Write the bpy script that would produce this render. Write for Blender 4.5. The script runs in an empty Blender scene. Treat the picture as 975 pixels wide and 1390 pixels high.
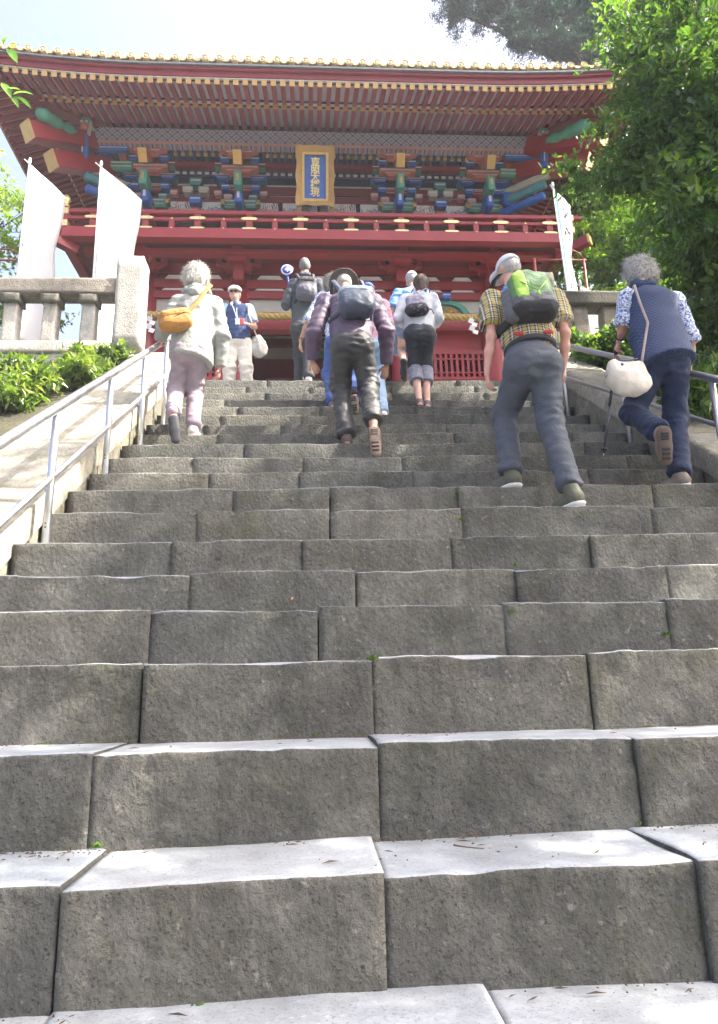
import bpy, bmesh, math, random
import numpy as np
from mathutils import Vector, Matrix, noise as mnoise

random.seed(7); np.random.seed(7)
scene = bpy.context.scene
COL = scene.collection

# ------------------------------------------------------------------ camera
F_PX, CX, CY = 1000.0, 487.5, 650.0          # focal length and principal point in photograph pixels (975 x 1390)
PITCH, YAW, ROLL = 0.2732, 0.0668, -0.02595
CAM = np.array([0.0, 0.0, 0.442])
_fw = np.array([math.sin(YAW)*math.cos(PITCH), math.cos(YAW)*math.cos(PITCH), math.sin(PITCH)])
_r0 = np.array([math.cos(YAW), -math.sin(YAW), 0.0]); _u0 = np.cross(_r0, _fw)
_rt = math.cos(ROLL)*_r0 + math.sin(ROLL)*_u0
_up = -math.sin(ROLL)*_r0 + math.cos(ROLL)*_u0
cam_d = bpy.data.cameras.new('camera'); cam = bpy.data.objects.new('camera', cam_d); COL.objects.link(cam)
cam_d.sensor_fit = 'VERTICAL'; cam_d.sensor_height = 24.0
cam_d.lens = F_PX/1390.0*24.0
cam_d.shift_y = -45.0/1390.0
cam_d.clip_start = 0.05; cam_d.clip_end = 500.0
cam.matrix_world = Matrix(((_rt[0], _up[0], -_fw[0], CAM[0]), (_rt[1], _up[1], -_fw[1], CAM[1]), (_rt[2], _up[2], -_fw[2], CAM[2]), (0, 0, 0, 1)))
scene.camera = cam

# ------------------------------------------------------------------ light
SUN_DIR = Vector((0.62, -0.10, 0.78)).normalized()      # towards the sun: right of the stairs, high
world = bpy.data.worlds.new('World'); scene.world = world; world.use_nodes = True
wn = world.node_tree.nodes; wl = world.node_tree.links
for n in list(wn): wn.remove(n)
wo = wn.new('ShaderNodeOutputWorld'); wb = wn.new('ShaderNodeBackground'); sky = wn.new('ShaderNodeTexSky')
sky.sky_type = 'NISHITA'; sky.sun_disc = False
sky.sun_elevation = math.asin(SUN_DIR.z); sky.sun_rotation = math.atan2(SUN_DIR.x, SUN_DIR.y)
sky.air_density = 0.6; sky.dust_density = 8.0; sky.ozone_density = 1.0
wb.inputs['Strength'].default_value = 0.15
wl.new(sky.outputs[0], wb.inputs[0]); wl.new(wb.outputs[0], wo.inputs[0])
sl = bpy.data.lights.new('sun', 'SUN'); sl.energy = 4.0; sl.angle = math.radians(0.53); sl.color = (1.0, 0.93, 0.82)
so = bpy.data.objects.new('sun', sl); COL.objects.link(so)
so.rotation_euler = SUN_DIR.to_track_quat('Z', 'Y').to_euler(); so.location = (8, -4, 20)
scene.view_settings.view_transform = 'Standard'; scene.view_settings.look = 'None'
scene.view_settings.gamma = 1.0; scene.view_settings.use_curve_mapping = False
scene.view_settings.exposure = 2.25
scene.cycles.max_bounces = 6; scene.cycles.diffuse_bounces = 3; scene.cycles.transmission_bounces = 4
scene.cycles.transparent_max_bounces = 6

# ------------------------------------------------------------------ pixel helpers (a pixel is a direction; the plane it meets gives the distance)
def ray(x, y): return _fw + (x-CX)/F_PX*_rt - (y-CY)/F_PX*_up
def atY(x, y, Y): d = ray(x, y); return CAM + d*((Y-CAM[1])/d[1])
def atZ(x, y, Z): d = ray(x, y); return CAM + d*((Z-CAM[2])/d[2])
def atX(x, y, X): d = ray(x, y); return CAM + d*((X-CAM[0])/d[0])
def zat(y, Y, x=430): return float(atY(x, y, Y)[2])
def xat(x, y, Y): return float(atY(x, y, Y)[0])

# ------------------------------------------------------------------ tagging
def tag(o, label=None, cat=None, group=None, kind=None):
    if label: o['label'] = label
    if cat: o['category'] = cat
    if group: o['group'] = group
    if kind: o['kind'] = kind
    return o
def empty(name, loc, label=None, cat=None, group=None, kind=None, parent=None):
    o = bpy.data.objects.new(name, None); COL.objects.link(o); o.location = loc; o.empty_display_size = .2
    if parent: o.parent = parent
    return tag(o, label, cat, group, kind)
def put(name, mesh, parent=None, loc=None, rot=None, scl=None):
    """link a mesh; loc is in world space when the parent is only translated"""
    o = bpy.data.objects.new(name, mesh); COL.objects.link(o)
    if parent:
        o.parent = parent
        pl = world_loc(parent)
        L = Vector(loc) if loc is not None else Vector((0, 0, 0))
        o.location = L - pl
    elif loc is not None: o.location = loc
    if rot is not None: o.rotation_euler = rot
    if scl is not None: o.scale = scl
    return o
def world_loc(o):
    v = Vector((0, 0, 0))
    while o is not None: v = v + o.location; o = o.parent
    return v

# ------------------------------------------------------------------ materials
MATS = {}
def nd(nt, t, **kw):
    n = nt.nodes.new(t)
    for k, v in kw.items(): setattr(n, k, v)
    return n
def new_mat(name):
    m = bpy.data.materials.new(name); m.use_nodes = True
    nt = m.node_tree; b = nt.nodes['Principled BSDF']; MATS[name] = m
    return m, nt, b
def ramp(nt, fac, stops):
    r = nd(nt, 'ShaderNodeValToRGB'); e = r.color_ramp.elements
    while len(e) < len(stops): e.new(0.5)
    for i, (p, c) in enumerate(stops):
        e[i].position = p; e[i].color = (*c, 1) if len(c) == 3 else c
    nt.links.new(fac, r.inputs[0]); return r.outputs[0]
def noise_tex(nt, vec, scale, detail=4, rough=.6, dist=0.0):
    n = nd(nt, 'ShaderNodeTexNoise'); n.inputs['Scale'].default_value = scale; n.inputs['Detail'].default_value = detail
    n.inputs['Roughness'].default_value = rough; n.inputs['Distortion'].default_value = dist
    if vec is not None: nt.links.new(vec, n.inputs['Vector'])
    return n.outputs['Fac']
def math_n(nt, op, a, b=None):
    n = nd(nt, 'ShaderNodeMath', operation=op)
    for i, v in enumerate((a, b)):
        if v is None: continue
        if isinstance(v, (int, float)): n.inputs[i].default_value = v
        else: nt.links.new(v, n.inputs[i])
    return n.outputs[0]
def mixc(nt, fac, a, b, mode='MIX'):
    n = nd(nt, 'ShaderNodeMix', data_type='RGBA', blend_type=mode)
    for s, v in ((n.inputs[0], fac), (n.inputs[6], a), (n.inputs[7], b)):
        if isinstance(v, (int, float)): s.default_value = v
        elif isinstance(v, tuple): s.default_value = (*v, 1)
        else: nt.links.new(v, s)
    return n.outputs[2]
def bump(nt, b, height, strength=.5, dist=.01):
    n = nd(nt, 'ShaderNodeBump'); n.inputs['Strength'].default_value = strength; n.inputs['Distance'].default_value = dist
    nt.links.new(height, n.inputs['Height'])
    nt.links.new(n.outputs[0], b.inputs['Normal'])
    return n
def coords(nt, kind='Object'):
    return nd(nt, 'ShaderNodeTexCoord').outputs[kind]
def world_pos(nt): return nd(nt, 'ShaderNodeNewGeometry').outputs['Position']
def rnd_obj(nt): return nd(nt, 'ShaderNodeObjectInfo').outputs['Random']

def paint(name, col, rough=.5, var=.12, scale=6.0, bmp=.05, metal=0.0, spec=.5, bdist=.004, grain=None, wear=.18):
    """a painted or plain surface with uneven tone, slight wear and fine relief"""
    m, nt, b = new_mat(name)
    v = world_pos(nt)
    n = noise_tex(nt, v, scale, 5, .65)
    lo = tuple(c*(1-var) for c in col); hi = tuple(min(1, c*(1+var)) for c in col)
    c = ramp(nt, n, [(.3, lo), (.7, hi)])
    c = mixc(nt, math_n(nt, 'MULTIPLY', rnd_obj(nt), .35), c, tuple(x*.8 for x in col))
    if wear:
        g_ = sum(col)/3
        mp = nd(nt, 'ShaderNodeMapping'); mp.inputs['Scale'].default_value = (3, 3, .8); nt.links.new(v, mp.inputs[0])
        c = mixc(nt, ramp(nt, noise_tex(nt, mp.outputs[0], 2.2, 7, .72), [(.48, (0, 0, 0)), (.75, (wear, wear, wear))]), c, (g_*.55+.03, g_*.50+.025, g_*.48+.022))
        c = mixc(nt, ramp(nt, noise_tex(nt, v, 11, 6, .75), [(.58, (0, 0, 0)), (.72, (wear, wear, wear))]), c, tuple(min(1, x*1.25+.06) for x in col))
    nt.links.new(c, b.inputs['Base Color'])
    r2 = noise_tex(nt, v, scale*3, 3)
    rr = nd(nt, 'ShaderNodeMapRange'); rr.inputs['To Min'].default_value = max(.05, rough-.12); rr.inputs['To Max'].default_value = min(1, rough+.12)
    nt.links.new(r2, rr.inputs[0]); nt.links.new(rr.outputs[0], b.inputs['Roughness'])
    b.inputs['Metallic'].default_value = metal; b.inputs['Specular IOR Level'].default_value = spec
    if bmp: bump(nt, b, noise_tex(nt, v, scale*12 if grain is None else grain, 4, .7), bmp*4, bdist)
    return m

# ------------------------------------------------------------------ mesh builder
class MB:
    def __init__(s): s.v = []; s.f = []; s.m = []
    def add(s, verts, faces, mi=0):
        o = len(s.v); s.v += [tuple(map(float, q)) for q in verts]
        s.f += [tuple(i+o for i in q) for q in faces]; s.m += [mi]*len(faces); return s
    def box(s, c, size, R=None, mi=0, bev=0.0):
        hx, hy, hz = size[0]/2, size[1]/2, size[2]/2
        if bev <= 0:
            vs = [Vector((x*hx, y*hy, z*hz)) for z in (-1, 1) for y in (-1, 1) for x in (-1, 1)]
            fs = [(0, 2, 3, 1), (4, 5, 7, 6), (0, 1, 5, 4), (2, 6, 7, 3), (0, 4, 6, 2), (1, 3, 7, 5)]
        else:
            bm = bmesh.new(); bmesh.ops.create_cube(bm, size=1.0)
            for q in bm.verts: q.co = Vector((q.co.x*size[0], q.co.y*size[1], q.co.z*size[2]))
            bmesh.ops.bevel(bm, geom=list(bm.edges), offset=bev, segments=1, affect='EDGES', profile=.5)
            bm.verts.index_update(); vs = [q.co.copy() for q in bm.verts]; fs = [[q.index for q in g.verts] for g in bm.faces]; bm.free()
        C = Vector(c)
        vs = [(R @ q if R is not None else q) + C for q in vs]
        return s.add(vs, fs, mi)
    def bar(s, a, b, w, h, mi=0, upv=(0, 0, 1), bev=0.0):
        """box from a to b, w wide, h high"""
        a = Vector(a); b = Vector(b); d = b-a; L = d.length; y = d.normalized()
        x = y.cross(Vector(upv)).normalized(); z = x.cross(y)
        R = Matrix((x, y, z)).transposed()
        return s.box((a+b)/2, (w, L, h), R, mi, bev)
    def prism(s, poly, axis, t0, t1, mi=0):
        """extrude polygon (list of 2D) along axis 'x','y','z' from t0 to t1. For 'x' poly=(y,z); 'y' poly=(x,z); 'z' poly=(x,y)"""
        n = len(poly)
        def P(q, t):
            return {'x': (t, q[0], q[1]), 'y': (q[0], t, q[1]), 'z': (q[0], q[1], t)}[axis]
        vs = [P(q, t0) for q in poly]+[P(q, t1) for q in poly]
        fs = [tuple(range(n))[::-1], tuple(range(n, 2*n))]+[(i, (i+1) % n, n+(i+1) % n, n+i) for i in range(n)]
        return s.add(vs, fs, mi)
    def tube(s, pts, r, n=8, mi=0, cap=True):
        pts = [Vector(p) for p in pts]; N = len(pts)
        rs = r if isinstance(r, (list, tuple)) else [r]*N
        t0 = (pts[1]-pts[0]).normalized()
        ref = Vector((0, 0, 1)) if abs(t0.z) < .9 else Vector((1, 0, 0))
        u = t0.cross(ref).normalized(); vs = []
        for i, p in enumerate(pts):
            t = (pts[min(i+1, N-1)]-pts[max(i-1, 0)]).normalized()
            u = (u-t*u.dot(t)).normalized(); w = t.cross(u)
            for k in range(n):
                a = 2*math.pi*k/n; vs.append(p+(u*math.cos(a)+w*math.sin(a))*rs[i])
        fs = [(i*n+k, i*n+(k+1) % n, (i+1)*n+(k+1) % n, (i+1)*n+k) for i in range(N-1) for k in range(n)]
        if cap: fs += [tuple(range(n))[::-1], tuple(range((N-1)*n, N*n))]
        return s.add(vs, fs, mi)
    def lathe(s, prof, c, axis='z', n=16, mi=0, cap=True):
        """prof: list of (radius, t) along axis"""
        vs = []
        for r, t in prof:
            for k in range(n):
                a = 2*math.pi*k/n; x, y = r*math.cos(a), r*math.sin(a)
                q = {'z': (x, y, t), 'y': (x, t, y), 'x': (t, x, y)}[axis]
                vs.append((q[0]+c[0], q[1]+c[1], q[2]+c[2]))
        N = len(prof)
        fs = [(i*n+k, i*n+(k+1) % n, (i+1)*n+(k+1) % n, (i+1)*n+k) for i in range(N-1) for k in range(n)]
        if cap: fs += [tuple(range(n))[::-1], tuple(range((N-1)*n, N*n))]
        return s.add(vs, fs, mi)
    def mesh(s, name, mats, smooth=False, off=None):
        me = bpy.data.meshes.new(name)
        v = s.v if off is None else [(q[0]-off[0], q[1]-off[1], q[2]-off[2]) for q in s.v]
        me.from_pydata(v, [], s.f)
        mats = mats if isinstance(mats, (list, tuple)) else [mats]
        for m in mats: me.materials.append(MATS[m] if isinstance(m, str) else m)
        if any(s.m): me.polygons.foreach_set('material_index', s.m)
        bm = bmesh.new(); bm.from_mesh(me); bmesh.ops.recalc_face_normals(bm, faces=bm.faces); bm.to_mesh(me); bm.free()
        if smooth: me.polygons.foreach_set('use_smooth', [True]*len(me.polygons))
        me.update(); return me
    def build(s, name, mats, parent=None, smooth=False):
        """object whose origin is the centre of its base"""
        a = np.array(s.v); c = Vector(((a[:, 0].min()+a[:, 0].max())/2, (a[:, 1].min()+a[:, 1].max())/2, a[:, 2].min()))
        return put(name, s.mesh(name, mats, smooth, c), parent, c)
def np_mesh(name, V, Fq, mats, mi=None, smooth=True):
    """mesh from numpy arrays, faces all the same size"""
    me = bpy.data.meshes.new(name); nf, k = Fq.shape
    me.vertices.add(len(V)); me.vertices.foreach_set('co', np.ascontiguousarray(V, dtype=np.float32).ravel())
    me.loops.add(nf*k); me.loops.foreach_set('vertex_index', np.ascontiguousarray(Fq, dtype=np.int32).ravel())
    me.polygons.add(nf); me.polygons.foreach_set('loop_start', np.arange(nf, dtype=np.int32)*k)
    try: me.polygons.foreach_set('loop_total', np.full(nf, k, dtype=np.int32))
    except Exception: pass
    for m in (mats if isinstance(mats, (list, tuple)) else [mats]): me.materials.append(MATS[m] if isinstance(m, str) else m)
    if mi is not None: me.polygons.foreach_set('material_index', np.ascontiguousarray(mi, dtype=np.int32))
    me.polygons.foreach_set('use_smooth', np.full(nf, smooth, dtype=bool))
    me.update(calc_edges=True); me.validate(); return me

def vnoise(x, y=0.0, z=0.0): return mnoise.noise(Vector((x, y, z)))
# ------------------------------------------------------------------ stone materials
def stone(name, dark, light, rough, bscale, bstr, bdist, moss=0.0, grainy=1.0):
    m, nt, b = new_mat(name)
    v = world_pos(nt)
    big = noise_tex(nt, v, 1.3, 5, .6); mid = noise_tex(nt, v, 9, 6, .7, .4); fine = noise_tex(nt, v, 70, 4, .75)
    c = ramp(nt, math_n(nt, 'ADD', math_n(nt, 'MULTIPLY', mid, .65), math_n(nt, 'MULTIPLY', fine, .35)), [(.3, dark), (.68, light)])
    c = mixc(nt, .45, c, ramp(nt, big, [(.3, tuple(x*.6 for x in dark)), (.7, light)]))
    # pale lichen flecks and dark pits
    fl = noise_tex(nt, v, 33, 2, .5)
    c = mixc(nt, ramp(nt, fl, [(.66, (0, 0, 0)), (.74, (.45, .45, .45))]), c, tuple(min(.6, x*1.75) for x in light))
    c = mixc(nt, ramp(nt, noise_tex(nt, v, 120, 2, .5), [(.30, (.75, .75, .75)), (.42, (0, 0, 0))]), c, tuple(x*.45 for x in dark))
    # streaks that run down the face
    mp = nd(nt, 'ShaderNodeMapping'); mp.inputs['Scale'].default_value = (5, 5, .6); nt.links.new(v, mp.inputs[0])
    st = noise_tex(nt, mp.outputs[0], 1.6, 5, .65)
    c = mixc(nt, ramp(nt, st, [(.5, (0, 0, 0)), (.72, (.5, .5, .5))]), c, tuple(x*.55 for x in dark))
    # broad weathering: pale scoured areas, brown damp areas
    wz = noise_tex(nt, v, 3.4, 6, .75, .6)
    c = mixc(nt, ramp(nt, wz, [(.34, (.38, .38, .38)), (.5, (0, 0, 0))]), c, (dark[0]*.62, dark[1]*.58, dark[2]*.5))
    c = mixc(nt, ramp(nt, wz, [(.54, (0, 0, 0)), (.70, (.5, .5, .5))]), c, tuple(x*1.25 for x in light))
    if moss:
        mo = noise_tex(nt, v, 2.1, 6, .7)
        c = mixc(nt, ramp(nt, mo, [(.52, (0, 0, 0)), (.7, (moss, moss, moss))]), c, (.075, .085, .03))
    # each block has its own tone
    tone = ramp(nt, rnd_obj(nt), [(0, (.80, .81, .82)), (.5, (.98, .97, .95)), (1, (1.2, 1.17, 1.1))])
    c = mixc(nt, 1.0, c, tone, 'MULTIPLY')
    nt.links.new(c, b.inputs['Base Color'])
    b.inputs['Roughness'].default_value = rough; b.inputs['Specular IOR Level'].default_value = .5
    mp2 = nd(nt, 'ShaderNodeMapping'); mp2.inputs['Rotation'].default_value = (0, .9, .15); mp2.inputs['Scale'].default_value = (1.25, 1, .95); nt.links.new(v, mp2.inputs[0])
    h1 = noise_tex(nt, mp2.outputs[0], bscale, 6, .72, .5)
    h2 = noise_tex(nt, v, bscale*4.5, 4, .7)
    vo = nd(nt, 'ShaderNodeTexVoronoi'); vo.inputs['Scale'].default_value = bscale*1.3; nt.links.new(mp2.outputs[0], vo.inputs['Vector'])
    h = math_n(nt, 'ADD', math_n(nt, 'ADD', h1, math_n(nt, 'MULTIPLY', h2, .35*grainy)), math_n(nt, 'MULTIPLY', vo.outputs['Distance'], .35))
    bump(nt, b, h, bstr, bdist)
    return m
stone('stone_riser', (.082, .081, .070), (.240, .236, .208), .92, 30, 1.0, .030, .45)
stone('stone_tread', (.245, .268, .292), (.37, .40, .435), .5, 30, .35, .006, .0, .6)  # worn pale stone, with the blue cast of skylight put into its colour
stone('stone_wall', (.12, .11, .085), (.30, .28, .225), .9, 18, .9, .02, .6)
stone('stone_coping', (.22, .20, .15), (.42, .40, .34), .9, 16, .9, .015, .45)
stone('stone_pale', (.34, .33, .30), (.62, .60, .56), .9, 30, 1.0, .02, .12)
stone('stone_fence', (.17, .15, .12), (.40, .36, .31), .92, 40, 1.0, .014, .3)
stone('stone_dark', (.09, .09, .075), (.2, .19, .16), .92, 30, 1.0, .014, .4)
m, nt, b = new_mat('joint_dirt')
c = ramp(nt, noise_tex(nt, world_pos(nt), 20, 4), [(.35, (.012, .011, .009)), (.7, (.045, .04, .03))]); nt.links.new(c, b.inputs['Base Color']); b.inputs['Roughness'].default_value = 1
m, nt, b = new_mat('soil')
v = world_pos(nt); c = ramp(nt, noise_tex(nt, v, 3, 6, .7), [(.3, (.035, .032, .02)), (.6, (.07, .065, .035)), (.75, (.05, .075, .02))]); nt.links.new(c, b.inputs['Base Color']); b.inputs['Roughness'].default_value = 1
bump(nt, b, noise_tex(nt, v, 12, 6, .7), 1, .05)
m, nt, b = new_mat('paving')
v = world_pos(nt); c = ramp(nt, noise_tex(nt, v, 6, 6, .7), [(.3, (.2, .19, .17)), (.7, (.34, .33, .3))]); nt.links.new(c, b.inputs['Base Color']); b.inputs['Roughness'].default_value = .9
bump(nt, b, noise_tex(nt, v, 40, 5, .7), .8, .01)

# ------------------------------------------------------------------ the stairs
XL, XR = -1.68, 3.13
D0, DT = 2.017, 0.4323
_mid = [1187, 1010, 894, 824, 774, 731, 691, 662, 640, 620, 602, 588, 576, 563, 552, 542, 533, 525, 516.]
K0, K1 = -4, 18
def step_y(k): return D0+k*DT
def step_z(k):
    if k < 0: return k*.262-.009
    k = min(k, 18)
    return zat(_mid[k], step_y(k), 487)
ZL = step_z(18)                                # level of the landing
def nose(Y): return .6005*(Y-D0)
_jpx = {0: [82, 522, 948], 1: [127, 513, 862], 2: [193, 505, 797], 3: [205, 431, 683, 905], 4: [258, 482, 700, 903], 5: [234, 411, 611, 800],
        6: [267, 447, 626, 884], 7: [316, 447, 621, 884], 8: [283, 407, 560, 700, 800], 9: [262, 411, 545, 690, 850]}
stairs = empty('stone_stairs', (.7, D0, step_z(0)), 'worn grey stone stairs climbing from the ground to the red gate', None, kind='structure')
def step_block(k, x0, x1):
    """one hewn stone of a step: uneven front, worn rounded nosing, dished tread; origin at its lower front middle"""
    y0, zt = step_y(k), step_z(k); h = zt-step_z(k-1)+.05
    seed = random.random()*100
    dx = .017 if k < 3 else (.03 if k < 6 else (.05 if k < 10 else .08))
    n = max(4, int((x1-x0)/dx)); xs = np.linspace(x0, x1, n+1)
    dy = random.uniform(-.012, .012); dz = random.uniform(-.007, .007); tilt = random.uniform(-.006, .006)
    rad = random.uniform(.005, .011)
    prof = []                                            # (y, z, wobble weight y, wobble weight z, is tread)
    rows = 15 if k < 3 else (8 if k < 6 else 4)
    for i in range(rows): prof.append((0, -h+(h-rad)*i/(rows-1), 1, 0))
    prof += [(rad*.3, -rad*.3, .8, .7), (rad, 0, .5, 1)]
    for t in ((.06, .14, .27, .40) if k < 8 else (.15, .40)): prof.append((t, 0, 0, .8))
    prof += [(DT+.10, -.004, 0, .2)]
    m = len(prof); V = np.zeros((n+1, m, 3))
    for i, x in enumerate(xs):
        e = min(x-x0, x1-x)                              # worn arrises next to the joints
        wear = .003*math.exp(-e/.008)+.004*max(0, vnoise(x*9+seed, k, 4))*math.exp(-e/.05)
        u = (x-x0)/(x1-x0)
        chip = max(0, vnoise(x*5+seed, k*3.1, 2)-.18)*.045+max(0, vnoise(x*23+seed, k*1.7, 7)-.2)*.012
        for j, (py, pz, wy, wz) in enumerate(prof):
            f1 = vnoise(x*3+seed, pz*4+seed, 1)*.005+vnoise(x*11+seed, pz*14, 5)*.0045+vnoise(x*32+seed, pz*38, 8)*.0035+(vnoise(x*75+seed, pz*85, 6)*.003 if k < 3 else 0)
            f2 = vnoise(x*2.2+seed, py*3, 9)*.010+vnoise(x*8+seed, py*8, 3)*.004
            V[i, j] = (x, y0+dy+py+wy*(f1+wear)+(chip*wy if pz > -.08 else 0), zt+dz+tilt*(u-.5)*2+pz+wz*f2-wear*.6*(pz > -.05)-chip*.6*(pz > -.03)*(py < .03))
    idx = np.arange((n+1)*m).reshape(n+1, m)
    q = np.stack([idx[:-1, :-1], idx[1:, :-1], idx[1:, 1:], idx[:-1, 1:]], -1)
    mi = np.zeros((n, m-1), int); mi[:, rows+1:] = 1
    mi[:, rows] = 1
    F = q.reshape(-1, 4).tolist(); MI = mi.reshape(-1).tolist()
    # end faces
    VV = V.reshape(-1, 3).tolist()
    for side, i in ((0, 0), (1, n)):
        o = len(VV); VV.append([xs[i], y0+DT+.1, zt-h])
        ring = [int(idx[i, j]) for j in range(m)]+[o]
        F.append(ring[::-1] if side else ring); MI.append(0)
    c = Vector(((x0+x1)/2, y0, zt-h))
    me = bpy.data.meshes.new('stone_block'); me.from_pydata([(a-c.x, b_-c.y, z-c.z) for a, b_, z in VV], [], F)
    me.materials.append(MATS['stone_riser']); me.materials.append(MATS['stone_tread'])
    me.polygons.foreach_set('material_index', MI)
    sm = [True]*(len(F)-2)+[False, False]; me.polygons.foreach_set('use_smooth', sm)
    bm = bmesh.new(); bm.from_mesh(me); bmesh.ops.recalc_face_normals(bm, faces=bm.faces); bm.to_mesh(me); bm.free()
    me.update()
    return put('stone_block', me, stairs, c)
JOINTS = {}
for k in range(K0, K1+1):
    if k in _jpx:
        js = [xat(px, _mid[k], step_y(k)) for px in _jpx[k]]
    else:
        js = []; x = XL+random.uniform(.5, 1.1)
        while x < XR-.45: js.append(x); x += random.uniform(.75, 1.25)
    while js[0]-XL > 1.15: js.insert(0, js[0]-random.uniform(.75, 1.05))
    if js[0]-XL < .3: js.pop(0)
    while XR-js[-1] > 1.25: js.append(js[-1]+random.uniform(.8, 1.1))
    if XR-js[-1] < .3: js.pop()
    JOINTS[k] = js
    e = [XL+.004]+js+[XR-.004]
    for i in range(len(e)-1):
        g0 = random.uniform(.0003, .0015) if random.random() < .75 else random.uniform(.005, .009)
        step_block(k, e[i]+(g0 if i else 0), e[i+1]-random.uniform(.0003, .0015))
# packed earth behind the joints
core = MB()
poly = [(step_y(K0)+.07, step_z(K0)-.6)]
for k in range(K0, K1+1):
    poly += [(step_y(k)+.07, step_z(k-1)-.06 if k > K0 else step_z(K0)-.5), (step_y(k)+.07, step_z(k)-.05)]
poly += [(step_y(K1)+.5, ZL-.05), (step_y(K1)+.5, step_z(K0)-.6)]
core.prism(poly, 'x', XL+.01, XR-.01); core.build('earth_core', 'joint_dirt', stairs)
# moss tufts in the joints and small fallen twigs
m, nt, b = new_mat('moss'); c = ramp(nt, noise_tex(nt, world_pos(nt), 60, 3), [(.3, (.05, .10, .015)), (.7, (.12, .22, .03))]); nt.links.new(c, b.inputs['Base Color']); b.inputs['Roughness'].default_value = .9
def moss_tuft(p, r, n=40):
    mb = MB(); p = Vector(p)
    for i in range(n):
        a = random.uniform(0, 6.28); q = p+Vector((math.cos(a)*random.random()*r, math.sin(a)*random.random()*r*.5, 0))
        hh = random.uniform(.25, .8)*r; t = Vector((random.uniform(-.4, .4), random.uniform(-.6, .2), 1))*hh; w = Vector((random.uniform(-1, 1), random.uniform(-1, 1), 0)).normalized()*r*.12
        mb.add([q-w, q+w, q+t*.6+w*1.4, q+t, q+t*.6-w*1.4], [(0, 1, 2, 3, 4)])
    return mb
moss_spots = [(3, 695, 832), (3, 905, 862), (5, 611, 800), (1, 132, 1150), (1, 868, 1118), (4, 700, 768), (6, 626, 705), (7, 621, 670), (2, 505, 895)]
tufts = MB()
for k, px, py in moss_spots:
    kk = k; Y = step_y(kk)-.01
    p = atY(px, py, Y); t = moss_tuft(p, random.uniform(.012, .026)); tufts.add(t.v, t.f)
for i in range(60):
    k = random.randint(0, 12); x = random.choice(JOINTS[k])+random.uniform(-.01, .01)
    if random.random() < .45: x = random.uniform(XL+.1, XR-.1)
    p = (x, step_y(k)-.012, step_z(k-1)+.002); t = moss_tuft(p, random.uniform(.006, .016), 24); tufts.add(t.v, t.f)
tag(tufts.build('moss_tufts', 'moss', stairs), kind='stuff')
# grit, needles and crumbs of bark gathered at the foot of the risers
grit = MB()
for i in range(2600):
    k = random.choice((-1, 0, 0, 0, 1, 1, 2, 3)); x = random.uniform(XL+.05, XR-.05); d = abs(random.gauss(0, .05))+.012
    if random.random() < .12: d = random.uniform(.02, .38)
    if vnoise(x*1.7, k*5.1) < random.uniform(-.5, .35): continue
    y = step_y(k+1)-d; z = step_z(k)+.004; s_ = random.uniform(.0015, .006); a_ = random.uniform(0, 6.28); L_ = s_*random.choice((1, 1, 1.5, 5))
    u_ = Vector((math.cos(a_), math.sin(a_), 0)); w_ = Vector((-math.sin(a_), math.cos(a_), 0)); p_ = Vector((x, y, z))
    grit.add([p_-u_*L_-w_*s_*.5, p_+u_*L_-w_*s_*.5, p_+w_*s_*.6, p_+Vector((0, 0, s_*.8))], [(0, 1, 3), (1, 2, 3), (2, 0, 3), (0, 2, 1)])
paint('bark_grit', (.075, .055, .035), .95)
tag(grit.build('grit', 'bark_grit', stairs), kind='stuff')
paint('dry_twig', (.13, .07, .04), .8); paint('dry_leaf', (.30, .12, .05), .7)
def twig(px, py, k, pts, r, label):
    base = Vector(atZ(px, py, step_z(k)+.006)); mb = MB()
    mb.tube([base+Vector((a, b_, .004+c_)) for a, b_, c_ in pts], [r*(1-.5*i/(len(pts)-1)) for i in range(len(pts))], 6)
    o = mb.build('fallen_twig', 'dry_twig', None, True); tag(o, label, 'twig'); return o
twig(620, 1152, 0, [(0, .03, 0), (-.004, .018, .002), (.004, .0, .003), (.03, -.018, .002), (.07, -.034, 0)], .0028, 'curved brown fallen twig lying on the lowest wide pale tread')
twig(955, 1148, 0, [(0, .0, 0), (.01, .012, .003), (.02, .02, 0)], .0022, 'tiny dark fallen twig on the lowest pale tread by the right crack')
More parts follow.
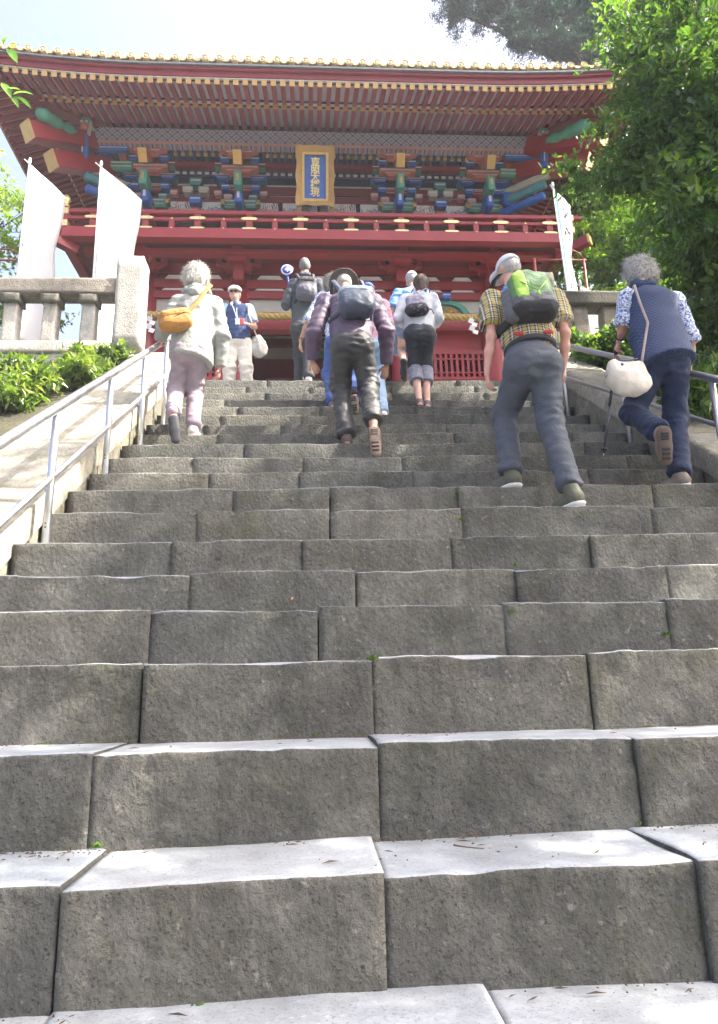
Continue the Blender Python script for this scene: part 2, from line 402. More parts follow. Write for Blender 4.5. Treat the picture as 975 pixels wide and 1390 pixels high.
# ------------------------------------------------------------------ side walls with sloping copings
def wall_top(Y, side):
    if side < 0: return max(1.27+.668*(Y-4.02), nose(Y)+.07)
    return max(2.07+.690*(Y-5.25), nose(Y)+.10)
def side_wall(side, label):
    xi = XL if side < 0 else XR
    xo = XL-.77 if side < 0 else XR+.56
    root = empty('stair_side_wall', ((xi+xo)/2, 6, nose(6)-.4), label, 'wall')
    Ys = [-1.2]
    while Ys[-1] < 9.6: Ys.append(Ys[-1]+random.uniform(1.0, 1.35))
    Ys[-1] = 9.62
    for a, b_ in zip(Ys[:-1], Ys[1:]):
        # coping slab: a sloping stone with an uneven surface
        n = 14; m_ = 8; V = []; F = []
        sd = random.random()*50; lift = random.uniform(-.008, .008)
        for i in range(n+1):
            Y = a+.004+(b_-a-.008)*i/n
            for j in range(m_+1):
                t = j/m_; x = xi+(xo-xi)*t
                e = min(t, 1-t)*abs(xo-xi); rr = .025*math.exp(-e/.02)
                ee = min(Y-a, b_-Y); rr += .012*math.exp(-ee/.02)
                V.append((x+(vnoise(Y*6+sd, 3)*.008 if j in (0, m_) else 0), Y, wall_top(Y, side)+lift-rr+vnoise(x*4+sd, Y*4)*.012+vnoise(x*13+sd, Y*13)*.005))
        W = m_+1
        for i in range(n):
            for j in range(m_): F.append((i*W+j, (i+1)*W+j, (i+1)*W+j+1, i*W+j+1))
        o = len(V); V += [(x, y, z-.19) for x, y, z in V]
        for i in range(n):
            for j in (0, m_): F.append((i*W+j, (i+1)*W+j, o+(i+1)*W+j, o+i*W+j))
        for j in range(m_):
            for i in (0, n): F.append((i*W+j, i*W+j+1, o+i*W+j+1, o+i*W+j))
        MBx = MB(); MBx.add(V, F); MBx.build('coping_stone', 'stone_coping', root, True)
        # wall stone below it
        w = MB(); cx_ = (xi+xo)/2; ww = abs(xo-xi)-.05
        ins = .012+random.uniform(0, .008)
        xs_ = (xi-ins, xo+.03) if side < 0 else (xi+ins, xo-.03)
        x0, x1 = min(xs_), max(xs_)
        g = random.uniform(.004, .01)
        w.add([(x0, a+g, wall_top(a, side)-.185), (x1, a+g, wall_top(a, side)-.185), (x1, b_-g, wall_top(b_, side)-.185), (x0, b_-g, wall_top(b_, side)-.185),
               (x0, a+g, wall_top(a, side)-1.6), (x1, a+g, wall_top(a, side)-1.6), (x1, b_-g, wall_top(b_, side)-1.6), (x0, b_-g, wall_top(b_, side)-1.6)],
              [(0, 1, 2, 3), (4, 7, 6, 5), (0, 4, 5, 1), (1, 5, 6, 2), (2, 6, 7, 3), (3, 7, 4, 0)])
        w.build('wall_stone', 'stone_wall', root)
    return root
side_wall(-1, 'low stone side wall with sunlit sloping coping along the woman in the pale coat')
side_wall(1, 'low mossy stone side wall with sloping coping along the woman with the walking pole')

# ------------------------------------------------------------------ steel handrails
paint('steel', (.60, .60, .61), .40, .06, 4, .0, 1.0, wear=.25)
paint('steel_dark', (.12, .12, .12), .5, .1, 20, .02, .6)
def handrail(X, A, B, lowA, lowB, posts, label):
    """A,B: (Y,z) ends of the top rail; lowA,lowB of the lower rail; posts: (Y)"""
    root = empty('handrail', (X, A[0], nose(A[0])), label, 'handrail')
    def lin(P, Q, Y): return P[1]+(Q[1]-P[1])*(Y-P[0])/(Q[0]-P[0])
    end = B[0]
    pts = [(X, A[0], A[1])]+[(X, A[0]+(B[0]-A[0])*t, lin(A, B, A[0]+(B[0]-A[0])*t)) for t in (.25, .5, .75)]+[(X, B[0], B[1]), (X, B[0]+.10, B[1]+.045), (X, B[0]+.16, B[1]+.03), (X, B[0]+.19, B[1]-.03)]
    MB().tube(pts, .030, 14).build('top_rail', 'steel', root, True)
    ps = sorted(posts)
    MB().tube([(X, lowA[0], lowA[1]), (X, lowB[0], lowB[1])], .0195, 12).build('lower_rail', 'steel', root, True)
    for Y in ps:
        k = int((Y-D0)//DT); zf = step_z(k)
        p = MB(); p.tube([(X, Y, zf-.05), (X, Y, lin(A, B, Y)-.02)], .024, 12)
        po = p.build('post', 'steel', root, True)
        MB().lathe([(.036, 0), (.036, .006), (.028, .014), (.0245, .02)], (X, Y, zf-.006), 'z', 12).build('flange', 'steel', po, True)
        bt = MB()
        for dz in (.14, .165): bt.lathe([(.006, -.0275), (.006, -.023)], (X, Y, zf+dz), 'y', 8)
        bt.build('bolt', 'steel_dark', po)
    return root
handrail(XL+.09, (1.55, .30), (8.0, 4.47), (1.6, -.15), (7.62, 3.79), [2.95, 4.44, 5.56, 6.62, 7.58], 'steel handrail on slim posts along the sunlit wall, held by the pale-coated woman')
handrail(XR-.09, (2.2, .99), (8.3, 4.53), (2.3, .70), (8.05, 3.96), [3.46, 5.02, 6.50, 8.02], 'steel handrail on slim posts beside the woman in the quilted vest')

# ------------------------------------------------------------------ ground and terraces
def ground_z(x, y):
    if y > 9.85: z = ZL-.06
    elif y < -.5: z = nose(-.5)-.5
    else:
        z = nose(y)-.05
        if x < XL-.5 and y < 9.85: z = wall_top(y, -1)-.22 - .04*max(0, -(x-XL)-.8)
        if x > XR+.4 and y < 9.85: z = wall_top(y, 1)-.20 - .04*max(0, x-XR-.6)
        if XL-.5 <= x <= XR+.4: z = nose(y)-.9
    return z
gx = sorted(set([-56, -40, -30, -20, -14, -10, -8, -6.5, -5.5, -4.8, -4.2, -3.7, -3.3, -2.9, -2.5, XL-.5, XL-.49, XR+.4, XR+.41, 3.75, 4.1, 4.6, 5.2, 6, 7, 8.5, 10, 13, 18, 25, 40, 56]))
gy = [-56, -30, -15, -8, -4, -2, -.5]+[i*.5 for i in range(0, 20)]+[9.7, 9.84, 9.86, 10.4, 11, 12, 13, 14, 16, 19, 24, 32, 44, 56]
V = [(x, y, ground_z(x, y)+(vnoise(x*.7, y*.7)*.08 if abs(x-.7) > 3.2 and y < 30 else 0)) for y in gy for x in gx]
W = len(gx); Fg = [(j*W+i, j*W+i+1, (j+1)*W+i+1, (j+1)*W+i) for j in range(len(gy)-1) for i in range(W-1)]
g = MB(); g.add(V, Fg); go = put('ground', g.mesh('ground', 'soil', True)); tag(go, 'dark soil slope and terrace around the stairs and gate', kind='structure')
lp = MB()
fl = empty('landing_pavement', (.2, 11, ZL-.03), 'pale stone pavement between the top step and the gate', kind='structure')
for j in range(4):
    x = -3.6+.35*(j % 2)
    while x < 5.0:
        w_ = random.uniform(.7, 1.05); y0 = step_y(18)+DT+.12+j*.66
        p = MB(); p.box((x+w_/2, y0+.33, ZL-.055+random.uniform(-.003, .003)), (w_-.012, .648, .1), None, 0, .008); p.build('paving_slab', 'paving', fl); x += w_

def fallen_leaf(px_, py_, k, L, label):
    p0 = Vector(atZ(px_, py_, step_z(k)+.006)); mb = MB(); a_ = random.uniform(0, 6); u_ = Vector((math.cos(a_), math.sin(a_), .25)); w_ = Vector((-math.sin(a_), math.cos(a_), 0))
    V = []
    for i, f in enumerate((0, .6, 1, .8, .35, 0)):
        c_ = p0+u_*L*(i/5); c_.z = p0.z+.006+.012*math.sin(i/5*3.1); V += [c_-w_*L*.22*f+Vector((0, 0, .006*f)), c_, c_+w_*L*.22*f+Vector((0, 0, .008*f))]
    mb.add(V, [(3*i+q, 3*i+q+1, 3*i+q+4, 3*i+q+3) for i in range(5) for q in range(2)]); o = mb.build('fallen_leaf', 'dry_leaf', None, True); tag(o, label, 'leaf', 'fallen leaves on the steps')
fallen_leaf(404, 997, 1, .035, 'curled orange-brown leaf on the tread above the widest crack')
fallen_leaf(395, 818, 3, .03, 'small brown leaf lying near a joint on a middle step')
# ------------------------------------------------------------------ gate paints
paint('vermilion', (.32, .026, .029), .42, .14, 3.0, .03)
paint('vermilion_deep', (.215, .020, .026), .5, .16, 3.0, .03)
paint('lacquer_veiled', (.33, .060, .085), .45, .14, 3.0, .03)  # red lacquer with the bluish sky veil and flare painted in as purple
paint('white_plaster', (.74, .72, .68), .8, .06, 5.0, .05)
paint('gofun_white', (.86, .83, .84), .6, .08, 9.0, .03)
paint('gold', (.68, .44, .16), .38, .12, 12.0, .04, .55)
paint('gold_bright', (.92, .72, .32), .3, .08, 12.0, .03, .6)
paint('gold_wood', (.50, .30, .10), .5, .2, 7.0, .05, .15)
paint('brown_wood', (.24, .11, .06), .6, .2, 7.0, .06)
paint('azure', (.045, .14, .50), .5, .18, 8.0, .03)
paint('navy', (.026, .038, .12), .5, .2, 8.0, .03)
paint('verdigris', (.10, .34, .25), .55, .2, 8.0, .03)
paint('teal', (.08, .28, .32), .55, .2, 8.0, .03)
paint('coral', (.58, .18, .14), .5, .18, 8.0, .03)
paint('rose', (.60, .32, .31), .55, .15, 8.0, .03)
paint('pale_trim', (.66, .64, .66), .6, .1, 8.0, .02)
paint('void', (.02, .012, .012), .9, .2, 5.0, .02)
paint('grey_plaster', (.52, .50, .45), .85, .12, 5.0, .05)
paint('roof_tile', (.16, .15, .14), .6, .2, 4.0, .05)
paint('tile_gold', (.68, .55, .30), .45, .15, 14.0, .04, .35)
paint('lead_grey', (.22, .22, .24), .5, .15, 9.0, .03, .3)
paint('board_dark', (.10, .055, .045), .7, .2, 6.0, .05)
paint('rope_straw', (.52, .36, .12), .85, .22, 30.0, .12, grain=160)
paint('paper_white', (.85, .85, .84), .8, .03, 10.0, .02)

# diamond lattice painted on the eave purlin
m, nt, b = new_mat('diamond_lattice')
co = coords(nt); sp = nd(nt, 'ShaderNodeSeparateXYZ'); nt.links.new(co, sp.inputs[0])
def tri(expr): return math_n(nt, 'PINGPONG', expr, .5)
u_ = math_n(nt, 'MULTIPLY', math_n(nt, 'ADD', sp.outputs[0], sp.outputs[2]), 5.2); v_ = math_n(nt, 'MULTIPLY', math_n(nt, 'SUBTRACT', sp.outputs[0], sp.outputs[2]), 5.2)
tu, tv = tri(u_), tri(v_)
ln = math_n(nt, 'MINIMUM', tu, tv)
dot = math_n(nt, 'MINIMUM', math_n(nt, 'SUBTRACT', .5, tu), math_n(nt, 'SUBTRACT', .5, tv))
c = ramp(nt, ln, [(.06, (.10, .12, .30)), (.10, (.50, .47, .52)), (.2, (.40, .40, .48)), (.30, (.30, .34, .42))])
c = mixc(nt, ramp(nt, math_n(nt, 'MAXIMUM', math_n(nt, 'SUBTRACT', .5, tu), math_n(nt, 'SUBTRACT', .5, tv)), [(.10, (1, 1, 1)), (.14, (0, 0, 0))]), c, (.45, .20, .20))
nt.links.new(c, b.inputs['Base Color']); b.inputs['Roughness'].default_value = .6
# white panels carved with blue / dull red scrolls
def scroll_mat(name, col):
    m, nt, b = new_mat(name); co = coords(nt)
    mp = nd(nt, 'ShaderNodeMapping'); mp.inputs['Scale'].default_value = (5.5, 5.5, 8); nt.links.new(co, mp.inputs[0])
    w = nd(nt, 'ShaderNodeTexWave', wave_type='RINGS', rings_direction='SPHERICAL'); w.inputs['Scale'].default_value = 1.3; w.inputs['Distortion'].default_value = 6.5; w.inputs['Detail'].default_value = 1.5; w.inputs['Detail Scale'].default_value = 1.2
    nt.links.new(mp.outputs[0], w.inputs['Vector'])
    msk = ramp(nt, noise_tex(nt, co, 3.0, 2), [(.46, (0, 0, 0)), (.52, (1, 1, 1))])
    pat = mixc(nt, ramp(nt, w.outputs['Fac'], [(.45, (0, 0, 0)), (.55, (1, 1, 1))]), (.80, .80, .80), col)
    c = mixc(nt, msk, (.80, .80, .80), pat)
    nt.links.new(c, b.inputs['Base Color']); b.inputs['Roughness'].default_value = .7
    bump(nt, b, w.outputs['Fac'], .6, .02)
scroll_mat('scroll_blue', (.06, .10, .34)); scroll_mat('scroll_red', (.30, .10, .10))

# ------------------------------------------------------------------ gate set-out
XG, YG = 0.205, 13.1
COLX = [-3.39, -1.59, 1.59, 3.39]
YP, HP, HD = 12.3, 4.44, 2.7              # front purlin plane, half length of the purlins, half depth
YC = YP+HD
PZ = ZL+.72                               # podium top
gate = empty('shrine_gate', (XG, YC, ZL-.05), 'two-storey red lacquered shrine gate with brackets, balcony and gold-tipped eaves', 'gate')
def part(mb, name, mat, parent=gate, smooth=False): return mb.build(name, mat, parent, smooth)
def bx(name, x0, x1, y0, y1, z0, z1, mat, parent=gate, bev=0.0):
    return MB().box(((x0+x1)/2, (y0+y1)/2, (z0+z1)/2), (abs(x1-x0), abs(y1-y0), abs(z1-z0)), None, 0, bev).build(name, mat, parent)
def place(name, mesh, parent, M):
    o = bpy.data.objects.new(name, mesh); COL.objects.link(o); o.parent = parent
    pl = world_loc(parent); o.matrix_basis = Matrix.Translation(-pl) @ M; return o

# podium stones
for i in range(8):
    x0 = XG-4.4+i*1.1
    bx('podium_stone', x0+.006, x0+1.094, YG-.75, YG-.2, ZL-.05, PZ-.01, 'stone_fence', bev=.015)
bx('podium_core', XG-4.35, XG+4.35, YG-.68, YG+4.5, ZL-.06, PZ-.03, 'stone_wall')

# ------------------------------------------------------------------ eaves: rafters, boards, tiles
V2, V1 = .80, 1.58
z2i, z2t = zat(177, YP+.05)+.03, zat(146, YP-V2)
z1i, z1t = zat(140, YP-.86), zat(114.5, YP-V1)
def upturn(u, half):
    c = half+1.75-abs(u); return .24*max(0, 1-c/3.4)**2
def sp_front(u, v, z): return Vector((XG+u, YP-v, z))
def sp_left(u, v, z): return Vector((XG-HP-v, YC-u, z))
def sp_right(u, v, z): return Vector((XG+HP+v, YC+u, z))
def z2(v): return z2i+(z2t-z2i)*v/V2
def z1(v): return z1i+(z1t-z1i)*(v-.86)/(V1-.86)
unit = MB().box((0, .5, 0), (.086, 1, .075)).mesh('rafter', 'lacquer_veiled')
unit_r = MB().box((0, .5, 0), (.08, 1, .075)).mesh('rafter', 'lacquer_veiled')
capm = MB().box((0, 0, 0), (.094, .016, .095), None, 0, .004).mesh('rafter_cap', 'gold')
def rafter_M(a, b_):
    d = b_-a; y = d.normalized(); x = y.cross(Vector((0, 0, 1))).normalized(); z = x.cross(y)
    return Matrix.Translation(a) @ Matrix((x, y, z)).transposed().to_4x4() @ Matrix.Diagonal((1, d.length, 1, 1)), d.length
stuff = MB(); stuff_cap = MB()
def eave(spf, half, merge=False):
    n = int((half+1.5)/.165)
    for i in range(-n, n+1):
        u = i*.165
        st = max(-.15, abs(u)-half)
        for row, (zf, vt, v0) in enumerate(((z2, V2, st), (z1, V1, max(st, .80)))):
            if vt-v0 < .12: continue
            up = upturn(u, half)
            a = spf(u, v0, zf(v0)+up*max(0, v0)/V1); b_ = spf(u, vt, zf(vt)+up*vt/V1)
            M, L = rafter_M(a, b_)
            if merge:
                stuff.bar(a, b_, .08, .10)
                y = (b_-a).normalized(); stuff_cap.bar(b_, b_+y*.016, .09, .11)
            else:
                o = place('rafter', unit if row == 0 else unit_r, gate, M)
                cp = bpy.data.objects.new('rafter_cap', capm); COL.objects.link(cp); cp.parent = o; cp.location = (0, 1, 0); cp.scale = (1, 1/L, 1)
    # soffit boards, purple-white painted, as strips that follow the upturn
    for zf, va, vb, nm in ((z2, -.1, V2+.05, 'soffit_board'), (z1, .80, V1+.03, 'soffit_board')):
        mb = MB(); N = 48; V = []
        for j in range(N+1):
            u = -(half+vb)+2*(half+vb)*j/N
            v0 = max(va, abs(u)-half); v0 = min(v0, vb-.001); up = upturn(u, half)
            for v in (v0, vb): V.append(spf(u, v, zf(v)+up*max(0, v)/V1+.050))
        V += [p+Vector((0, 0, .03)) for p in V]; o = 2*(N+1)
        Fm = []
        for j in range(N):
            Fm += [(2*j, 2*j+1, 2*j+3, 2*j+2), (o+2*j, o+2*j+2, o+2*j+3, o+2*j+1), (2*j+1, o+2*j+1, o+2*j+3, 2*j+3)]
        mb.add(V, Fm); part(mb, nm, 'gofun_white')
    # long members running with the eave
    def run(v, dz, h, w, zf, mat, nm, ext):
        mb = MB(); N = 40; pts = []
        for j in range(N+1):
            u = -(half+ext)+2*(half+ext)*j/N; up = upturn(u, half)
            pts.append((u, zf(v)+up*v/V1+dz))
        V = []
        for u, z in pts:
            for (dv, dzz) in ((-w/2, 0), (w/2, 0), (w/2, h), (-w/2, h)): V.append(spf(u, v+dv, z+dzz))
        Fm = [(0, 1, 2, 3), (4*N, 4*N+3, 4*N+2, 4*N+1)]
        for j in range(N):
            for q in range(4): Fm.append((4*j+q, 4*j+(q+1) % 4, 4*j+4+(q+1) % 4, 4*j+4+q))
        mb.add(V, Fm); part(mb, nm, mat)
    run(V2-.03, .055, .075, .14, z2, 'lacquer_veiled', 'eave_batten', V2-.05)
    run(V2+.04, .055, .03, .03, z2, 'navy', 'eave_batten', V2)
    run(V1-.01, .058, .20, .13, z1, 'vermilion_deep', 'eave_fascia', V1-.02)
    run(V1+.075, .20, .055, .05, z1, 'lacquer_veiled', 'eave_fascia', V1+.05)
    run(V1+.10, .258, .035, .10, z1, 'lead_grey', 'eave_tile_edge', V1+.08)
    # round tile ends
    spc = .252; n = int((half+V1+.1)/spc)
    for i in range(-n, n+1):
        u = i*spc; up = upturn(u, half); p = spf(u, V1+.16, z1(V1)+up+.355)
        out = (spf(u, 1, 0)-spf(u, 0, 0)).normalized()
        ang = math.atan2(out.x, -out.y)
        M = Matrix.Translation(p) @ Matrix.Rotation(ang, 4, 'Z')
        big = 1.0 if (i*7+3) % 9 else 1.12
        o = place('tile_end', tile_end, gate, M @ Matrix.Scale(big, 4))
        o2 = place('tile_lip', tile_lip, gate, Matrix.Translation(spf(u+spc/2, V1+.15, z1(V1)+upturn(u+spc/2, half)+.312)) @ Matrix.Rotation(ang, 4, 'Z'))
te = MB(); te.lathe([(.062, 0), (.066, -.012), (.052, -.020), (.048, -.008), (.03, -.008), (.022, -.018), (.0, -.022)], (0, 0, 0), 'y', 16)
te.lathe([(.062, 0), (.062, .5)], (0, 0, 0), 'y', 12, 0)
tile_end = te.mesh('tile_end', 'tile_gold', True)
tl = MB(); tl.prism([(-.065, .03), (-.05, -.008), (-.02, -.026), (.02, -.026), (.05, -.008), (.065, .03)], 'y', -.01, .45); tile_lip = tl.mesh('tile_lip', 'tile_gold')
eave(sp_front, HP); eave(sp_left, HD); eave(sp_right, HD, True)
tag(part(stuff, 'far_rafters', 'lacquer_veiled'), kind='stuff'); tag(part(stuff_cap, 'far_rafter_caps', 'gold'), kind='stuff')
# hip beams at the corners
for sx in (-1, 1):
    a = Vector((XG+sx*(HP-.3), YP+.3, z2i+.0)); b_ = Vector((XG+sx*(HP+V1+.05), YP-V1-.05, z1t+.25))
    h = part(MB().bar(a, b_, .20, .22), 'hip_beam', 'vermilion_deep'); d = (b_-a).normalized()
    part(MB().bar(b_-d*.002, b_+d*.02, .215, .235), 'beam_cap', 'gold', h)
# roof above the eaves: curved slopes with rows of round tiles, and the ridge
rf = MB(); zE = z1t+.36; RZ = 3.1; NB = 12
def roofpt(spf, u, t, half):
    v = V1+.1-(V1+.1+HD-.15)*t
    return spf(u, v, zE+upturn(u, half)*(1-t)**2+RZ*(t**1.35))
for spf, half in ((sp_front, HP),):
    N = 96
    V = [roofpt(spf, -(half+V1+.1)*(1-.28*t*(t < .5)-.14*(t >= .5))+2*(half+V1+.1)*(1-.28*t*(t < .5)-.14*(t >= .5))*j/N, t, half)+Vector((0, 0, .05*abs(math.sin(j*math.pi/2)))) for t in [i/NB for i in range(NB+1)] for j in range(N+1)]
    rf.add(V, [(i*(N+1)+j, i*(N+1)+j+1, (i+1)*(N+1)+j+1, (i+1)*(N+1)+j) for i in range(NB) for j in range(N)])
Vb = [(x, 2*YC-y, z) for x, y, z in rf.v]; o_ = len(rf.v); rf.add(Vb, [tuple(reversed(q)) for q in rf.f])
for sx, spf in ((-1, sp_left), (1, sp_right)):
    N = 60; T = [i/6 for i in range(7)]
    V = [spf(-(HD+V1+.1)*(1-.55*t)+2*(HD+V1+.1)*(1-.55*t)*j/N, V1+.1-(V1+.9)*t, zE+upturn((HD+V1)*(2*j/N-1), HD)*(1-t)**2+1.0*t**1.2+.05*abs(math.sin(j*math.pi/2))) for t in T for j in range(N+1)]
    rf.add(V, [(i*(N+1)+j, i*(N+1)+j+1, (i+1)*(N+1)+j+1, (i+1)*(N+1)+j) for i in range(6) for j in range(N)])
roof = part(rf, 'roof', 'roof_tile', gate, True)
bx('roof_ridge', XG-4.3, XG+4.3, YC-.25, YC+.25, zE+RZ-.1, zE+RZ+.55, 'roof_tile', roof, .05)
for sx in (-1, 1):
    MB().prism([(YC-2.1, zE+1.1), (YC+2.1, zE+1.1), (YC, zE+RZ+.02)], 'x', XG+sx*3.85, XG+sx*3.95).build('gable_board', 'vermilion_deep', roof)

# ------------------------------------------------------------------ purlins with diamond lattice
zpt, zpb = zat(178, YP-.02), zat(199, YP-.02)
bx('front_purlin', XG-HP, XG+HP, YP, YP+.16, zpb, zpt, 'diamond_lattice')
bx('purlin_trim', XG-HP+.02, XG+HP-.02, YP-.012, YP, zpb-.001, zpb+.05, 'rose')
for sx in (-1, 1):
    x = XG+sx*(HP-.1); MBp = MB().box((0, 0, 0), (2*HD-.2, .16, zpt-zpb)); me = MBp.mesh('side_purlin', 'diamond_lattice')
    place('side_purlin', me, gate, Matrix.Translation((x, YC+.1, (zpb+zpt)/2)) @ Matrix.Rotation(math.pi/2, 4, 'Z'))
bx('eave_ceiling', XG-HP+.1, XG+HP-.1, YP+.16, YG+.3, zpt-.05, zpt, 'navy')

# carved beast heads at the purlin ends
def beast(sx):
    px_, py_ = (113, 190) if sx < 0 else (735, 190)
    X = XG+sx*(HP+.06); Yb = YP-.05
    zc = zpt-.02
    root = part(MB().box((X, Yb, zc-.15), (.20, .30, .40), None, 0, .04), 'beast_head', 'grey_plaster')
    q = MB(); q.box((X, Yb-.17, zc-.02), (.17, .10, .12), None, 0, .03); part(q, 'brow', 'verdigris', root)
    q = MB(); q.box((X, Yb-.19, zc-.17), (.13, .12, .14), None, 0, .03); part(q, 'snout', 'coral', root)
    for e in (-1, 1):
        q = MB(); q.lathe([(.0, -.02), (.025, -.01), (.03, 0), (.025, .02)], (X+e*.045, Yb-.235, zc-.10), 'y', 10); part(q, 'eye', 'pale_trim', root, True)
    q = MB(); q.bar((X, Yb-.10, zc-.32), (X+sx*-.03, Yb-.06, zc-.82), .13, .16, 0, (0, 1, 0), .02); part(q, 'nose_post', 'azure', root)
    q = MB(); q.bar((X-.03, Yb-.19, zc-.40), (X-.03+sx*-.02, Yb-.15, zc-.72), .02, .02, 0, (0, 1, 0)); part(q, 'post_trim', 'pale_trim', root)
beast(-1); beast(1)

# ------------------------------------------------------------------ bracket sets under the eaves
def arm_poly(w, h):
    P = [(-w/2, h/2), (-w/2, 0)]
    for i in range(1, 6):
        a = math.pi/2*i/5; P.append((-w/2+w*.22*math.sin(a)*1.0, -h/2*(1-math.cos(a))))
    P += [(-x, z) for x, z in P[::-1]]
    out = []
    for p in P:
        if not out or (abs(p[0]-out[-1][0])+abs(p[1]-out[-1][1])) > 1e-6: out.append(p)
    return out
def arm(xc, Y, z, w, h, t, mat, parent, trim='pale_trim'):
    P = [(xc+x, z+zz) for x, zz in arm_poly(w, h)]
    a = MB().prism(P, 'y', Y-t/2, Y+t/2).build('bracket_arm', mat, parent)
    if trim: pass
    q = MB(); q.box((xc, Y-t/2-.004, z+h*.32), (w*.94, .008, h*.16)); q.box((xc, Y-t/2-.004, z-h*.12), (w*.66, .008, h*.08)); q.build('bracket_trim', trim, parent)
    return a
def block(xc, Y, z, s, mat, parent, trim='pale_trim'):
    w = s
    P = [(xc-w*.36, z-s*.36), (xc+w*.36, z-s*.36), (xc+w*.5, z-.02), (xc+w*.5, z+s*.36), (xc-w*.5, z+s*.36), (xc-w*.5, z-.02)]
    a = MB().prism(P, 'y', Y-s/2, Y+s/2).build('bearing_block', mat, parent)
    MB().box((xc, Y-s/2-.003, z+s*.10), (w*.8, .006, s*.14)).build('block_trim', trim, parent)
    return a
def zz(y, Y): return zat(y, Y)
def bracket_set(xc, side=0):
    Y1, Y2, Y3 = YG-.14, YG-.40, YG-.62
    base = part(MB().box((xc, YG-.02, zz(284, YG-.12)), (.30, .24, .16), None, 0, .02), 'bracket_set', 'coral')
    # lowest lotus-green arms
    for e in (-1, 1): arm(xc+e*.21, Y1, zz(281, Y1), .36, .20, .14, 'verdigris', base)
    for e in (-1, 1): block(xc+e*.25, Y1, zz(272.5, Y1), .17, 'rose' if e < 0 else 'teal', base)
    # noses at the centre
    MB().box((xc, Y2-.05, zz(272, Y2-.1)), (.15, .42, zz(262, Y2-.1)-zz(283, Y2-.1)), None, 0, .025).build('bracket_nose', 'azure', base)
    MB().box((xc, Y3-.02, zz(249, Y3-.1)), (.15, .46, zz(239, Y3-.1)-zz(258.5, Y3-.1)), None, 0, .025).build('bracket_nose', 'verdigris', base)
    q = MB(); q.box((xc, Y2-.265, zz(272, Y2-.1)), (.05, .012, .16)); q.build('nose_trim', 'pale_trim', base)
    q = MB(); q.box((xc, Y3-.255, zz(249, Y3-.1)), (.05, .012, .15)); q.build('nose_trim', 'gold', base)
    arm(xc, Y1-.02, zz(262, Y1), .74, .15, .12, 'vermilion_deep', base, 'rose')
    for e in (-1, 1): block(xc+e*.30, Y1-.05, zz(257, Y1-.1), .18, 'azure', base)
    arm(xc, Y2, zz(234.5, Y2), .74, .19, .13, 'coral', base)
    for e in (-1, 1): block(xc+e*.30, Y2, zz(222, Y2), .19, 'azure', base)
    block(xc, Y2, zz(224, Y2), .16, 'teal', base)
    arm(xc, Y3, zz(209.5, Y3), .76, .19, .13, 'coral', base)
    for e in (-1, 1): block(xc+e*.28, Y3, zz(196.5, Y3)-.02, .18, 'rose', base)
    block(xc, Y3-.05, zz(195.5, Y3)-.02, .19, 'azure', base)
    for e in (-1, 1): arm(xc+e*.50, Y3+.02, zz(193, Y3)-.03, .26, .15, .10, 'verdigris', base, 'teal')
    for e in (-1, 1):
        block(xc+e*.44, Y2+.06, zz(229, Y2+.06), .16, 'verdigris', base); block(xc+e*.46, Y1+.02, zz(266, Y1), .15, 'rose', base); block(xc+e*.44, Y1+.03, zz(247, Y1), .16, 'teal', base)
        arm(xc+e*.36, Y2+.10, zz(244, Y2+.1), .34, .13, .10, 'azure', base, 'gold'); block(xc+e*.42, Y3+.06, zz(203, Y3+.06), .15, 'azure', base)
        MB().lathe([(.05, -.04), (.055, -.02), (.03, .0)], (xc+e*.34, Y1-.09, zz(281, Y1)), 'y', 10).build('rosette', 'gold', base, True)
    # sloping tail rafter with a gilt end
    a = Vector((xc, YG-.2, zz(214, YG-.5)+.22)); b_ = Vector((xc+.0, YP-.16, zz(215, YP-.16)))
    tr = MB().bar(a, b_, .155, .25).build('tail_rafter', 'coral', base); d = (b_-a).normalized()
    MB().bar(b_, b_+d*.018, .165, .265).build('rafter_cap', 'gold', base)
    return base
for cx in COLX: bracket_set(XG+cx)
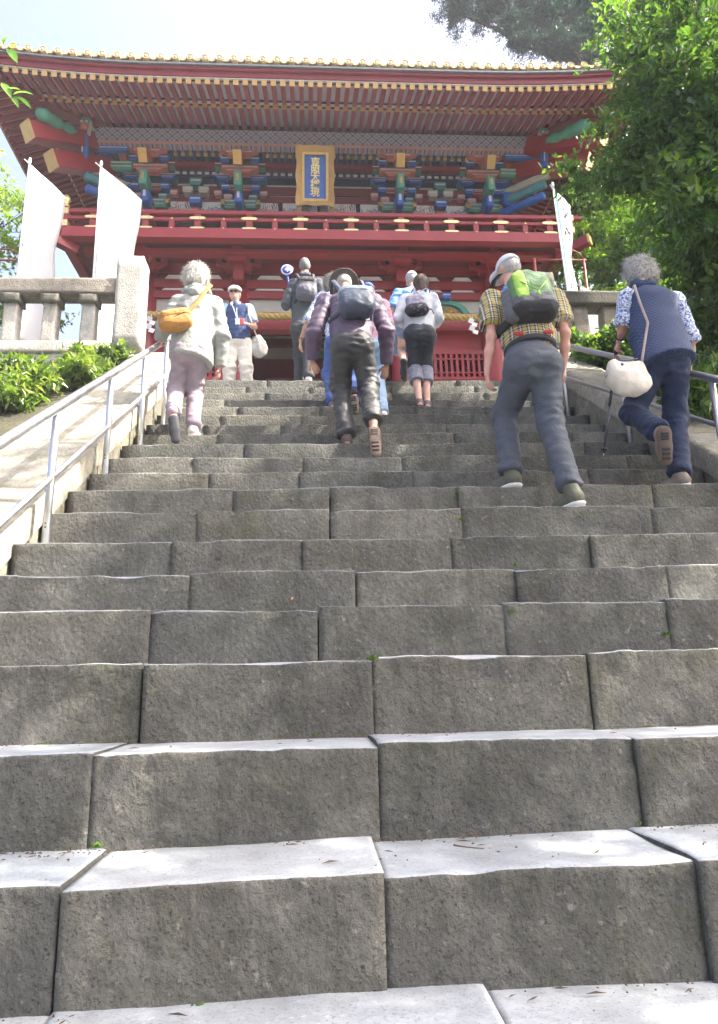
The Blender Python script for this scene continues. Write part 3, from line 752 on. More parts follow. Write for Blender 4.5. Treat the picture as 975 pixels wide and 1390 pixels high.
# corner sets: long arms towards the side and slanting tail beams with gilt ends
def corner(sx):
    xc = XG+sx*3.39; Y2, Y3 = YG-.42, YG-.64
    base = part(MB().box((xc+sx*.45, YG-.3, zz(268, YG-.3)), (.20, .20, .30), None, 0, .03), 'corner_bracket', 'azure')
    for nm, x0, x1, Yb, y_, h, mt in (('corner_arm', .35, 1.15, Y3-.03, 206.5, .17, 'azure'), ('corner_arm', .3, 1.25, Y2-.03, 231, .19, 'verdigris'), ('corner_arm', .3, 1.0, YG-.2, 258, .15, 'teal')):
        z = zz(y_, Yb); a = (xc+sx*(x0+x1)/2, Yb, z)
        MB().box(a, (x1-x0, .13, h), None, 0, .02).build(nm, mt, base)
        q = MB(); q.box((a[0], Yb-.068, z+h*.25), (x1-x0-.03, .008, h*.16)); q.box((a[0], Yb-.068, z-h*.2), (x1-x0-.03, .008, h*.10)); q.build('arm_trim', 'pale_trim', base)
    for i, (dx, y_, mt) in enumerate(((.45, 192, 'teal'), (.72, 191, 'rose'), (.98, 190, 'azure'), (.50, 218, 'coral'), (.85, 217, 'azure'), (1.12, 216, 'coral'), (.45, 245, 'azure'), (.8, 244, 'rose'))):
        Yb = Y3-.03 if y_ < 200 else (Y2-.03 if y_ < 230 else YG-.25); block(xc+sx*dx, Yb, zz(y_, Yb), .19, mt, base)
    # diagonal carved dragons' beams under the hip, blue and green
    for i, (t0, y_, mt) in enumerate(((.35, 250, 'teal'), (.30, 266, 'azure'), (.45, 236, 'grey_plaster'))):
        a = Vector((xc+sx*t0, YG-.25, zz(y_+22, YG-.25))); b_ = Vector((xc+sx*(t0+.75), YG-.85, zz(y_-6, YG-.85)))
        MB().bar(a, b_, .14, .15, 0, (0, 0, 1), .03).build('diagonal_nose', mt, base)
    # two tail beams that point out to the corner, vermilion with gilt ends
    ends = ((38, 178, 105, 190, 11.35), (70, 218, 132, 226, 11.75)) if sx < 0 else ((820, 186, 742, 198, 11.35), (800, 222, 722, 232, 11.75))
    for ex, ey, ix, iy, Ye in ends:
        b_ = Vector(atY(ex, ey, Ye)); a = Vector(atY(ix, iy, Ye+.75))
        a = a+(a-b_)*.35
        bm_ = MB().bar(a, b_, .27, .33, 0, (0, 0, 1), .01).build('tail_beam', 'vermilion', base); d = (b_-a).normalized()
        MB().bar(b_, b_+d*.02, .285, .345).build('beam_cap', 'gold', base)
    # green carved cloud board under the hip
    p0 = atY(52, 152, 11.25) if sx < 0 else atY(800, 168, 11.25); p1 = atY(100, 182, 12.0) if sx < 0 else atY(745, 192, 12.0)
    P = [Vector(p0).lerp(Vector(p1), t) for t in [i/8 for i in range(9)]]
    MB().tube(P, [.05+.06*abs(math.sin(i*1.9))+.03 for i in range(9)], 8).build('carved_cloud', 'verdigris', base, True)
corner(-1); corner(1)

# ------------------------------------------------------------------ upper storey front between the bracket sets
bays = [(XG-3.39, XG-1.59), (XG-1.59, XG+1.59), (XG+1.59, XG+3.39)]
def hband(nm, y0, y1, Y0, Y1, mat, x0=XG-3.5, x1=XG+3.5):
    za, zb = zat(y1, Y0), zat(y0, Y0); return bx(nm, x0, x1, Y0, Y1, za, zb, mat)
hband('wall_board', 240, 293, YG, YG+.08, 'navy')
hband('tie_beam', 255, 265.2, YG-.07, YG, 'vermilion_deep')
hband('tie_beam', 267.4, 276, YG-.07, YG, 'vermilion_deep')
hband('plaster_strip', 252.8, 254.6, YG-.03, YG, 'gofun_white')
hband('plaster_strip', 265.4, 267.2, YG-.03, YG, 'gofun_white')
hband('tie_beam', 221, 228.5, YG-.42, YG-.30, 'vermilion_deep')
hband('ceiling_cove', 228, 242, YG-.26, YG-.20, 'navy')
for (a, b_) in bays:
    # carved white panels
    n = 1 if b_-a < 2 else 2; w = (b_-a)/ (2*n)
    for i in range(2*n):
        me = MB().box((0, 0, 0), (w-.09, .05, zat(277, YG-.05)-zat(290, YG-.05))).mesh('carved_panel', 'scroll_blue' if i % 2 else 'scroll_red')
        place('carved_panel', me, gate, Matrix.Translation((a+w*(i+.5), YG-.035, (zat(277, YG-.05)+zat(290, YG-.05))/2)))
    # mid-bay strut with a blue block
    if n == 1:
        xm = (a+b_)/2
        s = part(MB().box((xm, YG-.08, zat(286, YG-.1)), (.16, .10, .17)), 'mid_strut', 'coral')
        block(xm, YG-.14, zat(278, YG-.14), .24, 'azure', s); block(xm-.16, YG-.14, zat(264, YG-.14), .2, 'grey_plaster', s); block(xm+.16, YG-.14, zat(264, YG-.14), .2, 'grey_plaster', s); block(xm, YG-.14, zat(254, YG-.14), .24, 'teal', s)
    # gilded ribs of the cove
    k = int((b_-a-.9)/.148); 
    for i in range(k+1):
        x = (a+b_)/2+(i-k/2)*.148
        p = []
        for t, y_ in ((0, 197), (.33, 206), (.66, 214), (1, 222)):
            Y = YP+.10+(YG-.40-YP-.10)*t; p.append(Vector((x, Y, zat(y_, Y)-.02*math.sin(t*math.pi))))
        r = MB()
        for q in range(3): r.bar(p[q], p[q+1], .062, .06)
        ro = part(r, 'cove_rib', 'navy')
        x2 = x+.074
        g = MB(); Y = YP+.14; g.box((x2, Y, zat(199.5, Y)), (.066, .05, .05)); g.build('rib_gilding', 'gold_bright', ro)
        g = MB(); Y = YP+.28; g.box((x2, Y, zat(213, Y)), (.075, .05, .055)); g.build('rib_gilding', 'gold_bright', ro)
        g = MB(); Y = YP+.22; g.box((x2, Y, zat(206, Y)), (.055, .03, .12)); g.build('rib_panel', 'gold_wood', ro)
        # white-painted coffers of the inner lattice
        for y_ in (232.2, 238): 
            g = MB(); Y = YG-.275; g.box((x2, Y, zat(y_, Y)), (.085, .02, .05)); g.build('lattice_square', 'pale_trim', ro)
for i in range(46):
    x = XG-3.3+i*6.6/45
    if min(abs(x-XG-q) for q in COLX) < .62 or abs(x-.13) < .42: continue
    Yq = YP+.06; z = zat(197.5, Yq)
    mt = ('teal', 'rose', 'verdigris', 'coral', 'azure')[i % 5]
    w_ = .155
    MB().prism([(x-w_/2, z+.05), (x-w_*.5, z-.01), (x-w_*.3, z-.035), (x, z-.02), (x+w_*.3, z-.035), (x+w_*.5, z-.01), (x+w_/2, z+.05)], 'y', Yq-.03, Yq+.04).build('cloud_carving', mt, gate)
bx('cove_back', XG-3.5, XG+3.5, YG-.30, YG-.26, zat(228, YG-.3), zpt-.06, 'board_dark')
# side and rear walls of the upper storey
for sx in (-1, 1):
    bx('side_wall', XG+sx*3.42, XG+sx*3.36, YG+.05, YG+3.9, zat(295, YG), zpt, 'vermilion_deep')
    for yb in (221, 260, 280): 
        z = zat(yb, YG); bx('side_beam', XG+sx*3.42, XG+sx*3.52, YG+.1, YG+3.8, z-.08, z+.08, 'vermilion_deep')
bx('rear_wall', XG-3.4, XG+3.4, YG+3.85, YG+3.92, zat(295, YG), zpt, 'vermilion_deep')

# ------------------------------------------------------------------ plaque
pq = empty('plaque_anchor', (0, 0, 0)); bpy.data.objects.remove(pq)
def plaque():
    Yt, Yb = 11.98, 12.33
    pc = (Vector(atY(428.5, 199, Yt))+Vector(atY(427.5, 282, Yb)))/2
    top = Vector(atY(428.5, 200, Yt)); bot = Vector(atY(427.5, 281, Yb))
    H = (top-bot).length; W = .735
    zax = (top-bot).normalized(); xax = Vector((1, 0, 0)); yax = zax.cross(xax)     # yax points away from the viewer
    M = Matrix((xax, yax, zax)).transposed().to_4x4(); M.translation = pc
    root = empty('gate_plaque', pc, 'blue name plaque with gold characters in a scalloped gilt wooden frame above the entrance', 'plaque')
    def add(mb, nm, mat, smooth=False):
        me = mb.mesh(nm, mat, smooth); o = bpy.data.objects.new(nm, me); COL.objects.link(o); o.parent = root; o.matrix_basis = Matrix.Translation(-pc) @ M; return o
    # scalloped frame: ring between a wavy outer outline (coming forward) and the inner rectangle
    iw, ih = W*.285, H*.37
    N = 96; V = []; Fm = []
    for i in range(N):
        a = 2*math.pi*(i+.5)/N; cx, cz = math.cos(a), math.sin(a)
        s = 1/max(abs(cx)/(W/2), abs(cz)/(H/2)); ox, oz = cx*s, cz*s
        if abs(abs(ox)-W/2) < 1e-4: ox *= 1+.035*math.cos(oz/H*2*math.pi*2.5)
        else: oz *= 1+.018*math.cos(ox/W*2*math.pi*2.0)+.02*(abs(ox)/(W/2))**4
        s2 = 1/max(abs(cx)/iw, abs(cz)/ih); ix, iz = cx*s2, cz*s2
        V += [(ox, -.10, oz), (ix, .0, iz), (ix, .05, iz), (ox, -.055, oz)]
    for i in range(N):
        j = (i+1) % N
        for q in range(4): Fm.append((4*i+q, 4*j+q, 4*j+(q+1) % 4, 4*i+(q+1) % 4))
    mb = MB(); mb.add(V, Fm, 0)
    fr = add(mb, 'frame', 'gold_wood')
    mb = MB(); t = .05
    for (x, z, w, h) in ((-iw-t/2+.004, 0, t, 2*ih+2*t), (iw+t/2-.004, 0, t, 2*ih+2*t), (0, ih+t/2-.004, 2*iw, t), (0, -ih-t/2+.004, 2*iw, t)): mb.box((x, -.012, z), (w, .05, h), None, 0, .006)
    add(mb, 'inner_frame', 'gold')
    add(MB().box((0, .02, 0), (2*iw, .03, 2*ih)), 'panel', 'azure')
    for i, ch in enumerate('東照大権現'):
        cu = bpy.data.curves.new('character', 'FONT'); cu.body = ch; cu.size = .185; cu.align_x = 'CENTER'; cu.align_y = 'CENTER'; cu.extrude = .006; cu.offset = .0028
        to = bpy.data.objects.new('tmp', cu); COL.objects.link(to)
        bpy.context.view_layer.update()
        me = bpy.data.meshes.new_from_object(to.evaluated_get(bpy.context.evaluated_depsgraph_get())); bpy.data.objects.remove(to)
        me.name = 'character'; me.materials.clear(); me.materials.append(MATS['gold_bright'])
        o = bpy.data.objects.new('character', me); COL.objects.link(o); o.parent = root
        z = ih*.66-i*ih*.34
        o.matrix_basis = Matrix.Translation(-pc) @ M @ Matrix.Translation((0, -.004, z)) @ Matrix.Rotation(math.pi/2, 4, 'X') @ Matrix.Shear('XY', 4, (.0, .0))
    for e in (-1, 1):
        add(MB().box((e*.17, .10, -H/2-.03), (.16, .14, .20), None, 0, .02), 'foot', 'lead_grey')
        add(MB().box((e*(W/2-.05), .02, -H/2-.10), (.07, .06, .22)), 'hanger', 'gold_wood')
    add(MB().box((0, .09, H*.2), (.5, .03, H*.4)), 'backing', 'brown_wood')
plaque()

# ------------------------------------------------------------------ balcony with gilded railing
YB = 12.1; BX0, BX1 = XG-4.72, XG+4.78
zr = lambda y_: zat(y_, YB)
def balcony_rail(nm, y0, y1, t, mat, ext=.0): return bx(nm, BX0-ext, BX1+ext, YB-t/2, YB+t/2, zr(y1), zr(y0), mat, gate, .012)
balcony_rail('balcony_top_rail', 289.3, 294.6, .10, 'vermilion', .25)
balcony_rail('balcony_mid_rail', 298.5, 303.2, .07, 'vermilion', .1)
balcony_rail('balcony_base_rail', 312.4, 316.2, .09, 'vermilion', .05)
bx('balcony_fascia', BX0, BX1, YB-.10, YB+.10, zr(328.5), zr(316.4), 'vermilion')
bx('balcony_deck', BX0+.02, BX1-.02, YB+.05, YG+4.2, zr(317)-.06, zr(317)-.01, 'vermilion_deep')
bx('balcony_joist', BX0+.3, BX1-.3, YB+.25, YB+.48, zat(343.5, YB+.25), zr(328.5), 'vermilion')
for i in range(-6, 7):
    x = XG+.60+i*.955-.02
    if x < BX0+.1 or x > BX1-.1: continue
    po = part(MB().box((x, YB, (zr(295)+zr(316))/2), (.115, .085, zr(295)-zr(316))), 'balcony_post', 'vermilion')
    for y_, w, h in ((300.6, .31, .060), (313.6, .28, .036)):
        g = MB(); pr = [(-w/2, 0), (-w/2+.03, h*.42), (-w/2+.09, h/2), (w/2-.09, h/2), (w/2-.03, h*.42), (w/2, 0), (w/2-.03, -h*.42), (w/2-.09, -h/2), (-w/2+.09, -h/2), (-w/2+.03, -h*.42)]
        g.prism([(x+a, zr(y_)+c_) for a, c_ in pr], 'y', YB-.062, YB-.05); g.build('gilt_plate', 'gold_bright', po)
    xs_ = x+.4775
    if xs_ < BX1-.1:
        st = part(MB().box((xs_, YB, (zr(303)+zr(313))/2), (.10, .07, zr(303)-zr(313))), 'balcony_strut', 'vermilion')
        g = MB(); g.lathe([(.026, 0), (.022, -.012), (.0, -.018)], (xs_, YB-.036, zr(300.8)), 'y', 10); g.build('gilt_stud', 'gold_bright', st, True)
        g = MB(); g.lathe([(.02, 0), (.017, -.01), (.0, -.014)], (xs_, YB-.046, zr(313.8)), 'y', 10); g.build('gilt_stud', 'gold_bright', st, True)
bx('rail_shadow_board', BX0+.1, BX1-.1, YB+.42, YB+.46, zr(316), zr(316)+.16, 'vermilion_deep')
for X in (BX0, BX1):
    cp = part(MB().box((X, YB, (zr(288)+zr(318))/2), (.15, .15, zr(288)-zr(318)), None, 0, .01), 'corner_post', 'vermilion')
    g = MB(); g.lathe([(.075, 0), (.08, .03), (.05, .06), (.06, .10), (.085, .15), (.075, .21), (.035, .26), (.0, .29)], (X, YB, zr(287)), 'z', 14); g.build('finial', 'gold_bright', cp, True)
    for y_ in (294, 310): g = MB(); g.box((X, YB, zr(y_)), (.165, .165, .12)); g.build('gilt_band', 'gold_bright', cp)
    # side railing running back along the gate
    for y0, y1 in ((289.3, 294.6), (298.5, 303.2), (312.4, 316.2)): bx('side_rail', X-.045, X+.045, YB+.08, YG+4.2, zr(y1), zr(y0), 'vermilion')
    bx('side_fascia', X-.09, X+.09, YB+.1, YG+4.2, zr(328.5), zr(316.4), 'vermilion')
    for j in range(5): bx('balcony_post', X-.05, X+.05, YB+1.0+j-.05, YB+1.0+j+.05, zr(316), zr(294), 'vermilion')
    # weathered yellow beam end below the corner
    e = part(MB().bar((X-.2*np.sign(X-XG), YB+.2, zr(336)), (X+.28*np.sign(X-XG), YB-.22, zr(330)), .16, .17), 'beam_end', 'vermilion')
    MB().bar((X+.27*np.sign(X-XG), YB-.21, zr(330)), (X+.30*np.sign(X-XG), YB-.235, zr(329.8)), .17, .18).build('beam_cap', 'gold', e)

# ------------------------------------------------------------------ lower storey
zl = lambda y_, Y=YG: zat(y_, Y)
colm = None
for iy, Y in enumerate((YG, YG+1.9, YG+3.8)):
    for cx in COLX:
        c = MB(); c.lathe([(.215, 0), (.22, .6), (.215, 1.6), (.20, zl(343)-PZ-.14)], (XG+cx, Y+.05, PZ+.14), 'z', 24)
        co = part(c, 'column', 'vermilion', gate, True)
        MB().lathe([(.36, 0), (.36, .05), (.30, .11), (.24, .15)], (XG+cx, Y+.05, PZ-.005), 'z', 24).build('column_base', 'stone_fence', co, True)
hband('wall_board', 343, 434, YG+.02, YG+.09, 'vermilion_deep', XG-3.45, XG+3.45)
hband('tie_beam', 345, 372, YG-.03, YG+.02, 'vermilion', XG-3.5, XG+3.5)
hband('tie_beam', 380.5, 391.5, YG-.09, YG+.02, 'vermilion', XG-3.7, XG+3.7)
hband('tie_beam', 395.5, 405, YG-.09, YG+.02, 'vermilion', XG-3.7, XG+3.7)
hband('plaster_band', 405.5, 424, YG-.01, YG+.02, 'grey_plaster', XG-3.4, XG+3.4)
hband('lintel', 432, 447.5, YG-.12, YG+.1, 'vermilion', XG-3.55, XG+3.55)
for (a, b_) in bays:
    wide = b_-a > 2
    segs = [(.34, .80), (1.05, 1.46)] if not wide else [(.34, .85), (1.12, 2.06), (2.33, 2.84)]
    for s0, s1 in segs:
        for y0, y1, g_ in ((375.3, 380.3, 0), (391.8, 395.3, .04)):
            za, zb = zl(y1, YG-.05), zl(y0, YG-.05)
            P = [(a+s0-g_, za), (a+s1+g_, za), (a+s1+g_-.07, zb), (a+s0-g_+.07, zb)]
            part(MB().prism(P, 'y', YG-.06, YG+.01), 'plaster_strip', 'gofun_white')
    # frog-leg carving over the lintel
    xm = (a+b_)/2; W = .95 if wide else .92; z0 = zl(424, YG-.1); z1_ = zl(406, YG-.1)
    P = []
    for i in range(13):
        t = i/12; P.append((xm-W/2+W*t, z0+(z1_-z0)*(math.sin(math.pi*t)**.55)))
    Q = [(xm-(x-xm)*.72, z0+(z-z0)*.70) for x, z in P]
    fr = MB(); n = 13
    Vv = [(x, YG-.10, z) for x, z in P]+[(2*xm-x, YG-.10, z) for x, z in Q]+[(x, YG-.02, z) for x, z in P]+[(2*xm-x, YG-.02, z) for x, z in Q]
    # Q is mirrored so that it runs the same way as P
    Ff = []
    for i in range(n-1): Ff += [(i, i+1, n+i+1, n+i), (2*n+i, 3*n+i, 3*n+i+1, 2*n+i+1), (i, 2*n+i, 2*n+i+1, i+1), (n+i, n+i+1, 3*n+i+1, 3*n+i)]
    fr.add(Vv, Ff); f_ = part(fr, 'frog_leg_carving', 'verdigris')
    sc = MB()
    for i in range(16):
        aa = random.uniform(-.5, .5); sc.lathe([(0, -.03), (.045, -.01), (.05, .01), (.02, .03)], (xm+aa*W*.55, YG-.055, z0+(z1_-z0)*random.uniform(.12, .52)*(1-abs(aa)*.5)), 'y', 8)
    sc.build('carved_scrolls', 'gold_wood', f_, True)
    block(xm, YG-.13, zl(402.5, YG-.13), .17, 'azure', f_)
# brackets that carry the balcony
def lower_bracket(xc):
    Ya = YG-.30
    b0 = part(MB().box((xc, (YB+.3+YG)/2, zl(349, Ya)), (.20, YG-YB-.3, .24), None, 0, .015), 'balcony_bracket', 'vermilion')
    P = [(xc+x, zl(362, Ya)+z) for x, z in arm_poly(.86, .26)]; MB().prism(P, 'y', Ya-.07, Ya+.07).build('bracket_arm', 'vermilion', b0)
    P = [(xc+x, zl(352, YB+.45)+z) for x, z in arm_poly(.5, .17)]; MB().prism(P, 'y', YB+.38, YB+.52).build('bracket_arm', 'vermilion', b0)
    for e in (-1, 1): MB().box((xc+e*.30, Ya, zl(349.5, Ya)), (.19, .19, .15), None, 0, .02).build('bearing_block', 'vermilion', b0)
    MB().box((xc, Ya+.02, zl(372, Ya)), (.21, .24, .36), None, 0, .02).build('bracket_stem', 'vermilion', b0)
    for e in (-1, 1): MB().lathe([(.05, -.074), (.05, -.07)], (xc+e*.27, Ya, zl(358, Ya)), 'y', 12).build('bracket_eye', 'void', b0)
for cx in COLX: lower_bracket(XG+cx)
for cx in (COLX[0]-.75, COLX[3]+.75):
    for j, y_ in enumerate((345, 358, 371)):
        Yq = YG-.1; bx('side_bracket_arm', XG+cx-.45+j*.12*np.sign(-cx), XG+cx+.45+j*.12*np.sign(-cx), Yq-.1, Yq+.1, zl(y_+6), zl(y_-4), 'vermilion', gate, .02)
# side bays: boarded panels over red lattice; the middle bay stays open
for bi in (0, 2):
    a, b_ = bays[bi]; x0, x1 = a+.2, b_-.2
    bx('panel_board', x0, x1, YG+.06, YG+.10, zl(477), zl(447), 'vermilion')
    bx('panel_rail', x0, x1, YG-.02, YG+.06, zl(480.5), zl(475.5), 'vermilion')
    bx('panel_rail', x0, x1, YG-.02, YG+.06, zl(488.4), zl(486.4), 'vermilion')
    bx('panel_rail', x0, x1, YG-.02, YG+.06, zl(507), zl(505), 'vermilion')
    bx('panel_rail', x0, x1, YG-.03, YG+.06, zl(516), zl(512), 'vermilion')
    n = int((x1-x0)/.105)
    for i in range(n+1):
        x = x0+(x1-x0)*i/n; bx('lattice_bar', x-.026, x+.026, YG-.012, YG+.05, zl(513), zl(480), 'vermilion')
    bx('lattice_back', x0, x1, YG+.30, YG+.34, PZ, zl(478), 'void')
    bx('sill_board', x0, x1, YG-.02, YG+.10, PZ, zl(516), 'vermilion_deep')
# inside of the passage
a, b_ = bays[1]
YD = YG+1.75
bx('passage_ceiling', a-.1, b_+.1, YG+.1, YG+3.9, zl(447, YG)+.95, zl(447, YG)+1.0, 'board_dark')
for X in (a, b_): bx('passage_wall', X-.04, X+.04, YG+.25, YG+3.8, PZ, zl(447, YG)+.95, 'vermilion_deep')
bx('door_lintel', a+.1, b_-.1, YD, YD+.2, zl(513, YD), zl(487.5, YD), 'vermilion_deep')
bx('door_plaster', a+.1, b_-.1, YD+.05, YD+.15, zl(487.5, YD), zl(471.5, YD), 'grey_plaster')
xm = (a+b_)/2
MB().prism([(xm-.5, zl(486.5, YD)), (xm+.5, zl(486.5, YD)), (xm+.3, zl(480, YD)), (xm, zl(476.5, YD)), (xm-.3, zl(480, YD))], 'y', YD-.03, YD+.04).build('door_carving', 'verdigris', gate)
bx('door_beam', a+.1, b_-.1, YD-.02, YD+.18, zl(471.5, YD), zl(460.5, YD), 'vermilion_deep')
bx('door_strip', a+.1, b_-.1, YD+.02, YD+.15, zl(460.5, YD), zl(456.5, YD), 'gofun_white')
bx('door_beam', a+.1, b_-.1, YD-.02, YD+.18, zl(456.5, YD), zl(447, YD), 'vermilion_deep')
for X in (a+.28, b_-.28): bx('door_jamb', X-.14, X+.14, YD+.02, YD+.16, PZ, zl(513, YD), 'vermilion_deep')
for X0, X1 in ((XG-3.39, a), (b_, XG+3.39)): bx('rear_wall', X0, X1, YG+3.8, YG+3.88, PZ, zl(343), 'vermilion_deep')
for sx in (-1, 1): bx('side_wall', XG+sx*3.37, XG+sx*3.43, YG+.1, YG+3.85, PZ, zl(343), 'vermilion_deep')

# ------------------------------------------------------------------ sacred straw rope and paper streamers
def rope():
    Yr = YG-.36; x0, x1 = XG-3.75, XG+3.75
    root = empty('straw_rope', ((x0+x1)/2, Yr, zat(428, Yr)-.1), 'thick twisted straw rope strung across the red gate front', 'rope')
    N = 330
    for s in range(3):
        pts = []; R = .036
        for i in range(N+1):
            t = i/N; x = x0+(x1-x0)*t; ph = 2*math.pi*s/3+x*2*math.pi/.30
            sag = -.035*math.sin(t*math.pi*4)**2
            pts.append((x, Yr+R*math.cos(ph), zat(427.5, Yr)+sag+R*math.sin(ph)))
        MB().tube(pts, .041, 7).build('strand', 'rope_straw', root, True)
    fr = MB()
    for i in range(900):
        x = random.uniform(x0, x1); z = zat(427.5, Yr)-.05; y = Yr+random.uniform(-.08, .06)
        l = random.uniform(.03, .10); dx = random.uniform(-.03, .03)
        fr.add([(x-.003, y, z), (x+.003, y, z), (x+dx, y+random.uniform(-.02, .02), z-l)], [(0, 1, 2)])
    tag(fr.build('loose_straw', 'rope_straw', root), kind='stuff')
    def shide(x, label, grp):
        z = zat(434, Yr); w = .085; o = MB()
        pts = [(0, 0), (-.05, -.10), (.045, -.17), (-.045, -.26), (.05, -.34)]
        for i in range(4):
            cx = x+(-.03 if i % 2 == 0 else .03); zz_ = z-.04-i*.085
            R = Matrix.Rotation(.5 if i % 2 == 0 else .35, 3, 'Y') @ Matrix.Rotation(.25*(-1)**i, 3, 'X')
            o.box((cx, Yr-.07-.012*i, zz_), (.10, .004, .095), R)
        o.box((x, Yr-.06, z+.015), (.012, .006, .10))
        q = o.build('paper_streamer', 'paper_white'); tag(q, label, 'paper streamer', grp)
    for px_, lab in ((641, 'white zigzag paper streamer hanging over the boarded panel next to the plaid-shirted man'), (529, 'white zigzag paper streamer hanging by the gate column behind the purple jacket'), (206, 'white zigzag paper streamer hanging from the rope beside the stone fence post')):
        shide(xat(px_, 440, Yr), lab, 'paper streamers on the straw rope')
rope()
# ------------------------------------------------------------------ stone fences on the terrace edge
YF = 9.86
def stone_box(name, c, size, mat, parent, amp=.008, cells=.09, taper=1.0):
    """rough-hewn block: subdivided box with uneven faces"""
    bm = bmesh.new(); bmesh.ops.create_cube(bm, size=1.0)
    bmesh.ops.subdivide_edges(bm, edges=list(bm.edges), cuts=max(1, min(7, int(max(size)/cells))), use_grid_fill=True)
    sd = random.random()*40
    for v in bm.verts:
        t = v.co.z+.5; k = 1+(taper-1)*t
        p = Vector((v.co.x*size[0]*k, v.co.y*size[1]*k, v.co.z*size[2]))
        e = sum(abs(abs(q)-.5) < 1e-4 for q in v.co)
        d = Vector((v.co.x, v.co.y, v.co.z)).normalized()
        p += d*(vnoise(p.x*5+sd, p.y*5, p.z*5)*amp+vnoise(p.x*19+sd, p.y*19, p.z*19)*amp*.5-(.012 if e >= 2 else 0))
        v.co = p
    me = bpy.data.meshes.new(name); bm.to_mesh(me); bm.free(); me.materials.append(MATS[mat]); me.polygons.foreach_set('use_smooth', [True]*len(me.polygons))
    return put(name, me, parent, Vector(c))
def fence(side):
    if side < 0:
        root = empty('stone_fence', (-4.8, YF, 5.13), 'sunlit rough granite fence with square end post beside the white banners', 'fence')
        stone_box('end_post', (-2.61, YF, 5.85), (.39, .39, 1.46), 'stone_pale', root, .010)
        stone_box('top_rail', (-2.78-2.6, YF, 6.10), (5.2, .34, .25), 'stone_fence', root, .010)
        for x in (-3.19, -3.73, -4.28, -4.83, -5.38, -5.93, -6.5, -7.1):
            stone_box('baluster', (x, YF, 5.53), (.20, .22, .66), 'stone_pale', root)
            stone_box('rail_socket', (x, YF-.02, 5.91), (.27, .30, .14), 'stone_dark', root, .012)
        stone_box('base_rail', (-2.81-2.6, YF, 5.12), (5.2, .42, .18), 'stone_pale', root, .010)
        x = -2.5
        for i in range(7):
            for j in range(2):
                stone_box('retaining_stone', (-2.85-i*.75-.37*(j % 2), YF+.02, 4.82-j*.42), (.74, .40, .41), 'stone_pale', root, .02)
    else:
        root = empty('stone_fence', (5.5, YF, 5.05), 'shaded mossy stone fence with slanting broad balusters below the tall dark tree', 'fence')
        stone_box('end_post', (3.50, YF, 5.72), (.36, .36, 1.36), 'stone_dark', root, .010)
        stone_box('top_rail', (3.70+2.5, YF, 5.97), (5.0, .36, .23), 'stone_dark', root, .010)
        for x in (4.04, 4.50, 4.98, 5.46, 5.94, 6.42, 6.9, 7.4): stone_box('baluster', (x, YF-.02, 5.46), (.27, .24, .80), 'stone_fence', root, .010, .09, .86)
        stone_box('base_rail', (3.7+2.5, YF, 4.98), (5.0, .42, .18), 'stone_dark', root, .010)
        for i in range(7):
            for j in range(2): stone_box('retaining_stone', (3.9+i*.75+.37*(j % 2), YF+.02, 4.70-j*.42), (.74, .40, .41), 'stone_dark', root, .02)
fence(-1); fence(1)

# ------------------------------------------------------------------ banners on poles
m, nt, b = new_mat('banner_cloth')
b.inputs['Base Color'].default_value = (.82, .83, .84, 1); b.inputs['Roughness'].default_value = .9
w = nd(nt, 'ShaderNodeTexNoise'); w.inputs['Scale'].default_value = 420; bump(nt, b, w.outputs[0], .15, .002)
tr = nd(nt, 'ShaderNodeBsdfTranslucent'); tr.inputs[0].default_value = (.82, .84, .86, 1); mx = nd(nt, 'ShaderNodeMixShader'); mx.inputs[0].default_value = .42
out = [n for n in nt.nodes if n.type == 'OUTPUT_MATERIAL'][0]
nt.links.new(b.outputs[0], mx.inputs[1]); nt.links.new(tr.outputs[0], mx.inputs[2]); nt.links.new(mx.outputs[0], out.inputs[0])
paint('pole_white', (.75, .77, .78), .35, .05, 9, .02); paint('banner_green', (.05, .45, .30), .8, .1, 9, .02); paint('ink', (.03, .03, .04), .7, .1, 9, .0)
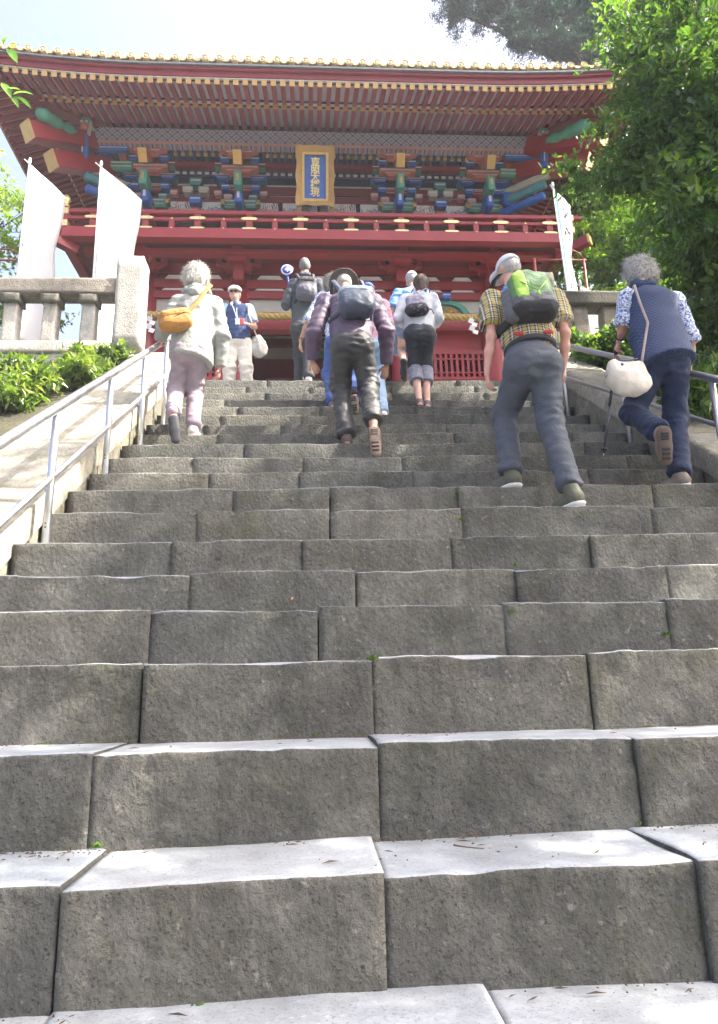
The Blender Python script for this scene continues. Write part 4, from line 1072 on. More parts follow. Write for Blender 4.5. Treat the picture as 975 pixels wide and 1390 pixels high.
def banner(pt, arm_end, hgt, pole_base, label, strip=False, swing=(0, 0), ink=False):
    pt = Vector(pt); ae = Vector(arm_end); pb = Vector(pole_base)
    root = empty('banner', pb, label, 'banner', None)
    MB().tube([pb, pb.lerp(pt, .5), pt+Vector((0, 0, .08))], [.02, .018, .015], 10).build('pole', 'pole_white', root, True)
    back = (pt-ae).normalized()*.12
    MB().tube([pt+back+Vector((0, 0, .03)), ae+Vector((0, 0, .03))], .010, 8).build('cross_arm', 'pole_white', root, True)
    MB().lathe([(.026, -.03), (.026, .05), (.012, .09), (0, .10)], tuple(pt+Vector((0, 0, .06))), 'z', 10).build('pole_cap', 'pole_white', root, True)
    nu, nv = 10, 26; V = []; along = (pb-pt).normalized(); nrm = (ae-pt).cross(Vector((0, 0, 1))).normalized()
    for j in range(nv+1):
        t = j/nv
        for i in range(nu+1):
            s = i/nu
            p = pt+(ae-pt)*s*(1-.06*math.sin(t*3))+along*hgt*t+Vector((swing[0], swing[1], 0))*s*t*t
            p += nrm*(.045*math.sin(t*6+s*2.4)*s+.02*math.sin(t*17+s*5)*s)
            V.append(p+Vector((.03, 0, 0)))
    W = nu+1; fs = [(j*W+i, j*W+i+1, (j+1)*W+i+1, (j+1)*W+i) for j in range(nv) for i in range(nu)]
    mb = MB(); mb.add(V, fs)
    if strip: mb.m = [1 if (k % nu) in ((0,) if not ink else (0,)) else 0 for k in range(len(fs))]
    cl = mb.build('cloth', ['banner_cloth', 'banner_green'], root, True)
    sol = cl.modifiers.new('thickness', 'SOLIDIFY'); sol.thickness = .003
    lo = MB()
    for k in range(7):
        p = pt+along*(hgt*(k+.3)/7); lo.tube([p+Vector((-.02, 0, 0)), p+Vector((.02, -.01, .0)), p+Vector((.05, 0, 0))], .007, 6)
    lo.build('ties', 'pole_white', root, True)
    if ink:
        # brush-written column, several stroke groups as ink on the cloth
        mb = MB()
        for c_ in range(6):
            tc = .10+c_*.145
            for k in range(6):
                s0 = .5+random.uniform(-.22, .22); t0 = tc+random.uniform(-.045, .045); ang = random.choice((0, 0, 1.4, .8, -.7)); L = random.uniform(.08, .20)
                pts = []
                for q in range(4):
                    s = s0+math.cos(ang)*L*(q/3-.5); t = t0+math.sin(ang)*L*(q/3-.5)*.30
                    p = pt+(ae-pt)*s*(1-.06*math.sin(t*3))+along*hgt*t+Vector((swing[0], swing[1], 0))*s*t*t+nrm*(.045*math.sin(t*6+s*2.4)*s+.02*math.sin(t*17+s*5)*s)+Vector((.03, 0, 0))
                    v = (Vector(CAM)-p); side = nrm if nrm.dot(v) > 0 else -nrm
                    pts.append(p+side*.006)
                mb.tube(pts, [.004, .008, .007, .003], 5)
        mb.build('brush_writing', 'ink', root, True)
    return root
Yb_ = 10.25
p2 = atY(137, 229, Yb_); e2 = atZ(190, 272, p2[2]); banner(p2, e2, 3.0, (p2[0]+.05, Yb_, ZL-.05), 'white banner standing directly behind the square granite end post')
p1 = atY(40, 225, Yb_); e1 = atZ(86, 268, p1[2]); banner(p1, e1, 3.0, (p1[0]+.02, Yb_, ZL-.05), 'white banner behind the granite fence, away from its end post')
p3 = atY(751, 258, Yb_); banner(p3, (p3[0]+.40, Yb_+.45, p3[2]), 3.0, (p3[0]+.10, Yb_, ZL-.05), 'white banner with green edge and black brush writing above the mossy fence', True, (-.28, -.25), True)
# second banner half hidden low behind the mossy balusters
p4 = atY(793, 404, 10.9); banner((4.62, 11.0, 6.9), (5.05, 11.3, 6.9), 1.7, (4.62, 11.0, ZL-.05), 'small pale banner showing between the balusters of the mossy fence', False)
paint('red_pole', (.30, .06, .04), .5, .15, 8, .03)
def frame_posts(x, Y, px_top, label):
    root = empty('pole_frame', (x, Y, ZL-.05), label, 'frame')
    z = zat(352, Y, px_top)
    MB().tube([(x, Y, ZL-.06), (x, Y, z)], .024, 8).build('post', 'red_pole', root, True)
    MB().tube([(x-.9, Y, ZL-.06), (x-.9, Y, z)], .024, 8).build('post', 'red_pole', root, True)
    MB().tube([(x-.95, Y, z-.02), (x+.05, Y, z-.02)], .02, 8).build('crossbar', 'red_pole', root, True)
    MB().tube([(x+.0, Y, z), (x-.06, Y, z+.12), (x-.2, Y, z+.19), (x-.5, Y, z+.20)], .014, 8).build('hook', 'red_pole', root, True)
frame_posts(xat(797, 392, 11.4), 11.4, 797, 'thin red metal pole frame between the mossy fence and the gate')
frame_posts(xat(28, 360, 11.4), 11.4, 28, 'thin red metal pole frame behind the white banners')

# ------------------------------------------------------------------ foliage
def leaf_mat(name, cols, trans, rough=.38, tcol=None):
    m, nt, b = new_mat(name)
    v = world_pos(nt)
    at = nd(nt, 'ShaderNodeAttribute'); at.attribute_name = 'tone'
    c = ramp(nt, at.outputs['Fac'], [(i/(len(cols)-1), q) for i, q in enumerate(cols)])
    nt.links.new(c, b.inputs['Base Color']); b.inputs['Roughness'].default_value = rough; b.inputs['Specular IOR Level'].default_value = .5
    tr = nd(nt, 'ShaderNodeBsdfTranslucent')
    tc = mixc(nt, 1.0, c, tcol or (1.9, 2.1, .7), 'MULTIPLY'); nt.links.new(tc, tr.inputs[0])
    mx = nd(nt, 'ShaderNodeMixShader'); mx.inputs[0].default_value = trans
    out = [n for n in nt.nodes if n.type == 'OUTPUT_MATERIAL'][0]
    nt.links.new(b.outputs[0], mx.inputs[1]); nt.links.new(tr.outputs[0], mx.inputs[2]); nt.links.new(mx.outputs[0], out.inputs[0])
    return m
leaf_mat('leaf_dark', [(.030, .066, .024), (.054, .112, .036), (.09, .165, .042), (.16, .21, .05)], .40, .24)
leaf_mat('leaf_bright', [(.05, .11, .015), (.09, .18, .02), (.15, .25, .03), (.22, .29, .04)], .45, .4)  # paler greens: the sunlit look is put into the leaf colour
leaf_mat('leaf_conifer', [(.03, .055, .045), (.045, .080, .060), (.07, .11, .075)], .35, .5, (1.3, 1.6, 1.3))  # bluish pallor of veiling glare is mixed into these greens
leaf_mat('leaf_shrub', [(.03, .06, .015), (.06, .11, .02), (.10, .17, .03), (.20, .24, .08)], .32, .32)
m, nt, b = new_mat('bark'); v = world_pos(nt); mp = nd(nt, 'ShaderNodeMapping'); mp.inputs['Scale'].default_value = (9, 9, 2); nt.links.new(v, mp.inputs[0])
n_ = noise_tex(nt, mp.outputs[0], 2, 6, .7); nt.links.new(ramp(nt, n_, [(.3, (.03, .024, .018)), (.7, (.11, .09, .07))]), b.inputs['Base Color']); b.inputs['Roughness'].default_value = .95; bump(nt, b, n_, 1, .03)

def leaves_np(S, D, L, per, size, rng, ratio=.42, droop=.15, spread=1.0, flat=.5):
    """leaves set alternately along twigs: S start, D unit direction, L length -> verts, tris, tone"""
    n = len(S)
    t = (np.arange(per)[None, :]+rng.random((n, per)))/per
    P = S[:, None, :]+D[:, None, :]*(L[:, None]*t)[:, :, None]
    P[:, :, 2] -= droop*L[:, None]*t**2
    P = P.reshape(-1, 3); Dd = np.repeat(D, per, 0)
    N = len(P)
    rv = rng.normal(size=(N, 3)); rv -= Dd*(rv*Dd).sum(1, keepdims=True); rv /= np.linalg.norm(rv, axis=1, keepdims=True)+1e-9
    ld = Dd*.55+rv*spread; ld[:, 2] -= .12; ld /= np.linalg.norm(ld, axis=1, keepdims=True)
    up = rng.normal(size=(N, 3))*flat; up[:, 2] += 1.0
    sd = np.cross(ld, up); sd /= np.linalg.norm(sd, axis=1, keepdims=True)+1e-9
    nm = np.cross(sd, ld)
    s = size*(.65+.7*rng.random(N))[:, None]
    a = P; b_ = P+ld*s*.48+sd*s*ratio*.5+nm*s*.07; c = P+ld*s-nm*s*.06; d = P+ld*s*.48-sd*s*ratio*.5+nm*s*.07
    V = np.stack([a, b_, c, d], 1).reshape(-1, 3)
    i = np.arange(N)*4; T = np.stack([np.stack([i, i+1, i+2], 1), np.stack([i, i+2, i+3], 1)], 1).reshape(-1, 3)
    return V, T
def foliage_mesh(name, V, T, tone, mat):
    me = np_mesh(name, V, T, mat, None, False)
    at = me.attributes.new('tone', 'FLOAT', 'FACE'); at.data.foreach_set('value', np.ascontiguousarray(tone, dtype=np.float32)); return me
def limb(mb, a, b_, r0, r1, rng, bend=.12, n=6, sides=7):
    a = Vector(a); b_ = Vector(b_); L = (b_-a).length
    k = Vector(rng.normal(size=3))*L*bend; k.z = abs(k.z)*.6
    pts = [a.lerp(b_, t)+k*math.sin(t*math.pi) for t in [i/n for i in range(n+1)]]
    mb.tube(pts, [r0+(r1-r0)*i/n for i in range(n+1)], sides); return pts
def tree(name, label, base, clumps, twigs, per, size, mat, trunk_r=.18, seed=1, ratio=.42, cat='tree', group=None, twig_len=.45, trunk_top=None, tone_bias=0.0, spread=1.0, flat=.5, shell=.35):
    """trunk, limbs to each clump, twigs with leaves; clumps: (x,y,z,r) or (x,y,z,rx,ry,rz)"""
    rng = np.random.default_rng(seed); base = Vector(base)
    root = empty(name, base, label, cat, group)
    C = np.array([(c if len(c) == 6 else (*c[:3], c[3], c[3], c[3])) for c in clumps], float)
    cc = C[:, :3].mean(0); top = Vector(trunk_top) if trunk_top is not None else Vector((base.x*.5+cc[0]*.5, base.y*.5+cc[1]*.5, cc[2]))
    wood = MB(); tp = limb(wood, base-Vector((0, 0, .15)), top, trunk_r, trunk_r*.35, rng, .05, 10, 10)
    vol = (C[:, 3]*C[:, 4]*C[:, 5])**(2/3); cnt = np.maximum(6, (twigs*vol/vol.sum()).astype(int))
    S = []; D = []
    for q, c in enumerate(C):
        st = tp[min(10, max(3, int(3+7*np.clip((c[2]-base.z)/(top.z-base.z+1e-3)*.9, 0, 1))))]
        lp_ = limb(wood, st, c[:3], trunk_r*.42*min(1.2, c[3]), .018, rng, .10)
        n = cnt[q]
        # sub-limbs gather twigs into sprays
        ns = max(3, n//12)
        u = rng.normal(size=(ns, 3)); u /= np.linalg.norm(u, axis=1, keepdims=True); rad = (shell+(1-shell)*rng.random(ns))[:, None]
        tips = c[:3]+u*rad*c[3:6]
        for t_ in tips[:min(ns, 26)]:
            limb(wood, lp_[rng.integers(3, 7)], t_, .016, .005, rng, .10, 4, 4)
        k = rng.integers(0, ns, n)
        off = rng.normal(size=(n, 3))*np.array([.20, .20, .11])*c[3]
        s_ = tips[k]+off; d_ = (s_-c[:3])/c[3]+rng.normal(size=(n, 3))*.6; d_[:, 2] *= .6; d_ /= np.linalg.norm(d_, axis=1, keepdims=True)+1e-9
        S.append(s_-d_*twig_len*.4); D.append(d_)
    S = np.concatenate(S); D = np.concatenate(D)
    V, T = leaves_np(S, D, twig_len*(.6+.7*rng.random(len(S))), per, size, rng, ratio, .2, spread, flat)
    tw = np.repeat(rng.random(len(S)), per); tone = np.clip(.55*tw+.45*rng.random(len(tw))+tone_bias, 0, 1); tone = np.repeat(tone, 2)
    wood.build('trunk', 'bark', root, True)
    b0 = np.array(base); o = put('crown', foliage_mesh('crown', V-b0, T, tone, mat), root, base)
    return root
def P(px_, py_, Y, r): q = atY(px_, py_, Y); return (q[0], q[1], q[2], r)
tree('broadleaf_tree', 'tall dark glossy-leaved evergreen overhanging the mossy fence and handrail', (6.4, 8.4, 4.0),
     [P(905, 25, 7.4, .85), P(960, 60, 6.9, 1.0), P(915, 110, 7.2, .62), P(950, 160, 6.8, .9), P(868, 195, 7.8, .50), P(930, 240, 7.3, .85), P(812, 236, 8.2, .34), P(772, 233, 8.5, .20), P(850, 262, 7.9, .34), P(985, 280, 6.6, .8), P(1000, 120, 6.4, 1.0), P(945, 330, 7.6, .45), P(985, 380, 6.8, .7), P(842, 180, 8.2, .26),  P(965, 455, 7.0, .5), P(1030, 300, 6.2, 1.0), P(1000, 500, 6.4, .5), P(935, 465, 7.8, .45)],
     3500, 13, .105, 'leaf_dark', .20, 11, group='trees around the gate')
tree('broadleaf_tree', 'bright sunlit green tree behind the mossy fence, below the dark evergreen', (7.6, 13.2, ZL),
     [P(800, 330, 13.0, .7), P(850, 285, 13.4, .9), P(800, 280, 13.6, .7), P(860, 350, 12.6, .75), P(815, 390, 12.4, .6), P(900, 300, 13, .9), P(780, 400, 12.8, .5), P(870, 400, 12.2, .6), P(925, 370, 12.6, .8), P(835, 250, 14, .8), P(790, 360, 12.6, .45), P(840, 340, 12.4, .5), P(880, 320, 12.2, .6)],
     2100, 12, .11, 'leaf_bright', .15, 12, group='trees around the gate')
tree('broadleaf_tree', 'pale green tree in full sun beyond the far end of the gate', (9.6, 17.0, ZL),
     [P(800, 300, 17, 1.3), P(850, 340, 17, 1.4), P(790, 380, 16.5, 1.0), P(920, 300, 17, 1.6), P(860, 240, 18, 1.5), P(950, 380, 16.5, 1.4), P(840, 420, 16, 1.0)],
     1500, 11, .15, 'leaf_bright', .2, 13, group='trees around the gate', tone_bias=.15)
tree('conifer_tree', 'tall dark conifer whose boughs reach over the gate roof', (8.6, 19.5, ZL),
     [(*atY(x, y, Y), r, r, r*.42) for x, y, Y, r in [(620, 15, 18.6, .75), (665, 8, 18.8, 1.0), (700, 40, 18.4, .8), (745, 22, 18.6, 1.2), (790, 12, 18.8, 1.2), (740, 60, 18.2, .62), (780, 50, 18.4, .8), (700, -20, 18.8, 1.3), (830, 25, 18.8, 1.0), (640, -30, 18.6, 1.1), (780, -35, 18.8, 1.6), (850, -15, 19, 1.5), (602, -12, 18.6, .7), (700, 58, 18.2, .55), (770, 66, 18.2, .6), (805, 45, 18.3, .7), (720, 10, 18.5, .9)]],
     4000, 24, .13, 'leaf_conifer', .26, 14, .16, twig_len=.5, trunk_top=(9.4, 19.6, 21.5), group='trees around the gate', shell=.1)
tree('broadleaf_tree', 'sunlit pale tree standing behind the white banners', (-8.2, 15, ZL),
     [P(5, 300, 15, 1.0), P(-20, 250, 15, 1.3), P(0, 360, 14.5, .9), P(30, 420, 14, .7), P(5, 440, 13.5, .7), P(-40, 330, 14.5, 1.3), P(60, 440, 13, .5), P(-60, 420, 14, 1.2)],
     520, 11, .13, 'leaf_bright', .18, 15, group='trees around the gate', tone_bias=.45)  # tone bias pales the leaves to imitate overexposure
# trees beside and behind the visitor that shade the stairs
tree('broadleaf_tree', 'spreading evergreen at the foot of the stairs that shades the lower steps', (6.2, .6, .3),
     [(5.4, 1.6, 6.6, 1.7), (6.6, 2.6, 7.6, 1.7), (5.0, -.2, 6.8, 1.9), (6.2, -1.2, 8.2, 2.0), (7.4, .6, 9.2, 1.9), (4.2, -1.8, 7.2, 1.6), (6.6, .2, 10.0, 1.7), (7.6, 2.2, 9.6, 1.5), (5.6, 3.2, 5.6, 1.2), (7.4, -1.6, 10.6, 1.7)],
     980, 11, .17, 'leaf_dark', .26, 16, group='trees around the gate', twig_len=.6)
tree('broadleaf_tree', 'evergreen beside the right handrail that shades the middle steps', (7.2, 4.6, 2.2),
     [(6.4, 4.4, 7.2, 1.5), (7.4, 3.6, 8.6, 1.6), (6.0, 5.6, 6.6, 1.2), (7.8, 5.2, 8.8, 1.5), (8.2, 3.8, 10.2, 1.4), (6.8, 2.6, 9.8, 1.2), (6.6, 3.6, 11.2, 1.3), (7.4, 4.4, 12.2, 1.1)],
     900, 11, .16, 'leaf_dark', .22, 17, group='trees around the gate', twig_len=.55)
tree('shade_cedar', 'tall unseen cedar added past the top of the stairs to shade the gate front', (7.9, 11.6, ZL),  # unseen tree, added so that its crown keeps sun off the gate
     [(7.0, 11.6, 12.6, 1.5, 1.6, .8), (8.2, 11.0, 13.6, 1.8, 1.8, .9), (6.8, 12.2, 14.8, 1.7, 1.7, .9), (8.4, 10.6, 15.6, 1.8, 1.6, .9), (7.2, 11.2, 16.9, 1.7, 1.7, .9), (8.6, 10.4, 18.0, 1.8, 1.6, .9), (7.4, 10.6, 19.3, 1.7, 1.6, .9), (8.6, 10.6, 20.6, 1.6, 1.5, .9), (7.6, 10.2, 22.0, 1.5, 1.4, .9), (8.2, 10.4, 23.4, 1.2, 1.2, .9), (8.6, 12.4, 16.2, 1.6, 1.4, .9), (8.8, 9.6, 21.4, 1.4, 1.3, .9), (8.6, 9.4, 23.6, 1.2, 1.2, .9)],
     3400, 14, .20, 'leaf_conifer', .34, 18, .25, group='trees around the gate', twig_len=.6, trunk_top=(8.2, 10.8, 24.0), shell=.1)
# ------------------------------------------------------------------ shrubs
def shrub(base, r, h, n, label, seed, size=.085, mat='leaf_shrub', bias=0.0, per=9):
    b_ = Vector(base); rng = np.random.default_rng(seed)
    cl = [(b_.x+rng.uniform(-.4, .4)*r, b_.y+rng.uniform(-.3, .3)*r, b_.z+h*rng.uniform(.35, .8), r*rng.uniform(.4, .6), r*.45, h*.33) for i in range(5)]
    return tree('shrub', label, b_, cl, n, per, size, mat, .02, seed, .45, 'shrub', 'shrubs beside the stairs', .22, (b_.x, b_.y, b_.z+h*.6), bias)
for i, (px_, py_, Y, r, h, n, lab) in enumerate([
    (150, 500, 9.3, .36, .40, 90, 'leafy shrub at the foot of the square granite end post'), (105, 505, 9.2, .42, .38, 110, 'leafy shrub under the granite fence, next to the end-post shrub'),
    (15, 530, 8.8, .45, .4, 110, 'pale sunlit shrub under the far granite balusters'),
    (45, 568, 7.9, .42, .34, 150, 'dark low shrub hugging the sunlit coping'), (95, 560, 8.3, .36, .30, 100, 'shrub spilling over the sunlit coping below the fence'), (0, 590, 7.4, .45, .36, 160, 'dense dark shrub beside the lowest visible part of the sunlit coping'),
    (130, 535, 8.8, .36, .3, 80, 'bright green shrub between the coping and the end post'), (-40, 560, 8.2, .5, .45, 120, 'broad shrub on the sunny bank away from the coping')]):
    q = atY(px_, py_, Y); z = ground_z(q[0], Y); shrub((q[0], Y, z), r, h+max(0, q[2]-z)*.3, n, lab, 30+i, .10, 'leaf_shrub', .22)
for i, (px_, py_, Y, r, h, n, lab) in enumerate([
    (792, 500, 9.1, .42, .5, 190, 'dark shrub under the mossy fence beside the coping'), (825, 505, 8.7, .40, .5, 180, 'dark shrub behind the white handbag and coping'), (900, 560, 7.4, .5, .7, 220, 'dark shrub beside the coping behind the quilted vest'),
    (950, 580, 6.8, .5, .8, 220, 'tall dark shrub behind the right handrail'), (990, 600, 6.2, .6, .8, 220, 'large dark shrub at the outer side of the right handrail'), (870, 500, 8.6, .5, .8, 220, 'dark leafy shrub under the overhanging evergreen')]):
    q = atY(px_, py_, Y); z = ground_z(q[0], Y); shrub((q[0], Y, z), r, h+max(0, q[2]-z)*.5, n, lab, 50+i, .085, 'leaf_dark', .1)
# shrubs on the terrace behind the fences
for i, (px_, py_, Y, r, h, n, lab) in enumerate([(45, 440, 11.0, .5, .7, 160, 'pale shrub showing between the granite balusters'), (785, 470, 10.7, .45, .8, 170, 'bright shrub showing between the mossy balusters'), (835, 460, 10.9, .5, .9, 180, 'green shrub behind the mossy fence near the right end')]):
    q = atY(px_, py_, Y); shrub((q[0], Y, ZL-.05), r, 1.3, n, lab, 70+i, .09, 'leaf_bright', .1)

# ------------------------------------------------------------------ hanging branch in the upper left corner
def hanging_branch():
    Yn = 3.6
    o = Vector(atY(-60, 60, Yn)); root = empty('hanging_branch', o, 'fresh green leafy branch tip hanging in from beside the eaves', 'branch')
    w = MB(); ends = [(0, 118), (20, 128), (38, 124), (40, 140), (30, 148), (14, 66), (24, 84), (8, 55)]
    a = Vector(atY(0, 112, Yn)); w.tube([o, o.lerp(a, .5)+Vector((0, 0, -.05)), a, Vector(atY(30, 133, Yn))], [.008, .006, .004, .002], 6); b2 = Vector(atY(12, 70, Yn)); w.tube([o, o.lerp(b2, .6)+Vector((0, 0, .03)), b2, Vector(atY(24, 92, Yn))], [.007, .005, .004, .002], 6)
    w.build('twig', 'bark', root, True)
    leaves = [((2, 112), (16, 134), .045), ((8, 124), (28, 122), .03), ((18, 128), (45, 128), .035), ((20, 131), (43, 148), .035), ((16, 132), (26, 147), .035), ((4, 62), (14, 50), .04), ((10, 66), (24, 86), .05), ((12, 74), (20, 84), .03), ((0, 120), (-8, 136), .04), ((16, 66), (26, 62), .03)]
    for (b_, t_, w_) in leaves:
        p = Vector(atY(*b_, Yn)); q = Vector(atY(*t_, Yn-.05)); d = q-p; L = d.length; sd = d.normalized().cross(Vector((0, -.75, .65))).normalized(); nm = sd.cross(d.normalized())
        mb = MB(); prof = [0, .55, .9, 1, .85, .5, 0]; V = []
        for i, f in enumerate(prof):
            c = p+d*(i/6)+nm*(.012*math.sin(i/6*math.pi))
            V += [c-sd*w_*f*.5+nm*.006*f, c-nm*.002, c+sd*w_*f*.5+nm*.006*f]
        mb.add(V, [(3*i+k, 3*i+k+1, 3*i+4+k, 3*i+3+k) for i in range(6) for k in range(2)])
        lf = mb.build('leaf', 'leaf_fresh', root, True)
m_ = paint('leaf_fresh_base', (.10, .26, .03), .4)
m, nt, b = new_mat('leaf_fresh'); c = ramp(nt, rnd_obj(nt), [(0, (.06, .17, .02)), (1, (.17, .34, .04))]); nt.links.new(c, b.inputs['Base Color']); b.inputs['Roughness'].default_value = .35
tr = nd(nt, 'ShaderNodeBsdfTranslucent'); tr.inputs[0].default_value = (.25, .5, .06, 1); mx = nd(nt, 'ShaderNodeMixShader'); mx.inputs[0].default_value = .45
out = [n for n in nt.nodes if n.type == 'OUTPUT_MATERIAL'][0]; nt.links.new(b.outputs[0], mx.inputs[1]); nt.links.new(tr.outputs[0], mx.inputs[2]); nt.links.new(mx.outputs[0], out.inputs[0])
hanging_branch()
# ------------------------------------------------------------------ smooth bodies: distance fields turned into meshes (surface nets)
def _n(v): v = np.asarray(v, float); return v/(np.linalg.norm(v)+1e-12)
def rcone(a, b, ra, rb, n=None, f=1.0):
    """limb from a to b with radii ra, rb; flattened by f along n"""
    a = np.asarray(a, float); b = np.asarray(b, float)
    if n is not None:
        n = _n(n); k = 1/f-1
        ba = (b-a)+n*((b-a)@n)*k
    else: ba = b-a
    L2 = float(ba@ba)+1e-9
    def fn(p):
        q = p-a
        if n is not None: q = q+np.outer((q@n)*k, n)
        t = np.clip(q@ba/L2, 0, 1)
        return np.linalg.norm(q-t[:, None]*ba, axis=1)-(ra+(rb-ra)*t)
    return fn
def ell(c, R, rad):
    """ellipsoid; R rows are its axes"""
    c = np.asarray(c, float); R = np.asarray(R, float); rad = np.asarray(rad, float); m = rad.min()
    def fn(p):
        q = (p-c)@R.T/rad; l = np.linalg.norm(q, axis=1); return (l-1)*m*np.clip(l, .6, 1.4)
    return fn
def rbox(c, R, half, r):
    c = np.asarray(c, float); R = np.asarray(R, float); half = np.asarray(half, float)-r
    def fn(p):
        q = np.abs((p-c)@R.T)-half
        return np.linalg.norm(np.maximum(q, 0), axis=1)+np.minimum(q.max(1), 0)-r
    return fn
def U(fs, k=.03):
    def fn(p):
        d = fs[0](p)
        for g in fs[1:]:
            e = g(p); h = np.maximum(k-np.abs(d-e), 0)/k; d = np.minimum(d, e)-h*h*k*.25
        return d
    return fn
def CUT(f, pt, nrm):
    pt = np.asarray(pt, float); nrm = _n(nrm)
    return lambda p: np.maximum(f(p), (p-pt)@nrm)
def SUB(f, g, k=.01):
    def fn(p):
        a = f(p); b = -g(p); h = np.maximum(k-np.abs(a-b), 0)/k; return np.maximum(a, b)+h*h*k*.25
    return fn
def OFF(f, r): return lambda p: f(p)-r
def surf(fn, lo, hi, h):
    B = 4; lo = np.asarray(lo, float)-2*h; hi = np.asarray(hi, float)+2*h
    nb = np.ceil((hi-lo)/(h*B)).astype(int)+1; n = nb*B+1
    cs = [lo[i]+h*B*(np.arange(nb[i])+.5) for i in range(3)]
    G = np.stack(np.meshgrid(*cs, indexing='ij'), -1).reshape(-1, 3)
    dc = fn(G); act = np.abs(dc) < h*B*1.25
    V = np.repeat(np.repeat(np.repeat(np.where(dc.reshape(nb) < 0, -1.0, 1.0), B, 0), B, 1), B, 2)
    V = np.pad(V, ((0, 1), (0, 1), (0, 1)), mode='edge')
    M = np.zeros(n, bool); idx = np.argwhere(act.reshape(nb))
    if len(idx) == 0: return np.zeros((0, 3)), np.zeros((0, 4), int)
    o = np.stack(np.meshgrid(*[np.arange(B+1)]*3, indexing='ij'), -1).reshape(-1, 3)
    pts = (idx[:, None, :]*B+o[None]).reshape(-1, 3); M[pts[:, 0], pts[:, 1], pts[:, 2]] = True
    ids = np.argwhere(M); V[M] = fn(lo+ids*h)
    S = V < 0
    c8 = [(i, j, k) for i in (0, 1) for j in (0, 1) for k in (0, 1)]
    def sl(A, c): return A[c[0]:A.shape[0]-1+c[0], c[1]:A.shape[1]-1+c[1], c[2]:A.shape[2]-1+c[2]]
    cnt = sum(sl(S, c).astype(np.int8) for c in c8); mixed = (cnt > 0) & (cnt < 8)
    cell = np.argwhere(mixed); cid = -np.ones(mixed.shape, np.int64); cid[mixed] = np.arange(len(cell))
    acc = np.zeros((len(cell), 3)); num = np.zeros(len(cell))
    for a in c8:
        for ax in range(3):
            if a[ax]: continue
            b = list(a); b[ax] = 1
            ia = cell+np.array(a); ib = cell+np.array(b)
            va = V[ia[:, 0], ia[:, 1], ia[:, 2]]; vb = V[ib[:, 0], ib[:, 1], ib[:, 2]]
            cr = (va < 0) != (vb < 0); t = np.where(cr, va/(va-vb+1e-12*(va == vb)), 0)
            pt = np.array(a)[None]+np.zeros((len(cell), 1)); pt[:, ax] += t
            acc[cr] += pt[cr]; num[cr] += 1
    P = lo+(cell+acc/np.maximum(num, 1)[:, None])*h
    Q = []
    for ax in range(3):
        u, v = [(1, 2), (2, 0), (0, 1)][ax]
        s0 = np.take(S, range(S.shape[ax]-1), ax); s1 = np.take(S, range(1, S.shape[ax]), ax)
        e = np.argwhere(s0 != s1)
        e = e[(e[:, u] > 0) & (e[:, v] > 0) & (e[:, u] < S.shape[u]-1) & (e[:, v] < S.shape[v]-1)]
        flip = ~s0[e[:, 0], e[:, 1], e[:, 2]]
        def cc(du, dv):
            q = e.copy(); q[:, u] += du; q[:, v] += dv; return cid[q[:, 0], q[:, 1], q[:, 2]]
        q = np.stack([cc(-1, -1), cc(0, -1), cc(0, 0), cc(-1, 0)], 1)
        q[flip] = q[flip][:, ::-1]; Q.append(q[(q >= 0).all(1)])
    return P, np.concatenate(Q)
def vnormals(P, Q):
    n = np.cross(P[Q[:, 2]]-P[Q[:, 0]], P[Q[:, 3]]-P[Q[:, 1]]); N = np.zeros_like(P)
    for k in range(4): np.add.at(N, Q[:, k], n)
    return N/(np.linalg.norm(N, axis=1, keepdims=True)+1e-12)
def folds(P, Q, amp, scale, axis=None, seed=0.0, sharp=True, foci=None, reach=.13):
    """cloth folds: noise stretched along an axis, pushed along the normals"""
    N = vnormals(P, Q); out = P.copy(); wgt = np.ones(len(P))
    if foci is not None:
        d2 = np.min([((P-np.asarray(f))**2).sum(1) for f in foci], axis=0); wgt = .42+1.15*np.exp(-d2/reach**2)
    for i in range(len(P)):
        q = Vector(P[i])*scale
        if axis is not None: q = Vector((q.x*axis[0], q.y*axis[1], q.z*axis[2]))
        a = mnoise.noise(q+Vector((seed, 0, 0))); b = mnoise.noise(q*2.3+Vector((0, seed, 0)))
        if sharp: a = (1-2*abs(a))*.8
        out[i] += N[i]*(amp*wgt[i]*(a+.5*b))
    return out
def soften(P, Q, it=2):
    """relax the net so that the cell pattern does not show"""
    for _ in range(it):
        acc = np.zeros_like(P); num = np.zeros(len(P))
        for a, b in ((0, 1), (1, 2), (2, 3), (3, 0)):
            np.add.at(acc, Q[:, a], P[Q[:, b]]); np.add.at(num, Q[:, a], 1)
            np.add.at(acc, Q[:, b], P[Q[:, a]]); np.add.at(num, Q[:, b], 1)
        P = P*.5+.5*acc/np.maximum(num, 1)[:, None]
    return P
def bounds(pts, r): a = np.array([np.asarray(p, float) for p in pts]); return a.min(0)-r, a.max(0)+r

